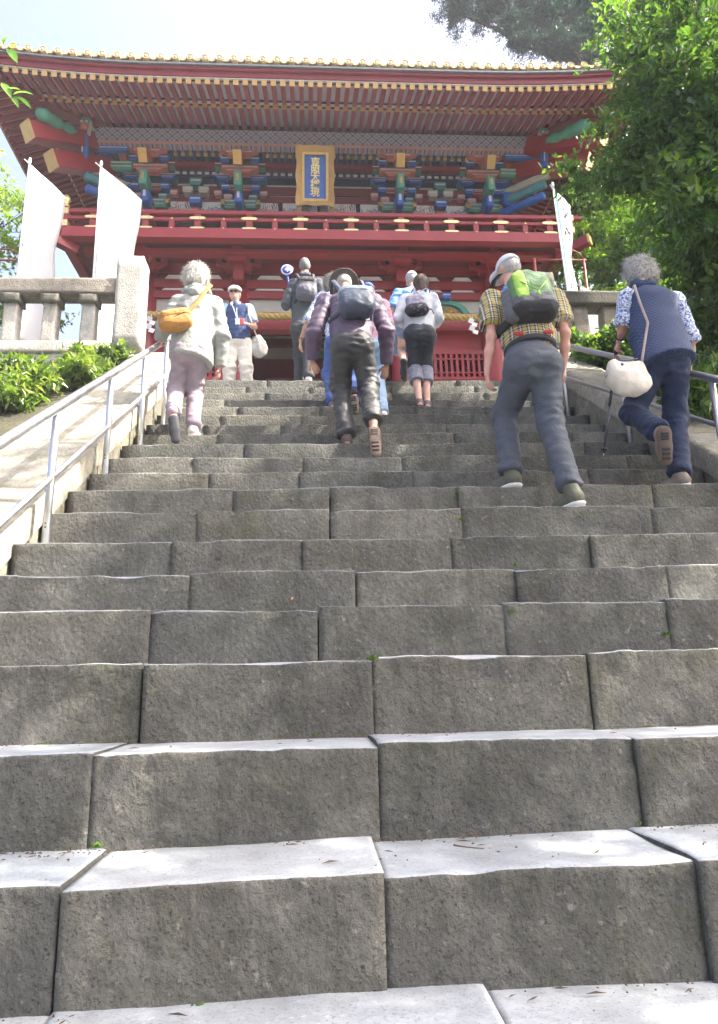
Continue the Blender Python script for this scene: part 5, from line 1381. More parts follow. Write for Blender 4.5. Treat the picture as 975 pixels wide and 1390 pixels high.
# ------------------------------------------------------------------ cloth and skin materials
def cloth(name, col, rough=.85, weave=300, var=.12, sheen=.04):
    m, nt, b = new_mat(name); v = coords(nt)
    n = noise_tex(nt, v, 7, 5, .65); c = ramp(nt, n, [(.3, tuple(x*(1-var) for x in col)), (.7, tuple(min(1, x*(1+var)) for x in col))])
    nt.links.new(c, b.inputs['Base Color']); b.inputs['Roughness'].default_value = rough
    b.inputs['Sheen Weight'].default_value = sheen
    wr = math_n(nt, 'SUBTRACT', 1.0, math_n(nt, 'MULTIPLY', math_n(nt, 'ABSOLUTE', math_n(nt, 'SUBTRACT', noise_tex(nt, v, 9, 3, .5, 1.6), .5)), 3.0))
    h = math_n(nt, 'ADD', math_n(nt, 'MULTIPLY', noise_tex(nt, v, weave, 2), .12), math_n(nt, 'ADD', wr, math_n(nt, 'MULTIPLY', noise_tex(nt, v, 26, 4, .6), .35)))
    bump(nt, b, h, .5, .008); return m
def skin(name, col):
    m, nt, b = new_mat(name); v = coords(nt)
    c = ramp(nt, noise_tex(nt, v, 18, 4, .6), [(.3, tuple(x*.86 for x in col)), (.7, tuple(min(1, x*1.1) for x in col))])
    nt.links.new(c, b.inputs['Base Color']); b.inputs['Roughness'].default_value = .5
    b.inputs['Subsurface Weight'].default_value = .12; b.inputs['Subsurface Radius'].default_value = (.01, .004, .002)
    bump(nt, b, noise_tex(nt, v, 140, 3), .2, .002); return m
def hair(name, lo, hi):
    m, nt, b = new_mat(name); v = coords(nt)
    mp = nd(nt, 'ShaderNodeMapping'); mp.inputs['Scale'].default_value = (60, 60, 22); nt.links.new(v, mp.inputs[0])
    n = noise_tex(nt, mp.outputs[0], 2.0, 5, .7, .6); nt.links.new(ramp(nt, n, [(.3, lo), (.7, hi)]), b.inputs['Base Color']); b.inputs['Roughness'].default_value = .55
    bump(nt, b, n, .9, .008); return m
skin('skin_fair', (.62, .36, .27)); skin('skin_rosy', (.60, .32, .25)); skin('skin_tan', (.46, .26, .17))
hair('hair_white', (.55, .53, .50), (.80, .78, .74)); hair('hair_grey', (.22, .21, .20), (.55, .53, .50)); hair('hair_dark_grey', (.08, .08, .08), (.26, .25, .25)); hair('hair_silver', (.48, .46, .44), (.82, .80, .77)); hair('hair_brown', (.045, .028, .022), (.15, .09, .07))
cloth('sock_dark', (.02, .02, .024)); cloth('coat_pale', (.29, .30, .275)); cloth('trouser_mauve', (.27, .215, .245)); cloth('canvas_mustard', (.36, .17, .035), .8); cloth('leather_brown', (.2, .09, .03), .6)
cloth('vest_navy', (.030, .055, .16)); cloth('shirt_skyblue', (.36, .50, .72)); cloth('trouser_cream', (.62, .58, .51)); cloth('cap_white', (.74, .74, .70)); cloth('bag_grey', (.40, .38, .35)); cloth('lanyard', (.60, .68, .85))
cloth('jacket_charcoal', (.050, .062, .075)); cloth('pack_slate', (.085, .085, .11), .7); cloth('trouser_dark', (.035, .037, .045))
cloth('jacket_purple', (.085, .054, .095), .6); cloth('trouser_black', (.027, .026, .027), .55); cloth('hat_taupe', (.10, .085, .085)); cloth('pack_navy', (.035, .05, .085), .5); cloth('pack_map', (.26, .31, .36), .7)
cloth('blouse_white', (.60, .66, .72)); cloth('jeans_blue', (.045, .09, .27)); cloth('jeans_pale', (.28, .40, .55)); cloth('cap_blue', (.02, .09, .40)); cloth('top_pink', (.55, .30, .38))
cloth('tee_blue', (.16, .34, .66)); cloth('shorts_denim', (.15, .20, .29)); cloth('cap_lightgrey', (.52, .55, .60)); cloth('top_heather', (.50, .52, .56)); cloth('capri_black', (.024, .026, .034), .75); cloth('capri_cuff', (.22, .22, .27)); cloth('pack_lilac', (.22, .21, .30), .6)
cloth('trouser_slate', (.058, .068, .088), .7); cloth('pack_green', (.085, .19, .065), .6); cloth('pack_lime', (.27, .48, .04), .55); cloth('pack_greymesh', (.085, .09, .105), .7); cloth('pack_black', (.018, .018, .022), .7); cloth('belt_red', (.42, .03, .04)); cloth('jeans_navy', (.010, .022, .062)); cloth('bag_cream', (.66, .60, .52), .6); cloth('jacket_hood', (.40, .32, .29))
paint('shoe_white', (.62, .62, .62), .6); paint('shoe_dark', (.035, .037, .045), .6); paint('shoe_olive', (.10, .10, .065), .7); paint('shoe_taupe', (.22, .175, .145), .75); paint('sole_white', (.70, .68, .64), .6); paint('sole_tan', (.115, .08, .055), .8); paint('sole_black', (.025, .025, .03), .7); paint('shoe_plum', (.16, .11, .13), .7); paint('sandal_brown', (.09, .06, .05), .7)
paint('plastic_black', (.015, .015, .018), .35); paint('bottle_blue', (.02, .22, .60), .25); paint('pole_grey', (.10, .10, .12), .35, metal=.6); paint('sign_blue', (.03, .06, .40), .3); paint('sign_white', (.82, .82, .84), .35); paint('lens_dark', (.03, .012, .012), .15); paint('phone_red', (.5, .08, .08), .4)
# plaid: crossing bands of yellow, navy and white
m, nt, b = new_mat('plaid'); co = coords(nt)
sp = nd(nt, 'ShaderNodeSeparateXYZ'); nt.links.new(co, sp.inputs[0])
def bands(s, off): return math_n(nt, 'FRACT', math_n(nt, 'ADD', math_n(nt, 'MULTIPLY', s, 17.0), off))
def band_ramp(s): 
    r = ramp(nt, s, [(0, (.44, .35, .10)), (.28, (.44, .35, .10)), (.29, (.012, .015, .05)), (.50, (.012, .015, .05)), (.51, (.62, .60, .55)), (.66, (.62, .60, .55)), (.67, (.012, .015, .05)), (.84, (.44, .35, .10))]); r.node.color_ramp.interpolation = 'CONSTANT'; return r
cA = band_ramp(bands(sp.outputs[0], .1)); zy = math_n(nt, 'ADD', sp.outputs[2], math_n(nt, 'MULTIPLY', sp.outputs[1], .4)); cB = band_ramp(bands(zy, .3))
nt.links.new(mixc(nt, .5, cA, cB), b.inputs['Base Color']); b.inputs['Roughness'].default_value = .85; bump(nt, b, noise_tex(nt, co, 24, 4), .5, .006)
# printed blouse: blue flecks on white
m, nt, b = new_mat('fleck_print'); co = coords(nt)
nt.links.new(ramp(nt, noise_tex(nt, co, 60, 3, .6, .8), [(.44, (.05, .09, .30)), (.52, (.58, .64, .78)), (.62, (.75, .78, .84))]), b.inputs['Base Color']); b.inputs['Roughness'].default_value = .85
# quilted nylon: diagonal stitch lines as relief
m, nt, b = new_mat('quilt_navy'); co = coords(nt); sp = nd(nt, 'ShaderNodeSeparateXYZ'); nt.links.new(co, sp.inputs[0])
d1 = math_n(nt, 'PINGPONG', math_n(nt, 'MULTIPLY', math_n(nt, 'ADD', sp.outputs[0], math_n(nt, 'MULTIPLY', sp.outputs[2], .75)), 30), .5)
d2 = math_n(nt, 'PINGPONG', math_n(nt, 'MULTIPLY', math_n(nt, 'SUBTRACT', sp.outputs[0], math_n(nt, 'MULTIPLY', sp.outputs[2], .75)), 30), .5)
h = math_n(nt, 'POWER', math_n(nt, 'MULTIPLY', math_n(nt, 'MINIMUM', d1, d2), 2.0), .5)
nt.links.new(ramp(nt, h, [(.1, (.015, .030, .085)), (.5, (.021, .043, .115))]), b.inputs['Base Color']); b.inputs['Roughness'].default_value = .7; bump(nt, b, h, .7, .007)

# ------------------------------------------------------------------ person builder
class Person:
    def __init__(s, label, J, group='visitors climbing the stairs'):
        """J: joint name -> (px, py, Y) from the photograph and the depth given by the step stood on"""
        s.J = {k: (np.array(atY(*v)) if len(v) == 3 else np.array(v[:3], float)) for k, v in J.items()}
        j = s.J
        base = np.array([(j['anL'][0]+j['anR'][0])/2, (j['anL'][1]+j['anR'][1])/2, min(j['anL'][2], j['anR'][2])-.09])
        s.base = base; s.root = empty('person', Vector(base), label, 'person', group)
        s.up = _n(j['neck']-j['pel']); r = j['shR']-j['shL']; s.rt = _n(r-s.up*(r@s.up)); s.fw = np.cross(s.up, s.rt)
        s.turned = 1
    def put(s, name, PQ, mat, parent=None, smooth=True, mi=None):
        P, Q = PQ
        me = np_mesh(name, P-s.base, Q, mat, mi, smooth); o = put(name, me, parent or s.root, Vector(s.base)); return o
    def sdf(s, name, fn, pts, r, h, mat, fold=None, parent=None, soft=1, foci=None):
        lo, hi = bounds(pts, r); P, Q = surf(fn, lo, hi, h)
        if soft: P = soften(P, Q, soft)
        if fold: P = folds(P, Q, *fold, foci=foci)
        return s.put(name, (P, Q), mat, parent)
    def mb(s, mb, name, mat, parent=None, smooth=True):
        o = mb.build(name, mat, parent or s.root, smooth); return o
    # ---- frames
    def head_frame(s, fwd):
        f = _n(fwd); z = _n(np.array([0, 0, 1.0])-f*f[2]); x = np.cross(f, z); return np.array([x, f, z])
    def hand_prims(s, wr, el, curl, palmn, tip=None):
        d = _n((tip-wr) if tip is not None else (wr-el)); n = _n(palmn-d*(np.asarray(palmn)@d)); sd = np.cross(d, n)
        pc = wr+d*.045
        fs = [rcone(wr-d*.01, wr+d*.085, .024, .036, n, .5)]
        for i, (o, L) in enumerate(((-.030, .068), (-.010, .078), (.010, .074), (.028, .058))):
            b = wr+d*.082+sd*o; d1 = _n(d*math.cos(curl*.5)+n*math.sin(curl*.5)); d2 = _n(d*math.cos(curl*1.3)+n*math.sin(curl*1.3)); d3 = _n(d*math.cos(curl*2.1)+n*math.sin(curl*2.1))
            m = b+d1*L*.45; e = m+d2*L*.33; g = e+d3*L*.27
            fs += [rcone(b-d1*.012, m, .0098, .0094), rcone(m, e, .0094, .0086), rcone(e, g, .0086, .0074)]
        t0 = wr+d*.03-sd*.032; t1 = t0+_n(d*.7-sd*.6+n*.3)*.04; t2 = t1+_n(d*.9-sd*.05+n*.45)*.032
        fs += [rcone(wr+d*.018-sd*.012, t0, .016, .014), rcone(t0, t1, .013, .0105), rcone(t1, t2, .0105, .009)]
        return fs
    def body(s, mat, head_fwd, hr=1.0, arms=True, curlL=.6, curlR=.6, h=.0095, face=False, palmL=None, palmR=None, thick=1.0):
        j = s.J; R = s.head_frame(head_fwd); s.R = R; hc = j['head']; s.hc = hc; s.hr = hr
        X, F_, Z = R
        k = thick
        fs = [rcone(j['pel']-s.rt*.07, j['pel']+s.rt*.07, .095*k, .095*k), rcone(j['pel'], (j['shL']+j['shR'])/2-s.up*.10, .105*k, .12*k, s.fw, .72), rcone(j['shL']+s.rt*.03, j['shR']-s.rt*.03, .05, .05)]
        for q in 'LR':
            hip = j['pel']+s.rt*(.085 if q == 'R' else -.085)-s.up*.05
            fs += [rcone(hip, j['kn'+q], .075*k, .050), rcone(j['kn'+q], j['kn'+q]*.6+j['an'+q]*.4, .050, .052), rcone(j['kn'+q]*.6+j['an'+q]*.4, j['an'+q], .052, .034)]
            ax = s.foot_axis(q); fs += [rcone(j['an'+q], s.heel(q)+s.footup(q)*.035, .034, .030), rcone(s.heel(q)+s.footup(q)*.035, s.toe(q)+s.footup(q)*.028-ax*.065, .028, .020)]
        if arms:
            for q in 'LR':
                fs += [rcone(j['sh'+q], j['el'+q], .044, .036), rcone(j['el'+q], j['el'+q]*.6+j['wr'+q]*.4, .037, .036), rcone(j['el'+q]*.6+j['wr'+q]*.4, j['wr'+q], .036, .024)]
        fn1 = U(fs, .03)
        nk = j['neck']
        hs = [rcone(nk-s.up*.04, hc-Z*.05*hr-F_*.012, .056, .052), ell(hc+Z*.012*hr-F_*.012, R, np.array([.074, .094, .100])*hr), ell(hc-Z*.045*hr+F_*.022*hr, R, np.array([.056, .068, .074])*hr)]
        for e in (-1, 1): hs.append(ell(hc+X*e*.078*hr-Z*.012*hr-F_*.006, R, np.array([.010, .020, .032])*hr))
        hd = U(hs, .025)
        nose = [rcone(hc+F_*.088*hr+Z*.005*hr, hc+F_*.108*hr-Z*.034*hr, .009, .014)]
        hd = U([hd]+nose, .014)
        if face:
            for e in (-1, 1): hd = SUB(hd, ell(hc+F_*.096*hr+Z*.008*hr+X*e*.032*hr, R, np.array([.018, .012, .010])*hr), .015)
            hd = SUB(hd, ell(hc+F_*.093*hr-Z*.066*hr, R, np.array([.024, .010, .0035])*hr), .006)
            hd = U([hd, rcone(hc+F_*.083*hr-Z*.073*hr-X*.014, hc+F_*.083*hr-Z*.073*hr+X*.014, .008, .008), rcone(hc+F_*.084*hr-Z*.059*hr-X*.015, hc+F_*.084*hr-Z*.059*hr+X*.015, .007, .007)], .006)
        parts = [fn1, hd]; hp = []
        if arms:
            for q, c, pn in (('L', curlL, palmL), ('R', curlR, palmR)):
                pn = np.array(pn, float) if pn is not None else (s.rt if q == 'L' else -s.rt)
                tip = j.get('tip'+q); hp += s.hand_prims(j['wr'+q], j['el'+q], c, pn, tip)
        fn = U(parts, .03)
        if hp:
            hf = U(hp, .010); base_fn = fn
            fn = U([base_fn, hf], .012)
        pts = [v for v in j.values()]
        s.body_o = s.sdf('body', fn, pts, .20, h, mat, None, None, 1)
        return s.body_o
    def foot_axis(s, q): return _n(s.J['to'+q]-s.J['he'+q])
    def heel(s, q): return s.J['he'+q]
    def toe(s, q): return s.J['to'+q]
    def footup(s, q):
        ax = s.foot_axis(q); u = s.J['an'+q]-s.J['he'+q]; return _n(u-ax*(u@ax)+np.array([0, 0, 1e-4]))
    def torso(s, name, mat, rc=.175, rw=.165, rh=.175, depth=.68, hem=.04, sleeve='long', rs=(.068, .056, .048), h=.0115, fold=(.013, 9, (.8, .8, 1.2)), neck=.02, cutL=None, parent=None, k=.06, hemn=None, belly=0.0, sleeve_len=1.0, seat=.0, top=None):
        j = s.J; C = (j['shL']+j['shR'])/2-s.up*.09; P_ = j['pel']; Wm = P_*.55+C*.45; hm = P_-s.up*(hem+.05)-s.fw*seat
        fs = [rcone(C, Wm, rc, rw, s.fw, depth), rcone(Wm+s.fw*belly, hm, rw, rh, s.fw, depth*1.05), rcone(j['shL']+s.rt*.015, j['shR']-s.rt*.015, .062, .062), rcone(C+s.up*.02, j['neck']-s.up*.005, .12, .06, s.fw, .75)]
        tor = CUT(U(fs, k), P_-s.up*hem, -(np.asarray(hemn) if hemn is not None else s.up))
        tor = CUT(tor, j['neck']+s.up*neck, s.up)
        if top is not None: tor = CUT(tor, P_+s.up*top, s.up)
        arms = []
        for q in 'LR':
            if sleeve == 'none':
                continue
            a, e, w = j['sh'+q], j['el'+q], j['wr'+q]
            if sleeve == 'short':
                cut = a+(e-a)*.74*sleeve_len; f = U([rcone(a, e, rs[0], rs[1]*1.12)], .02); arms.append(CUT(f, cut, e-a))
            elif sleeve == 'half':
                cut = e+(w-e)*.12; f = U([rcone(a, e, rs[0], rs[1]), rcone(e, w, rs[1], rs[2])], .03); arms.append(CUT(f, cut, w-a))
            else:
                cut = w-_n(w-e)*.012; f = U([rcone(a, e, rs[0], rs[1]), rcone(e, w+_n(w-e)*.05, rs[1], rs[2])], .03); arms.append(CUT(f, cut, w-e))
        fn = U([tor]+arms, .035) if arms else tor
        if sleeve == 'none':
            for q in 'LR': fn = SUB(fn, rcone(j['sh'+q]+(j['sh'+q]-C)*.18+s.up*.02, j['sh'+q]+(j['sh'+q]-C)*.25-s.up*.10, .055, .06), .02)
        pts = [j['shL'], j['shR'], j['neck'], hm, C]+[j[a+b] for a in ('el', 'wr') for b in 'LR']
        return s.sdf(name, fn, pts, .26, h, mat, fold, parent, 1, [j['elL'], j['elR'], j['shL']-s.up*.12, j['shR']-s.up*.12, P_+s.up*.08])
    def trousers(s, name, mat, rt=.098, rk=.074, ra=.066, waist=.10, end=.95, rhip=.125, h=.0115, fold=(.018, 8, (.7, 1.0, 1.35)), seat=.03, only=None, parent=None, depth=.8):
        j = s.J; fs = []
        pw = j['pel']+s.up*waist
        top = U([rcone(j['pel']-s.rt*.065-s.up*.03-s.fw*seat, j['pel']+s.rt*.065-s.up*.03-s.fw*seat, rhip, rhip), rcone(j['pel'], pw, rhip*1.18, rhip*1.12, s.fw, depth)], .05)
        legs = []
        for q in 'LR':
            hip = j['pel']+s.rt*(.088 if q == 'R' else -.088)-s.up*.04-s.fw*seat*.6
            kn, an = j['kn'+q], j['an'+q]; ed = kn+(an-kn)*end
            l = U([rcone(hip, kn, rt, rk), rcone(kn, an+_n(an-kn)*.10, rk, ra)], .04); legs.append(CUT(l, ed, an-kn))
        fn = U([CUT(top, pw, s.up)]+legs, .03)
        pts = [pw, j['pel'], j['knL'], j['knR'], j['anL'], j['anR']]
        return s.sdf(name, fn, pts, .24, h, mat, fold, parent, 1, [j['knL'], j['knR'], j['anL'], j['anR'], j['pel']-s.up*.10-s.fw*.08])
    def shoe(s, q, mat, sole, w=.046, h=.0085, open_=False, thick=.022):
        he, to, up = s.heel(q), s.toe(q), s.footup(q); ax = s.foot_axis(q); sd = np.cross(ax, up); an = s.J['an'+q]
        fs = [rcone(he+up*.05+ax*.015, he*.45+to*.55+up*.042, w*.92, w*.98, sd, 1.0), rcone(he*.45+to*.55+up*.042, to+up*.03-ax*.03, w*.98, w*.78, up, .72), rcone(he+up*.06+ax*.02, an+up*.035, w*.95, w*.92)]
        fn = CUT(CUT(U(fs, .03), he+up*.006, -up), an+up*.030, up)
        o = s.sdf('shoe', fn, [he, to, an], .09, h, mat, (.003, 25), None, 1)
        sl = U([rcone(he+up*.013+ax*.02, he*.5+to*.5+up*.012, w*1.06, w*.97, up, .46), rcone(he*.5+to*.5+up*.012, to+up*.015-ax*.03, w*1.0, w*.93, up, .42)], .02)
        s.sdf('sole', sl, [he, to], .08, h*.8, sole, None, o, 0)
        return o
    def socks(s, mat='sock_dark'):
        for q in 'LR':
            an, kn = s.J['an'+q], s.J['kn'+q]; s.sdf('sock', rcone(an-s.footup(q)*.02, an+_n(kn-an)*.16, .047, .052), [an, an+_n(kn-an)*.16], .08, .010, mat, (.004, 20))
    def hairdo(s, mat, style='curly', h=.0075, under=None):
        X, F_, Z = s.R; hc, hr = s.hc, s.hr
        if style == 'curly':
            f = U([ell(hc+Z*.022*hr-F_*.020, s.R, np.array([.112, .116, .112])*hr), ell(hc-Z*.05*hr-F_*.055, s.R, np.array([.116, .082, .078])*hr)], .05)
            f = SUB(f, ell(hc-Z*.05*hr+F_*.10*hr, s.R, np.array([.075, .085, .12])*hr), .02)
            lo, hi = bounds([hc], .2*hr); P, Q = surf(f, lo, hi, h); P = soften(P, Q, 1); P = folds(P, Q, .014, 15, None, 1.3)
        elif style == 'bob':
            f = U([ell(hc+Z*.018*hr-F_*.012, s.R, np.array([.090, .108, .108])*hr), rcone(hc-Z*.02*hr-F_*.05, hc-Z*.10*hr-F_*.055, .085, .075, F_, .7)], .04)
            f = SUB(f, ell(hc-Z*.05*hr+F_*.10*hr, s.R, np.array([.070, .085, .12])*hr), .02)
            lo, hi = bounds([hc], .22*hr); P, Q = surf(f, lo, hi, h); P = soften(P, Q, 1); P = folds(P, Q, .008, 30, (1, 1, .3), 1.3)
        else:   # short
            f = ell(hc+Z*.016*hr-F_*.014, s.R, np.array([.080, .099, .104])*hr)
            f = CUT(f, hc+F_*.055*hr+Z*.03*hr, _n(F_*.9-Z*.55)); f = CUT(f, hc-Z*.055*hr, -Z)
            f = U([f, CUT(ell(hc-F_*.03-Z*.02, s.R, np.array([.076, .078, .085])*hr), hc-Z*.085*hr, -Z)], .02)
            for e in (-1, 1): f = SUB(f, ell(hc+X*e*.085*hr-Z*.02*hr+F_*.01, s.R, np.array([.02, .03, .04])*hr), .01)
            lo, hi = bounds([hc], .16*hr); P, Q = surf(f, lo, hi, h); P = soften(P, Q, 1); P = folds(P, Q, .003, 70, None, 1.3)
        o = s.put('hair', (P, Q), under or mat)  # under: darker base colour that paints shade between the locks
        if style != 'short':
            N = vnormals(P, Q); rng = np.random.default_rng(int(abs(hc[0])*1000) % 997); mb = MB()
            curly = style == 'curly'
            for i in rng.choice(len(P), min(len(P), 2600 if curly else 1500), replace=False):
                p = Vector(P[i]); n = Vector(N[i]); g = Vector((0, 0, -1)); t = (g-n*g.dot(n)); t = (t.normalized() if t.length > .05 else Vector((1, 0, 0)))
                sd = n.cross(t); a0 = rng.normal()*(1.0 if curly else .25); d0 = (t*math.cos(a0)+sd*math.sin(a0)); L = rng.uniform(.05, .11) if curly else rng.uniform(.05, .10)
                curl = rng.normal()*(1.6 if curly else .3); lift = rng.uniform(.15, .75) if curly else .10
                pts = [p-n*.004]; d = d0*(1-lift)+n*lift
                for q in range(4):
                    pts.append(pts[-1]+d.normalized()*L/4); d = d+sd*curl*.35+n*(-.25 if curly else -.02)+g*.12
                w = rng.uniform(.0025, .0055) if curly else .003; V = []
                for q, pt in enumerate(pts):
                    ww = sd*w*(1-q/4.6); V += [pt-ww, pt+ww]
                mb.add(V, [(2*q, 2*q+1, 2*q+3, 2*q+2) for q in range(4)])
            hb = mb.build('hair_locks', mat, o, True); tag(hb, kind='stuff')
        return o
    def cap(s, mat, style='ball', brim=None):
        X, F_, Z = s.R; hc, hr = s.hc, s.hr
        if style == 'ball':
            f = CUT(ell(hc+Z*.022*hr-F_*.010, s.R, np.array([.090, .112, .108])*hr), hc+Z*.018*hr, -(Z+F_*.12))
            pk = CUT(CUT(ell(hc+F_*.10*hr+Z*.02*hr, s.R, np.array([.075, .09, .05])*hr), hc+Z*.036*hr, _n(Z-F_*.05)), hc+Z*.018*hr, -(Z+F_*.25))
            o = s.sdf('cap', U([f, pk], .008), [hc+Z*.02], .23, .0075, mat, (.002, 40))
            mb = MB(); mb.lathe([(.011, -.003), (.010, .004), (0, .007)], tuple(hc+Z*.129*hr-F_*.01), 'z', 10); mb.build('button', mat, o, True)
        elif style == 'flat':
            f = U([CUT(ell(hc+Z*.05*hr+F_*.01, s.R, np.array([.104, .128, .066])*hr), hc+Z*.040*hr, -(Z+F_*.05)), CUT(ell(hc+F_*.095*hr+Z*.036*hr, s.R, np.array([.07, .06, .03])*hr), hc+Z*.030*hr, -Z)], .02)
            o = s.sdf('flat_cap', f, [hc], .24, .0075, mat, (.002, 40))
        else:
            f = U([ell(hc+Z*.06*hr, s.R, np.array([.098, .112, .085])*hr), ell(hc+Z*.042*hr, s.R, np.array([.165, .175, .020])*hr)], .03)
            o = s.sdf('brimmed_hat', f, [hc], .26, .0085, mat, (.003, 20))
        return o
    def strap(s, pts, w, mat, name='strap', parent=None, t=.006):
        """flat band through points"""
        pts = [Vector(p) for p in pts]; mb = MB(); ctr = Vector(s.J['pel']*.4+s.J['neck']*.6)
        fine = []
        for a, b_ in zip(pts[:-1], pts[1:]): fine += [a.lerp(b_, k/5) for k in range(5)]
        fine.append(pts[-1])
        V = []
        for i, p in enumerate(fine):
            d = (fine[min(i+1, len(fine)-1)]-fine[max(i-1, 0)]).normalized(); n = (p-ctr); n = (n-d*n.dot(d)).normalized(); sd = d.cross(n)
            V += [p-sd*w/2, p+sd*w/2, p+sd*w/2+n*t, p-sd*w/2+n*t]
        F = [(0, 1, 2, 3)]+[(4*i+q, 4*i+(q+1) % 4, 4*i+4+(q+1) % 4, 4*i+4+q) for i in range(len(fine)-1) for q in range(4)]+[(4*len(fine)-4, 4*len(fine)-1, 4*len(fine)-2, 4*len(fine)-3)]
        mb.add(V, F); return mb.build(name, mat, parent or s.root, True)
    def back(s, x, z, out): 
        """point relative to the torso: x to the right, z up the spine from the pelvis (fraction), out behind the back"""
        j = s.J; return j['pel']+(j['neck']-j['pel'])*z+s.rt*x-s.fw*out
def lens(p, nm):
    j = p.J; d = lambda a, b: round(float(np.linalg.norm(j[a]-j[b])), 2)
    print('LEN', nm, 'spine', d('pel', 'neck'), 'sh', d('shL', 'shR'), 'thigh', d('pel', 'knL'), d('pel', 'knR'), 'shin', d('knL', 'anL'), d('knR', 'anR'), 'uarm', d('shL', 'elL'), d('shR', 'elR'), 'farm', d('elL', 'wrL'), d('elR', 'wrR'), 'foot', d('heL', 'toL'), d('heR', 'toR'))
def on_step(px_, py_, k): 
    """foot point on the tread of step k under a pixel (or just behind its edge)"""
    q = atZ(px_, py_, step_z(min(k, 18))+.004); Y = np.clip(q[1], step_y(k)+.02, step_y(k)+DT-.03) if k < 18 else q[1]
    return (px_, py_, float(Y))
def A(p, dx=0, dy=0, dz=0): q = np.array(atY(*p)); return tuple(q+np.array([dx, dy, dz]))+(0,)
def W(x, y, z): return (x, y, z, 0)

def treads(p, q, shoe, mat='sole_black'):
    """dark rubber lugs on a sole that shows"""
    u_ = p.footup(q); ax = p.foot_axis(q); sd = np.cross(ax, u_)
    for t0, t1, rr in ((.10, .26, .032), (.58, .86, .036)):
        for k in range(3):
            t = t0+(t1-t0)*k/2; c_ = p.heel(q)*(1-t)+p.toe(q)*t-u_*.011
            p.sdf('tread_lug', rcone(c_-sd*rr*.62, c_+sd*rr*.62, .012, .012, u_, .7), [c_], .05, .006, mat, None, shoe, 0)
# --- man with the green rucksack, plaid shirt
z6, z7 = step_z(6), step_z(7)
hl = (xat(700, 655, 5.10), 5.10, z7+.01); hr_ = (xat(786, 680, 4.70), 4.70, z6+.03)
p = Person('man in yellow plaid shirt and slate trousers with a bright green rucksack', dict(
    pel=(722, 496, 5.02), neck=(693, 390, 5.27), head=(690, 367, 5.36), shL=(667, 408, 5.22), shR=(752, 406, 5.20),
    elL=(667, 457, 5.10), wrL=(661, 508, 5.14), tipL=(667, 540, 5.20), elR=(768, 452, 5.10), wrR=(765, 500, 5.20),
    knL=(685, 565, 5.26), anL=W(hl[0]-.02, hl[1]+.03, hl[2]+.105), heL=W(*hl), toL=W(hl[0]-.13, hl[1]+.27, hl[2]),
    knR=(747, 572, 4.98), anR=W(hr_[0]-.035, hr_[1]+.04, hr_[2]+.12), heR=W(*hr_), toR=W(hr_[0]-.12, hr_[1]+.23, z6+.005)))
lens(p, 'plaid'); P9 = p
p.body('skin_rosy', (-.45, .80, -.25), 1.04, curlL=.7)
p.trousers('trousers', 'trouser_slate', .125, .088, .078, .155, .97, .155, depth=.82)
p.torso('plaid_shirt', 'plaid', .205, .195, .165, .74, -.12, 'short', (.088, .082, .05), k=.07)
p.shoe('L', 'shoe_olive', 'sole_white', .060); p.shoe('R', 'shoe_olive', 'sole_white', .060); p.socks()
p.hairdo('hair_grey', 'short'); p.cap('cap_lightgrey', 'ball')
bt = p.torso('belt', 'trouser_dark', .19, .205, .190, .84, -.125, 'long', (.02, .02, .02), fold=None, top=.165)
for x0 in (-.10, .13): 
    c = p.back(x0, .205, .168); p.sdf('belt_patch', rbox(c, np.array([p.rt, p.fw, p.up]), (.036, .010, .018), .006), [c], .07, .008, 'belt_red', None, None)
def rucksack(p, cx, cz, w, hgt, d, mats, out0):
    R = np.array([p.rt, -p.fw, p.up]); c = p.back(cx, cz, out0)
    main = U([rbox(c+p.up*.01, R, (w, d, hgt), .07), rcone(c+p.up*hgt*.45-p.fw*.0, c+p.up*hgt*.85, w*.85, w*.55, p.fw, d/w)], .06)
    o = p.sdf('rucksack', main, [c], max(w, hgt)+.18, .011, mats[0], (.006, 10)); return o, c, R
hold = empty('rucksack', Vector(p.back(.04, .35, .2)), 'bright green and grey rucksack worn over the plaid shirt', 'rucksack')
def as_thing(p, hold, fn):
    """parts built by fn are parented to another top-level thing"""
    old = p.root; p.root = hold; 
    try: fn()
    finally: p.root = old
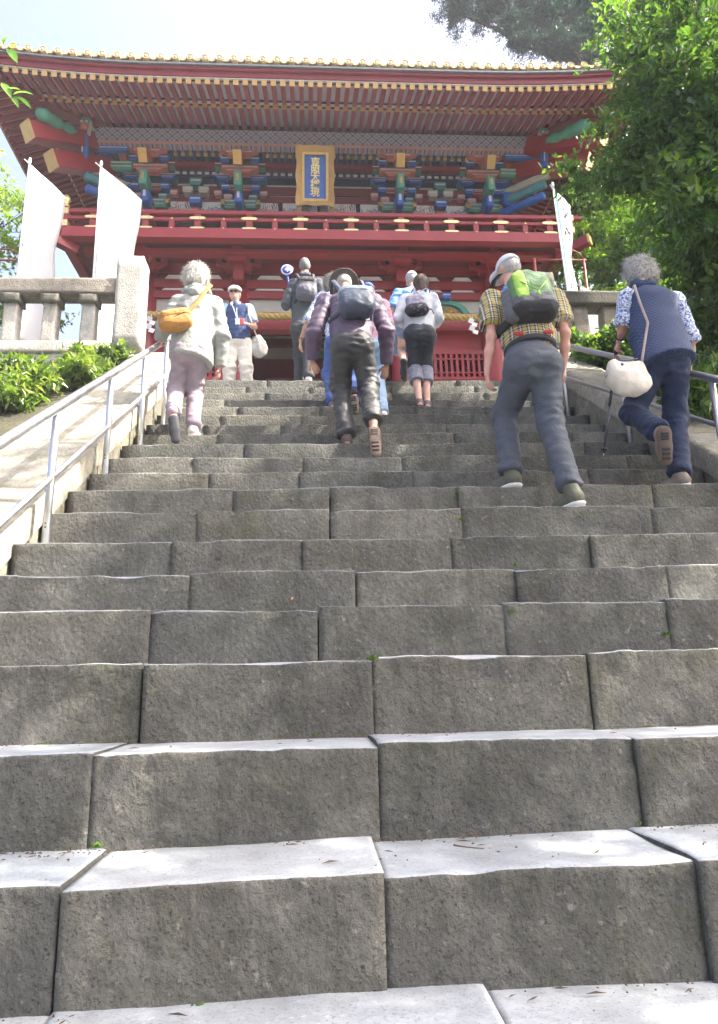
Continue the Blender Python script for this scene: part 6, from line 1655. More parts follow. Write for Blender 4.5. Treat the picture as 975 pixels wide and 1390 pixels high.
def _green():
    R = np.array([p.rt, -p.fw, p.up]); c = p.back(.05, .575, .215)
    body_ = U([rbox(c, R, (.165, .105, .20), .075), rcone(c+p.up*.10, c+p.up*.19, .13, .10, p.fw, .72)], .06)
    p.sdf('main_pocket', body_, [c], .36, .011, 'pack_green', (.006, 9))
    low = CUT(OFF(body_, .006), c-p.up*.045, p.up); p.sdf('lower_pocket', low, [c], .36, .011, 'pack_greymesh', (.006, 12))
    bot = CUT(OFF(body_, .013), c-p.up*.125, p.up); p.sdf('base_panel', bot, [c], .36, .011, 'pack_black', (.004, 12))
    # lime band down the left of the lid
    band = CUT(CUT(CUT(OFF(body_, .012), c-p.rt*.045, p.rt), c-p.rt*.135, -p.rt), c-p.up*.09, -p.up); p.sdf('lime_band', band, [c], .36, .010, 'pack_lime', (.004, 12))
    sp_ = CUT(rcone(c-p.rt*.165-p.up*.15-(-p.fw)*.02, c-p.rt*.165+p.up*.06, .065, .055, p.fw, .9), c+p.up*.07, p.up); p.sdf('side_pocket', sp_, [c-p.rt*.1], .26, .010, 'pack_greymesh', (.005, 16))
    a = c-p.rt*.172+p.up*.0; bo = p.sdf('water_bottle', rcone(a, a+p.up*.10, .036, .033), [a, a+p.up*.1], .06, .008, 'bottle_blue', None)
    p.sdf('bottle_cap', rcone(a+p.up*.125, a+p.up*.14, .018, .016), [a+p.up*.13], .04, .006, 'plastic_black', None, bo)
    mb = MB(); t = c+p.up*.20; pts = [t-p.rt*.05+p.fw*.05, t-p.rt*.05+p.up*.06, t+p.up*.085, t+p.rt*.05+p.up*.06, t+p.rt*.05+p.fw*.05]; mb.tube(pts, .010, 8); p.mb(mb, 'grab_loop', 'pack_lime')
    mb = MB(); b0 = c-p.fw*.122; mb.tube([b0-p.rt*.09+p.up*.06, b0+p.rt*.02-p.up*.06-p.fw*.012, b0+p.rt*.12+p.up*.08+p.fw*.02], .0045, 6); mb.tube([b0+p.rt*.02-p.up*.06-p.fw*.012, b0+p.rt*.012-p.up*.10-p.fw*.01, b0+p.rt*.03-p.up*.105-p.fw*.01, b0+p.rt*.022-p.up*.06-p.fw*.012], .0045, 6); p.mb(mb, 'cord', 'pack_lime')
    for e in (-1, 1):
        p.strap([p.back(e*.11, .98, .16), p.back(e*.14, 1.02, .06), p.back(e*.155, 1.0, -.06), p.back(e*.17, .75, -.155), p.back(e*.19, .5, -.12), p.back(e*.205, .36, .02), p.back(e*.14, .36, .15)], .05, 'pack_black', 'shoulder_strap')
    p.strap([p.back(-.13, .40, .16), p.back(-.20, .40, .06), p.back(-.225, .38, -.02)], .035, 'pack_black', 'hip_strap'); p.strap([p.back(.15, .40, .16), p.back(.22, .40, .06), p.back(.235, .38, -.02)], .035, 'pack_black', 'hip_strap')
as_thing(p, hold, _green)

# --- woman in quilted vest with walking pole and white bag
hr_ = (xat(930, 648, 5.14), 5.14, step_z(7)+.008)
p = Person('woman with silver curls in a navy quilted vest lifting one heel', dict(
    pel=(899, 493, 5.30), neck=(872, 391, 5.52), head=(866, 372, 5.60), shL=(851, 404, 5.50), shR=(917, 408, 5.46),
    elL=(847, 440, 5.52), wrL=(841, 460, 5.68), tipL=(836, 478, 5.74), elR=(938, 462, 5.42), wrR=(936, 496, 5.58),
    knL=(859, 561, 5.38), anL=(897, 588, 5.06), heL=(902, 584, 4.98), toL=(905, 628, 5.02),
    knR=(917, 568, 5.36), anR=W(hr_[0]-.025, hr_[1]+.03, hr_[2]+.085), heR=W(*hr_), toR=W(hr_[0]-.12, hr_[1]+.21, hr_[2])))
lens(p, 'vest')
p.body('skin_rosy', (-.35, .9, -.2), 1.0, curlL=1.1)
p.trousers('jeans', 'jeans_navy', .112, .084, .078, .08, .95, .132, seat=.02)
p.torso('blouse', 'fleck_print', .165, .16, .17, .70, .02, 'half', (.072, .068, .06))
vest = p.torso('quilted_vest', 'quilt_navy', .198, .21, .245, .80, .075, 'none', k=.07, fold=(.008, 7, (1, 1, .6)), hemn=p.up-.20*p.rt, seat=.06)
p.sdf('collar', U([rcone(p.J['neck']-p.rt*.06-p.fw*.03, p.J['neck']+p.rt*.06-p.fw*.03, .05, .05), rcone(p.J['neck']-p.rt*.06-p.fw*.03, p.J['neck']-p.rt*.05+p.fw*.05, .045, .04)], .03), [p.J['neck']], .15, .011, 'quilt_navy', (.005, 16), vest)
p.sdf('scarf', rcone(p.J['neck']-p.rt*.085-p.up*.0, p.J['neck']-p.rt*.02+p.up*.02-p.fw*.05, .035, .035), [p.J['neck']], .16, .011, 'jacket_hood', (.006, 22))
sh = p.shoe('L', 'shoe_taupe', 'sole_tan', .054); p.shoe('R', 'shoe_taupe', 'sole_white', .053); p.socks()
treads(p, 'L', sh)
p.hairdo('hair_silver', 'curly', under='hair_grey')
mb = MB(); w0 = Vector(p.J['wrL']+_n(p.J['elL']-p.J['wrL'])*.015); d_ = _n(p.J['wrL']-p.J['elL'])
s1 = np.cross(d_, [0, 0, 1]); s1 = _n(s1); s2 = np.cross(d_, s1); mb.tube([w0+Vector(s1*math.cos(a)*.031+s2*math.sin(a)*.031) for a in [i*math.pi/6 for i in range(13)]], .006, 6); p.mb(mb, 'bracelet', 'plastic_black')
hand = p.J['wrL']+_n(p.J['tipL']-p.J['wrL'])*.085
tip = np.array(atY(818, 611, step_y(9)+.06)); tip[2] = step_z(9)+.005
hold = empty('walking_pole', Vector(tip), 'slim dark walking pole planted on a step by the quilted-vest woman', 'walking pole')
d_ = _n(hand-tip); top_ = hand+d_*.05
MB().tube([Vector(tip), Vector(tip+d_*.03)], [.004, .006], 8).build('tip', 'steel', hold, True)
MB().tube([Vector(tip+d_*.03), Vector(tip+d_*.45)], .010, 8).build('lower_shaft', 'pole_grey', hold, True); MB().tube([Vector(tip+d_*.45), Vector(hand-d_*.07)], .012, 8).build('upper_shaft', 'pole_grey', hold, True)
MB().tube([Vector(hand-d_*.07), Vector(hand), Vector(top_)], [.014, .017, .019], 10).build('grip', 'plastic_black', hold, True)
mb = MB(); 
for r_, o_ in ((.030, .06), (.032, .068), (.012, .085)): pass
mb.tube([Vector(tip+d_*.055), Vector(tip+d_*.06), Vector(tip+d_*.068), Vector(tip+d_*.085)], [.012, .034, .034, .012], 14); mb.build('basket', 'plastic_black', hold, True)
hold = empty('handbag', Vector(atY(856, 538, 5.12)), 'cream leather shoulder bag hanging beside the quilted vest', 'handbag')
def _bag():
    c = np.array(atY(855, 513, 5.12)); R = np.array([[1, 0, 0], [0, 1, 0], [0, 0, 1.0]])
    f = U([ell(c-np.array([0, 0, .035]), R, (.165, .075, .115)), rcone(c+np.array([-.10, 0, .06]), c+np.array([.07, 0, .09]), .055, .05, np.array([0, 1.0, 0]), .7), rcone(c+np.array([-.12, 0, .11]), c+np.array([-.09, 0, .02]), .03, .07)], .07)
    o = p.sdf('bag_body', f, [c], .28, .010, 'bag_cream', (.010, 8))
    seam = CUT(CUT(OFF(f, .006), c+np.array([0, 0, .022]), [0, 0, 1]), c+np.array([0, 0, .010]), [0, 0, -1]); p.sdf('seam', seam, [c], .28, .008, 'jacket_hood', None)
    mb = MB(); mb.tube([c+np.array([-.11, -.03, .135]), c+np.array([-.03, -.035, .128]), c+np.array([.07, -.03, .148])], .006, 6); p.mb(mb, 'zip', 'steel_dark')
    mb = MB(); mb.lathe([(.013, 0), (.010, -.006), (0, -.008)], tuple(c+np.array([-.085, -.085, .075])), 'y', 10); p.mb(mb, 'snap', 'steel_dark')
    mb = MB(); mb.tube([c+np.array([-.10, -.02, .10]), c+np.array([-.105, -.01, .16]), c+np.array([-.085, .0, .19]), c+np.array([-.065, -.01, .16]), c+np.array([-.06, -.02, .10])], .006, 6); p.mb(mb, 'handle', 'leather_brown')
    sh = p.J['shL']+p.rt*.06+p.up*.07
    p.strap([c+np.array([.10, -.01, .10]), p.back(-.13, .30, .20), p.back(-.145, .6, .185), p.back(-.125, .88, .13), sh], .020, 'jacket_hood', 'shoulder_strap')
    mb = MB(); q = c+np.array([.10, -.02, .11]); mb.tube([q+np.array([.014*math.cos(a), 0, .014*math.sin(a)]) for a in [i*math.pi/5 for i in range(11)]], .004, 6); p.mb(mb, 'ring', 'steel')
as_thing(p, hold, _bag)

# --- woman in the pale coat holding the rail
hr_ = (xat(262, 588, 6.86), 6.86, step_z(11)+.008)
p = Person('white-haired woman in a pale hooded coat and mauve trousers gripping the handrail', dict(
    pel=(260, 478, 6.92), neck=(268, 396, 7.06), head=(267, 377, 7.12), shL=(243, 410, 7.02), shR=(292, 412, 7.04),
    elL=(224, 442, 7.0), wrL=(218, 464, 7.10), tipL=W(XL+.09, 7.24, 3.99), elR=(302, 457, 6.98), wrR=(299, 499, 7.06), tipR=(296, 514, 7.08),
    knL=(240, 529, 7.04), anL=(235, 560, 6.62), heL=(235, 566, 6.55), toL=(239, 599, 6.50),
    knR=(264, 532, 7.08), anR=W(hr_[0], hr_[1]+.03, hr_[2]+.085), heR=W(*hr_), toR=W(hr_[0]+.01, hr_[1]+.22, hr_[2])))
lens(p, 'coat')
p.body('skin_rosy', (.05, .95, -.1), 1.0, curlL=1.3, curlR=.7)
p.trousers('trousers', 'trouser_mauve', .105, .080, .062, .08, 0.97, .135)
co_ = p.torso('coat', 'coat_pale', .185, .20, .225, .80, .12, 'long', (.080, .072, .060), k=.07, fold=(.018, 8, (.8, .8, 1.2)), hemn=p.up+.18*p.rt)
p.sdf('hood', U([rcone(p.J['neck']-p.rt*.10-p.fw*.03-p.up*.03, p.J['neck']+p.rt*.10-p.fw*.03-p.up*.03, .052, .052), rcone(p.J['neck']-p.fw*.10-p.up*.11, p.J['neck']-p.fw*.07-p.up*.05, .07, .075)], .05), [p.J['neck']], .25, .011, 'coat_pale', (.014, 14), co_)
mb = MB(); q = p.back(.215, .02, .01)
for i in range(2): mb.lathe([(.008, 0), (.006, -.005), (0, -.006)], tuple(p.J['wrR']+np.array([.02*i-.01, -.062, .02])), 'y', 8)
p.mb(mb, 'cuff_buttons', 'plastic_black', co_)
p.shoe('L', 'shoe_dark', 'sole_black', .047); p.shoe('R', 'shoe_white', 'sole_white', .048); p.socks('trouser_mauve')
p.hairdo('hair_white', 'curly', under='hair_silver')
hold = empty('crossbody_bag', Vector(atY(241, 476, 6.70)), 'mustard canvas crossbody bag slung over the pale coat', 'bag')
def _bag():
    c = p.back(-.15, .28, .235); t = _n(p.rt*.94+p.up*.28); uu = np.cross(t, p.fw); uu = uu if uu@p.up > 0 else -uu; R = np.array([t, p.fw, uu])
    f = U([rbox(c, R, (.150, .065, .10), .06), ell(c-p.up*.06, R, (.15, .07, .08))], .05)
    f = CUT(f, c+t*.17, t)
    b0 = p.sdf('bag_body', f, [c], .26, .0095, 'canvas_mustard', (.006, 11))
    fl_ = CUT(OFF(f, .009), c+uu*.005, -uu); p.sdf('flap', fl_, [c], .26, .0095, 'canvas_mustard', (.005, 13))
    mb = MB(); mb.tube([c+t*-.02-uu*.03-p.fw*.078, c+t*.06+uu*.0-p.fw*.078, c+t*.14+uu*.055-p.fw*.07], [.004, .006, .003], 6); p.mb(mb, 'zip', 'leather_brown')
    p.strap([c+t*.13+uu*.06, p.back(.03, .55, .225), p.back(.11, .80, .20), p.back(.15, 1.0, .12), p.back(.13, 1.06, .0), p.back(.06, .9, -.16)], .042, 'canvas_mustard', 'strap')
    p.strap([c-t*.13+uu*.05, p.back(-.235, .4, .05), p.back(-.2, .5, -.12)], .042, 'canvas_mustard', 'strap')
as_thing(p, hold, _bag)

# --- man in purple jacket, bent forward, dark pack
hl = (xat(471, 600, 6.44), 6.44, step_z(10)+.008)
p = Person('man stooping forward in a purple jacket, black trousers and brimmed hat', dict(
    pel=(478, 470, 6.55), neck=(471, 392, 6.98), head=(467, 386, 7.12), shL=(441, 410, 6.92), shR=(508, 410, 6.92),
    elL=(426, 455, 6.72), wrL=(424, 490, 6.84), tipL=(434, 512, 6.86), elR=(525, 450, 6.74), wrR=(525, 496, 6.86), tipR=(521, 515, 6.90),
    knL=(462, 525, 6.72), anL=W(hl[0]-.0, hl[1]+.03, hl[2]+.085), heL=W(*hl), toL=W(hl[0]-.03, hl[1]+.24, hl[2]),
    knR=(500, 522, 6.62), anR=(507, 574, 6.30), heR=(508, 581, 6.22), toR=(511, 616, 6.04)))
lens(p, 'purple'); P4 = p
p.body('skin_tan', (-.05, .8, -.6), 1.0, curlL=.9, curlR=.7, palmL=(.2, 1, 0), palmR=(-.2, 1, 0))
p.trousers('trousers', 'trouser_black', .118, .090, .080, .10, .95, .146, fold=(.021, 9, (.7, 1.0, 1.35)))
jk = p.torso('jacket', 'jacket_purple', .20, .20, .20, .78, .02, 'long', (.086, .074, .058), k=.07, fold=(.020, 8, (.8, .8, 1.2)), neck=.0)
p.shoe('L', 'sandal_brown', 'sole_tan', .050); sh = p.shoe('R', 'sandal_brown', 'sole_tan', .052); treads(p, 'R', sh, 'sandal_brown')
p.hairdo('hair_grey', 'short'); p.cap('hat_taupe', 'hat')
hold = empty('rucksack', Vector(p.back(.03, .5, .25)), 'shiny dark blue-grey rucksack on the purple jacket', 'rucksack')
def _pk():
    c = p.back(.055, .40, .235); R = np.array([p.rt, -p.fw, p.up]); f = U([rbox(c, R, (.165, .095, .19), .075), ell(c-p.up*.06-p.fw*.04, R, (.16, .09, .13))], .06)
    p.sdf('main_pocket', f, [c], .34, .011, 'pack_navy', (.009, 8)); up_ = CUT(OFF(f, .007), c+p.up*.085, -p.up); p.sdf('lid', up_, [c], .36, .011, 'pack_map', (.006, 12))
    mb = MB(); mb.tube([c+p.up*.20-p.rt*.02, c+p.up*.24, c+p.up*.20+p.rt*.02], .006, 6); p.mb(mb, 'grab_loop', 'pack_black')
    for e in (-1, 1): p.strap([c+p.up*.16+p.rt*e*.12, p.back(e*.15, 1.0, .10), p.back(e*.16, 1.0, -.08), p.back(e*.18, .6, -.17), p.back(e*.215, .36, .02), c-p.up*.12+p.rt*e*.14], .045, 'pack_navy', 'shoulder_strap')
as_thing(p, hold, _pk)

# --- woman in jeans and white blouse ahead of the purple jacket
hl = (xat(452, 548, 8.2), 8.18, step_z(14)+.008)
p = Person('grey-haired woman in white print blouse and blue jeans half hidden by the purple jacket', dict(
    pel=(462, 466, 8.32), neck=(455, 400, 8.42), head=(453, 388, 8.48), shL=(437, 404, 8.40), shR=(474, 406, 8.40),
    elL=(420, 434, 8.32), wrL=(408, 462, 8.38), tipL=(407, 482, 8.40), elR=(488, 440, 8.3), wrR=(490, 468, 8.4),
    knL=(447, 508, 8.40), anL=W(hl[0], hl[1]+.03, hl[2]+.085), heL=W(*hl), toL=W(hl[0]-.02, hl[1]+.23, hl[2]),
    knR=(477, 508, 8.34), anR=(480, 534, 7.96), heR=(480, 538, 7.90), toR=(482, 560, 7.80)))
lens(p, 'blouse')
p.body('skin_tan', (-.1, .95, -.1), 1.0, curlL=.5)
p.trousers('jeans', 'jeans_blue', .10, .075, .066, .08, 0.97, .13); p.torso('blouse', 'fleck_print', .165, .165, .175, .74, .05, 'half', (.072, .066, .06))
p.shoe('L', 'shoe_plum', 'sole_tan', .045); sh = p.shoe('R', 'shoe_plum', 'sole_tan', .045); treads(p, 'R', sh); p.socks(); p.hairdo('hair_grey', 'curly', under='hair_dark_grey')
mb = MB(); w0 = p.J['wrL']+_n(p.J['elL']-p.J['wrL'])*.02; d_ = _n(p.J['wrL']-p.J['elL']); s1 = _n(np.cross(d_, [0, 0, 1])); s2 = np.cross(d_, s1); mb.tube([w0+s1*math.cos(a)*.032+s2*math.sin(a)*.032 for a in [i*math.pi/6 for i in range(13)]], .006, 6); p.mb(mb, 'watch_strap', 'plastic_black')

# --- person in blue cap and pink top, ahead
hl = (xat(498, 558, 8.25), 8.18, step_z(14)+.008)
p = Person('person in a blue cap and pink top walking just ahead of the purple jacket', dict(
    pel=(506, 470, 8.30), neck=(503, 409, 8.40), head=(500, 397, 8.46), shL=(489, 414, 8.38), shR=(521, 414, 8.38),
    elL=(484, 444, 8.3), wrL=(486, 470, 8.4), elR=(528, 443, 8.3), wrR=(526, 468, 8.42),
    knL=(496, 510, 8.42), anL=W(hl[0], hl[1]+.03, hl[2]+.085), heL=W(*hl), toL=W(hl[0], hl[1]+.23, hl[2]),
    knR=(513, 512, 8.36), anR=W(hl[0]+.16, hl[1]-.28, step_z(13)+.1), heR=W(hl[0]+.16, hl[1]-.32, step_z(13)+.03), toR=W(hl[0]+.16, hl[1]-.12, step_z(13)+.008)))
lens(p, 'pink')
p.body('skin_fair', (.1, .95, -.1), .98, curlL=.5)
p.trousers('jeans', 'jeans_pale', .10, .075, .066, .08, 0.97, .125); p.torso('top', 'top_pink', .165, .165, .175, .74, .08, 'long', (.070, .062, .052))
p.shoe('L', 'shoe_white', 'sole_white', .044); p.shoe('R', 'shoe_white', 'sole_white', .044); p.hairdo('hair_brown', 'short'); p.cap('cap_blue', 'ball')

# --- tour guide on the landing with round number paddle
hl = (xat(419, 509, 9.92), 9.92, ZL+.008)
p = Person('guide in charcoal jacket with cropped grey hair raising a round paddle', dict(
    pel=(412, 446, 10.0), neck=(414, 375, 10.06), head=(414, 361, 10.08), shL=(399, 385, 10.05), shR=(432, 384, 10.05),
    elL=(389, 414, 10.02), wrL=(392, 394, 10.22), tipL=(393, 385, 10.24), elR=(442, 415, 10.0), wrR=(438, 436, 10.12),
    knL=(406, 480, 10.14), anL=W(hl[0]-.14, hl[1]+.25, ZL+.095), heL=W(hl[0]-.14, hl[1]+.22, ZL+.01), toL=W(hl[0]-.16, hl[1]+.45, ZL+.008),
    knR=(418, 478, 10.08), anR=W(hl[0], hl[1]+.03, hl[2]+.085), heR=W(*hl), toR=W(hl[0]+.02, hl[1]+.24, hl[2])))
lens(p, 'guide')
p.body('skin_tan', (.12, .98, .05), 1.02, curlL=1.3)
p.trousers('trousers', 'trouser_dark', .10, .078, .07, .08, 0.97, .13); p.torso('jacket', 'jacket_charcoal', .18, .178, .185, .74, .05, 'long', (.076, .07, .056))
p.sdf('collar', rcone(p.J['neck']-p.rt*.05-p.fw*.04, p.J['neck']+p.rt*.05-p.fw*.04, .045, .045), [p.J['neck']], .13, .011, 'pack_slate', (.006, 18))
p.shoe('L', 'shoe_dark', 'sole_black', .046); p.shoe('R', 'shoe_white', 'sole_white', .046); p.socks(); p.hairdo('hair_dark_grey', 'short')
hold = empty('rucksack', Vector(p.back(.03, .4, .2)), 'slate grey rucksack on the guide in charcoal', 'rucksack')
def _pk2():
    c = p.back(.04, .60, .20); R = np.array([p.rt, -p.fw, p.up]); f = U([rbox(c, R, (.145, .075, .185), .06), ell(c-p.up*.06-p.fw*.04, R, (.125, .07, .10))], .05)
    p.sdf('main_pocket', f, [c], .32, .011, 'pack_slate', (.008, 10)); l_ = CUT(OFF(f, .007), c+p.up*.10, -p.up); p.sdf('lid', l_, [c], .34, .011, 'pack_black', (.006, 14))
    for e in (-1, 1): p.strap([c+p.up*.15+p.rt*e*.09, p.back(e*.13, 1.0, .06), p.back(e*.14, .98, -.08), p.back(e*.16, .6, -.13), p.back(e*.185, .36, .02), c-p.up*.12+p.rt*e*.12], .04, 'pack_black', 'shoulder_strap')
as_thing(p, hold, _pk2)
pc = np.array(atY(389.5, 366.5, 10.2)); hb = p.J['wrL']+_n(p.J['tipL']-p.J['wrL'])*.06
hold = empty('number_paddle', Vector(hb), 'round blue and white paddle with the numeral 4 held by the guide', 'sign')
MB().tube([Vector(hb-_n(pc-hb)*.06), Vector(hb), Vector(pc-_n(pc-hb)*.08)], [.012, .014, .020], 8).build('handle', 'sign_blue', hold, True)
def disc(r, y, mat, nm, t=.008): return MB().lathe([(0, -t/2), (r*.98, -t/2), (r, 0), (r*.98, t/2), (0, t/2)], (pc[0], pc[1]+y, pc[2]), 'y', 28).build(nm, mat, hold, True)
disc(.100, 0, 'sign_blue', 'rim', .012); disc(.090, -.004, 'sign_white', 'ring', .012); disc(.070, -.008, 'sign_blue', 'face', .012)
cu = bpy.data.curves.new('numeral', 'FONT'); cu.body = '4'; cu.size = .115; cu.align_x = 'CENTER'; cu.align_y = 'CENTER'; cu.extrude = .002; cu.offset = .004
to_ = bpy.data.objects.new('tmp', cu); COL.objects.link(to_); bpy.context.view_layer.update(); me = bpy.data.meshes.new_from_object(to_.evaluated_get(bpy.context.evaluated_depsgraph_get())); bpy.data.objects.remove(to_)
me.name = 'numeral'; me.materials.clear(); me.materials.append(MATS['sign_white']); put('numeral', me, hold, Vector((pc[0], pc[1]-.019, pc[2])), (math.pi/2, 0, 0))

# --- man facing down the stairs, flat cap, navy vest
Yf = 10.35
p = Person('man in white flat cap, sunglasses and navy vest facing down the stairs', dict(
    pel=(323, 463, Yf), neck=(320, 412.5, Yf-.02), head=(319, 399, Yf-.05), shR=(306, 419, Yf-.02), shL=(338, 419, Yf-.02),
    elR=(301, 442, Yf+.02), wrR=(305, 466, Yf-.08), elL=(346, 444, Yf-.02), wrL=(338, 440.5, Yf-.24), tipL=(329, 437.5, Yf-.26),
    knR=(312, 499, Yf-.05), knL=(334, 499, Yf-.05), anR=W(xat(311, 520, Yf), Yf, ZL+.095), anL=W(xat(336, 520, Yf), Yf, ZL+.095),
    heR=W(xat(311, 520, Yf), Yf+.04, ZL+.01), toR=W(xat(310, 520, Yf)-.03, Yf-.20, ZL+.008), heL=W(xat(336, 520, Yf), Yf+.04, ZL+.01), toL=W(xat(337, 520, Yf)+.03, Yf-.20, ZL+.008)), group=None)
lens(p, 'facing')
p.body('skin_rosy', (-.08, -1, -.12), 1.02, face=True, h=.008, curlL=1.2)
p.trousers('trousers', 'trouser_cream', .115, .092, .088, .09, 0.97, .140)
p.torso('shirt', 'shirt_skyblue', .170, .165, .17, .72, .0, 'short', (.074, .070, .05), neck=.03)
v_ = p.torso('vest', 'vest_navy', .182, .180, .182, .76, .02, 'none', k=.06)
p.sdf('shirt_front', ell(p.J['neck']-p.up*.075+p.fw*.085, np.array([p.rt, p.fw, p.up]), (.045, .05, .09)), [p.J['neck']-p.up*.06], .14, .010, 'vest_navy', None)
for e in (-1, 1): p.sdf('collar', rcone(p.J['neck']+p.rt*e*.055+p.fw*.02+p.up*.005, p.J['neck']+p.rt*e*.05+p.fw*.10-p.up*.055, .026, .030), [p.J['neck']], .17, .010, 'cap_white', None)
p.shoe('L', 'shoe_taupe', 'sole_tan'); p.shoe('R', 'shoe_taupe', 'sole_tan'); p.hairdo('hair_grey', 'short'); p.cap('cap_white', 'flat')
X, F_, Z = p.R; hc = p.hc
gl = MB()
for e in (-1, 1):
    c = hc+F_*.103+Z*.010+X*e*.034; gl.tube([c-F_*.006, c, c+F_*.004], [.022, .025, .020], 14)
g_ = p.mb(gl, 'sunglass_lenses', 'lens_dark'); fm = MB(); fm.tube([hc+X*.085-Z*.0+F_*.01, hc+X*.075+F_*.075+Z*.012, hc+X*.04+F_*.105+Z*.016, hc+F_*.113+Z*.014, hc-X*.04+F_*.105+Z*.016, hc-X*.075+F_*.075+Z*.012, hc-X*.085+F_*.01], .0035, 6); p.mb(fm, 'sunglass_frame', 'plastic_black', g_)
nk = p.J['neck']; q0 = nk-p.up*.34+p.fw*.155-p.rt*.02
for e in (-1, 1): p.strap([nk+p.rt*e*.06+p.up*.01, nk+p.rt*e*.055+p.fw*.10-p.up*.05, nk+p.rt*e*.02+p.fw*.145-p.up*.16, q0], .014, 'lanyard', 'lanyard')
p.sdf('name_badge', rbox(q0-p.up*.03, np.array([p.rt, p.fw, p.up]), (.035, .004, .055), .003), [q0], .10, .006, 'lanyard', None)
hw = p.J['tipL']
p.sdf('phone', rbox(hw+p.fw*.02, np.array([p.rt, p.fw, p.up]), (.035, .012, .055), .008), [hw], .09, .007, 'phone_red', None)
hold = empty('shoulder_bag', Vector(atY(351, 480, Yf+.02)), 'slouchy grey shoulder bag at the hip of the flat-capped man', 'bag')
def _b3():
    c = np.array(atY(350.5, 469, Yf+.02)); f = U([ell(c, np.eye(3), (.11, .06, .17)), ell(c-np.array([-.03, 0, .07]), np.eye(3), (.11, .06, .11))], .05); p.sdf('bag_body', f, [c], .24, .010, 'bag_grey', (.010, 9))
    p.strap([c+np.array([-.02, -.03, .13]), p.J['shL']-p.up*.18+p.fw*.14-p.rt*.0, p.J['shL']+p.fw*.09-p.rt*e*.0, p.J['shL']+p.up*.075], .028, 'bag_grey', 'strap')
as_thing(p, hold, _b3)

# --- man in blue T-shirt and cap
p = Person('man in a blue T-shirt, pale cap and denim shorts, sole of one shoe showing', dict(
    pel=(556, 447, 9.48), neck=(561, 392, 9.66), head=(559, 380, 9.74), shL=(541, 399, 9.62), shR=(578, 400, 9.62),
    elL=(530, 425, 9.56), wrL=(534, 440, 9.80), elR=(590, 428, 9.56), wrR=(590, 442, 9.8),
    knL=(544, 474, 9.72), anL=(548, 490, 9.32), heL=(549, 489, 9.24), toL=(549, 517, 9.32),
    knR=(566, 480, 9.72), anR=W(xat(566, 512, 9.92), 9.92, ZL+.095), heR=W(xat(566, 512, 9.90), 9.90, ZL+.01), toR=W(xat(566, 512, 9.90), 10.13, ZL+.008)))
lens(p, 'tee')
p.body('skin_fair', (.1, .95, -.1), 1.02); p.trousers('shorts', 'shorts_denim', .108, .095, .09, .08, .06, .138); p.torso('t_shirt', 'tee_blue', .185, .185, .19, .76, .04, 'short', (.082, .080, .05))
p.shoe('L', 'shoe_dark', 'sole_black', .052); p.shoe('R', 'shoe_dark', 'sole_black', .052); p.hairdo('hair_grey', 'short'); p.cap('cap_lightgrey', 'ball')

# --- woman in heather top and black capris with a small sling pack
hl = (xat(570, 549, 8.18), 8.16, step_z(14)+.008); hr_ = (xat(580, 547, 8.25), 8.22, step_z(14)+.008)
p = Person('brown-haired woman in heather grey top and black capri leggings', dict(
    pel=(570, 455, 8.32), neck=(571, 398, 8.46), head=(572, 385.5, 8.52), shL=(550, 407, 8.43), shR=(588, 405, 8.43),
    elL=(540, 433, 8.36), wrL=(546, 440, 8.60), elR=(595, 432, 8.36), wrR=(592, 441, 8.58),
    knL=(563, 497, 8.44), anL=W(hl[0], hl[1]+.03, hl[2]+.10), heL=W(hl[0], hl[1], hl[2]+.02), toL=W(hl[0]-.02, hl[1]+.22, hl[2]),
    knR=(578, 497, 8.46), anR=W(hr_[0], hr_[1]+.03, hr_[2]+.10), heR=W(hr_[0], hr_[1], hr_[2]+.02), toR=W(hr_[0]+.03, hr_[1]+.21, hr_[2])))
lens(p, 'capri')
p.body('skin_fair', (.25, .95, -.05), 1.0); tr_ = p.trousers('capri_leggings', 'capri_black', .100, .072, .062, .09, .42, .140)
j = p.J
for q in 'LR': p.sdf('capri_cuff', CUT(CUT(rcone(j['kn'+q], j['an'+q], .092, .080), j['kn'+q]+(j['an'+q]-j['kn'+q])*.46, j['an'+q]-j['kn'+q]), j['kn'+q]+(j['an'+q]-j['kn'+q])*.10, j['kn'+q]-j['an'+q]), [j['kn'+q], j['an'+q]], .09, .010, 'capri_cuff', (.006, 16), tr_)
p.torso('top', 'top_heather', .172, .175, .188, .76, .06, 'long', (.074, .066, .05), fold=(.011, 10, (1, 1, .6)))
p.shoe('L', 'shoe_plum', 'sole_tan', .045); p.shoe('R', 'shoe_plum', 'sole_white', .045); p.hairdo('hair_brown', 'bob')
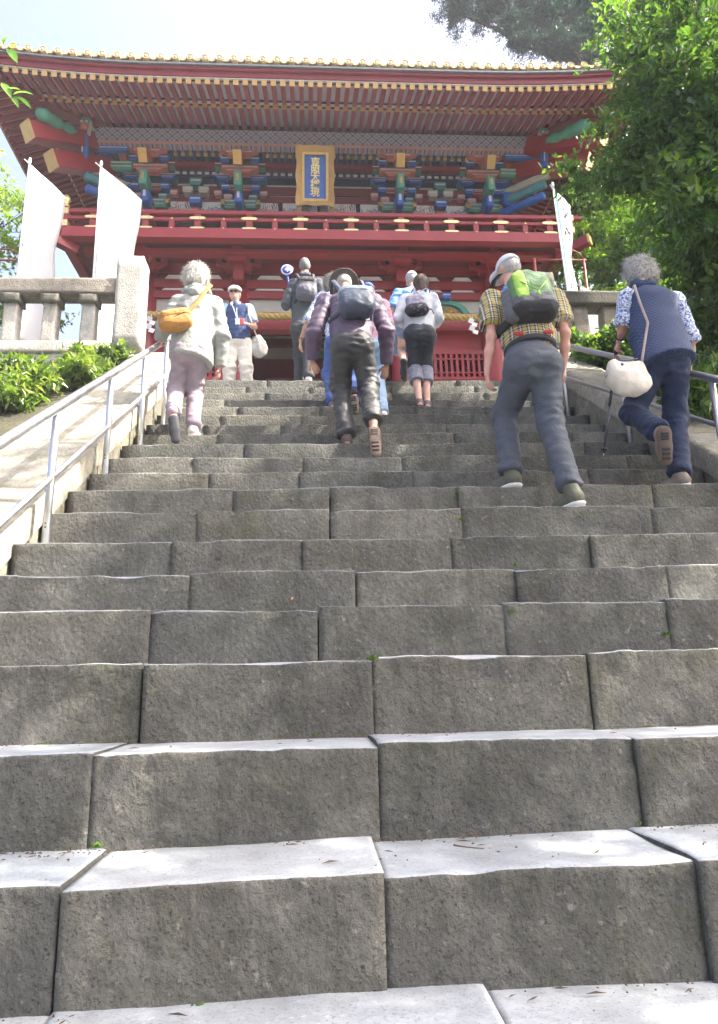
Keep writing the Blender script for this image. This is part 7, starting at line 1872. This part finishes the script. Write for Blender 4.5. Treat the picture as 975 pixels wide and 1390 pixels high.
hold = empty('sling_pack', Vector(p.back(-.07, .4, .2)), 'small lilac and black sling pack on the heather grey top', 'sling pack')
def _sl():
    c = p.back(-.075, .46, .185); t = _n(p.rt*.95+p.up*.22); uu = np.cross(t, p.fw); uu = uu if uu@p.up > 0 else -uu; R = np.array([t, p.fw, uu])
    f = U([rbox(c, R, (.115, .06, .13), .05), rcone(c+uu*.06+t*.02, c+uu*.19+t*.05, .07, .03, p.fw, .6), ell(c-uu*.075, R, (.14, .07, .075))], .05)
    p.sdf('upper_pocket', f, [c], .28, .0095, 'pack_lilac', (.009, 13)); p.sdf('base_pocket', CUT(OFF(f, .006), c-uu*.02, uu), [c], .28, .0095, 'pack_black', (.006, 14))
    p.strap([c+uu*.18+t*.05, p.back(.06, .95, .13), p.back(.11, 1.04, .04), p.back(.13, .98, -.08)], .022, 'pack_lilac', 'strap'); p.strap([c+t*.09-uu*.05, p.back(.13, .42, .16), p.back(.19, .46, .02)], .022, 'pack_lilac', 'strap'); p.strap([c+uu*.17+t*.02, p.back(-.09, .95, .12), p.back(-.11, 1.02, .02), p.back(-.12, .95, -.08)], .022, 'pack_lilac', 'strap')
as_thing(p, hold, _sl)

# ------------------------------------------------------------------ added air volume that imitates lens glare over the gate
hz = MB(); hz.box((0, 0, 12.0), (124, 124, 30.0)); ho = put('veil', hz.mesh('veil', 'soil')); tag(ho, 'thin bright haze volume standing in for lens glare over the stairs and gate', kind='stuff')
m = bpy.data.materials.new('veil'); m.use_nodes = True; nt = m.node_tree
for n in list(nt.nodes):
    if n.type != 'OUTPUT_MATERIAL': nt.nodes.remove(n)
pv = nt.nodes.new('ShaderNodeVolumePrincipled'); pv.inputs['Color'].default_value = (.88, .93, 1.0, 1); pv.inputs['Density'].default_value = 0.0019; pv.inputs['Anisotropy'].default_value = .2
nt.links.new(pv.outputs[0], [n for n in nt.nodes if n.type == 'OUTPUT_MATERIAL'][0].inputs['Volume'])
ho.data.materials.clear(); ho.data.materials.append(m)
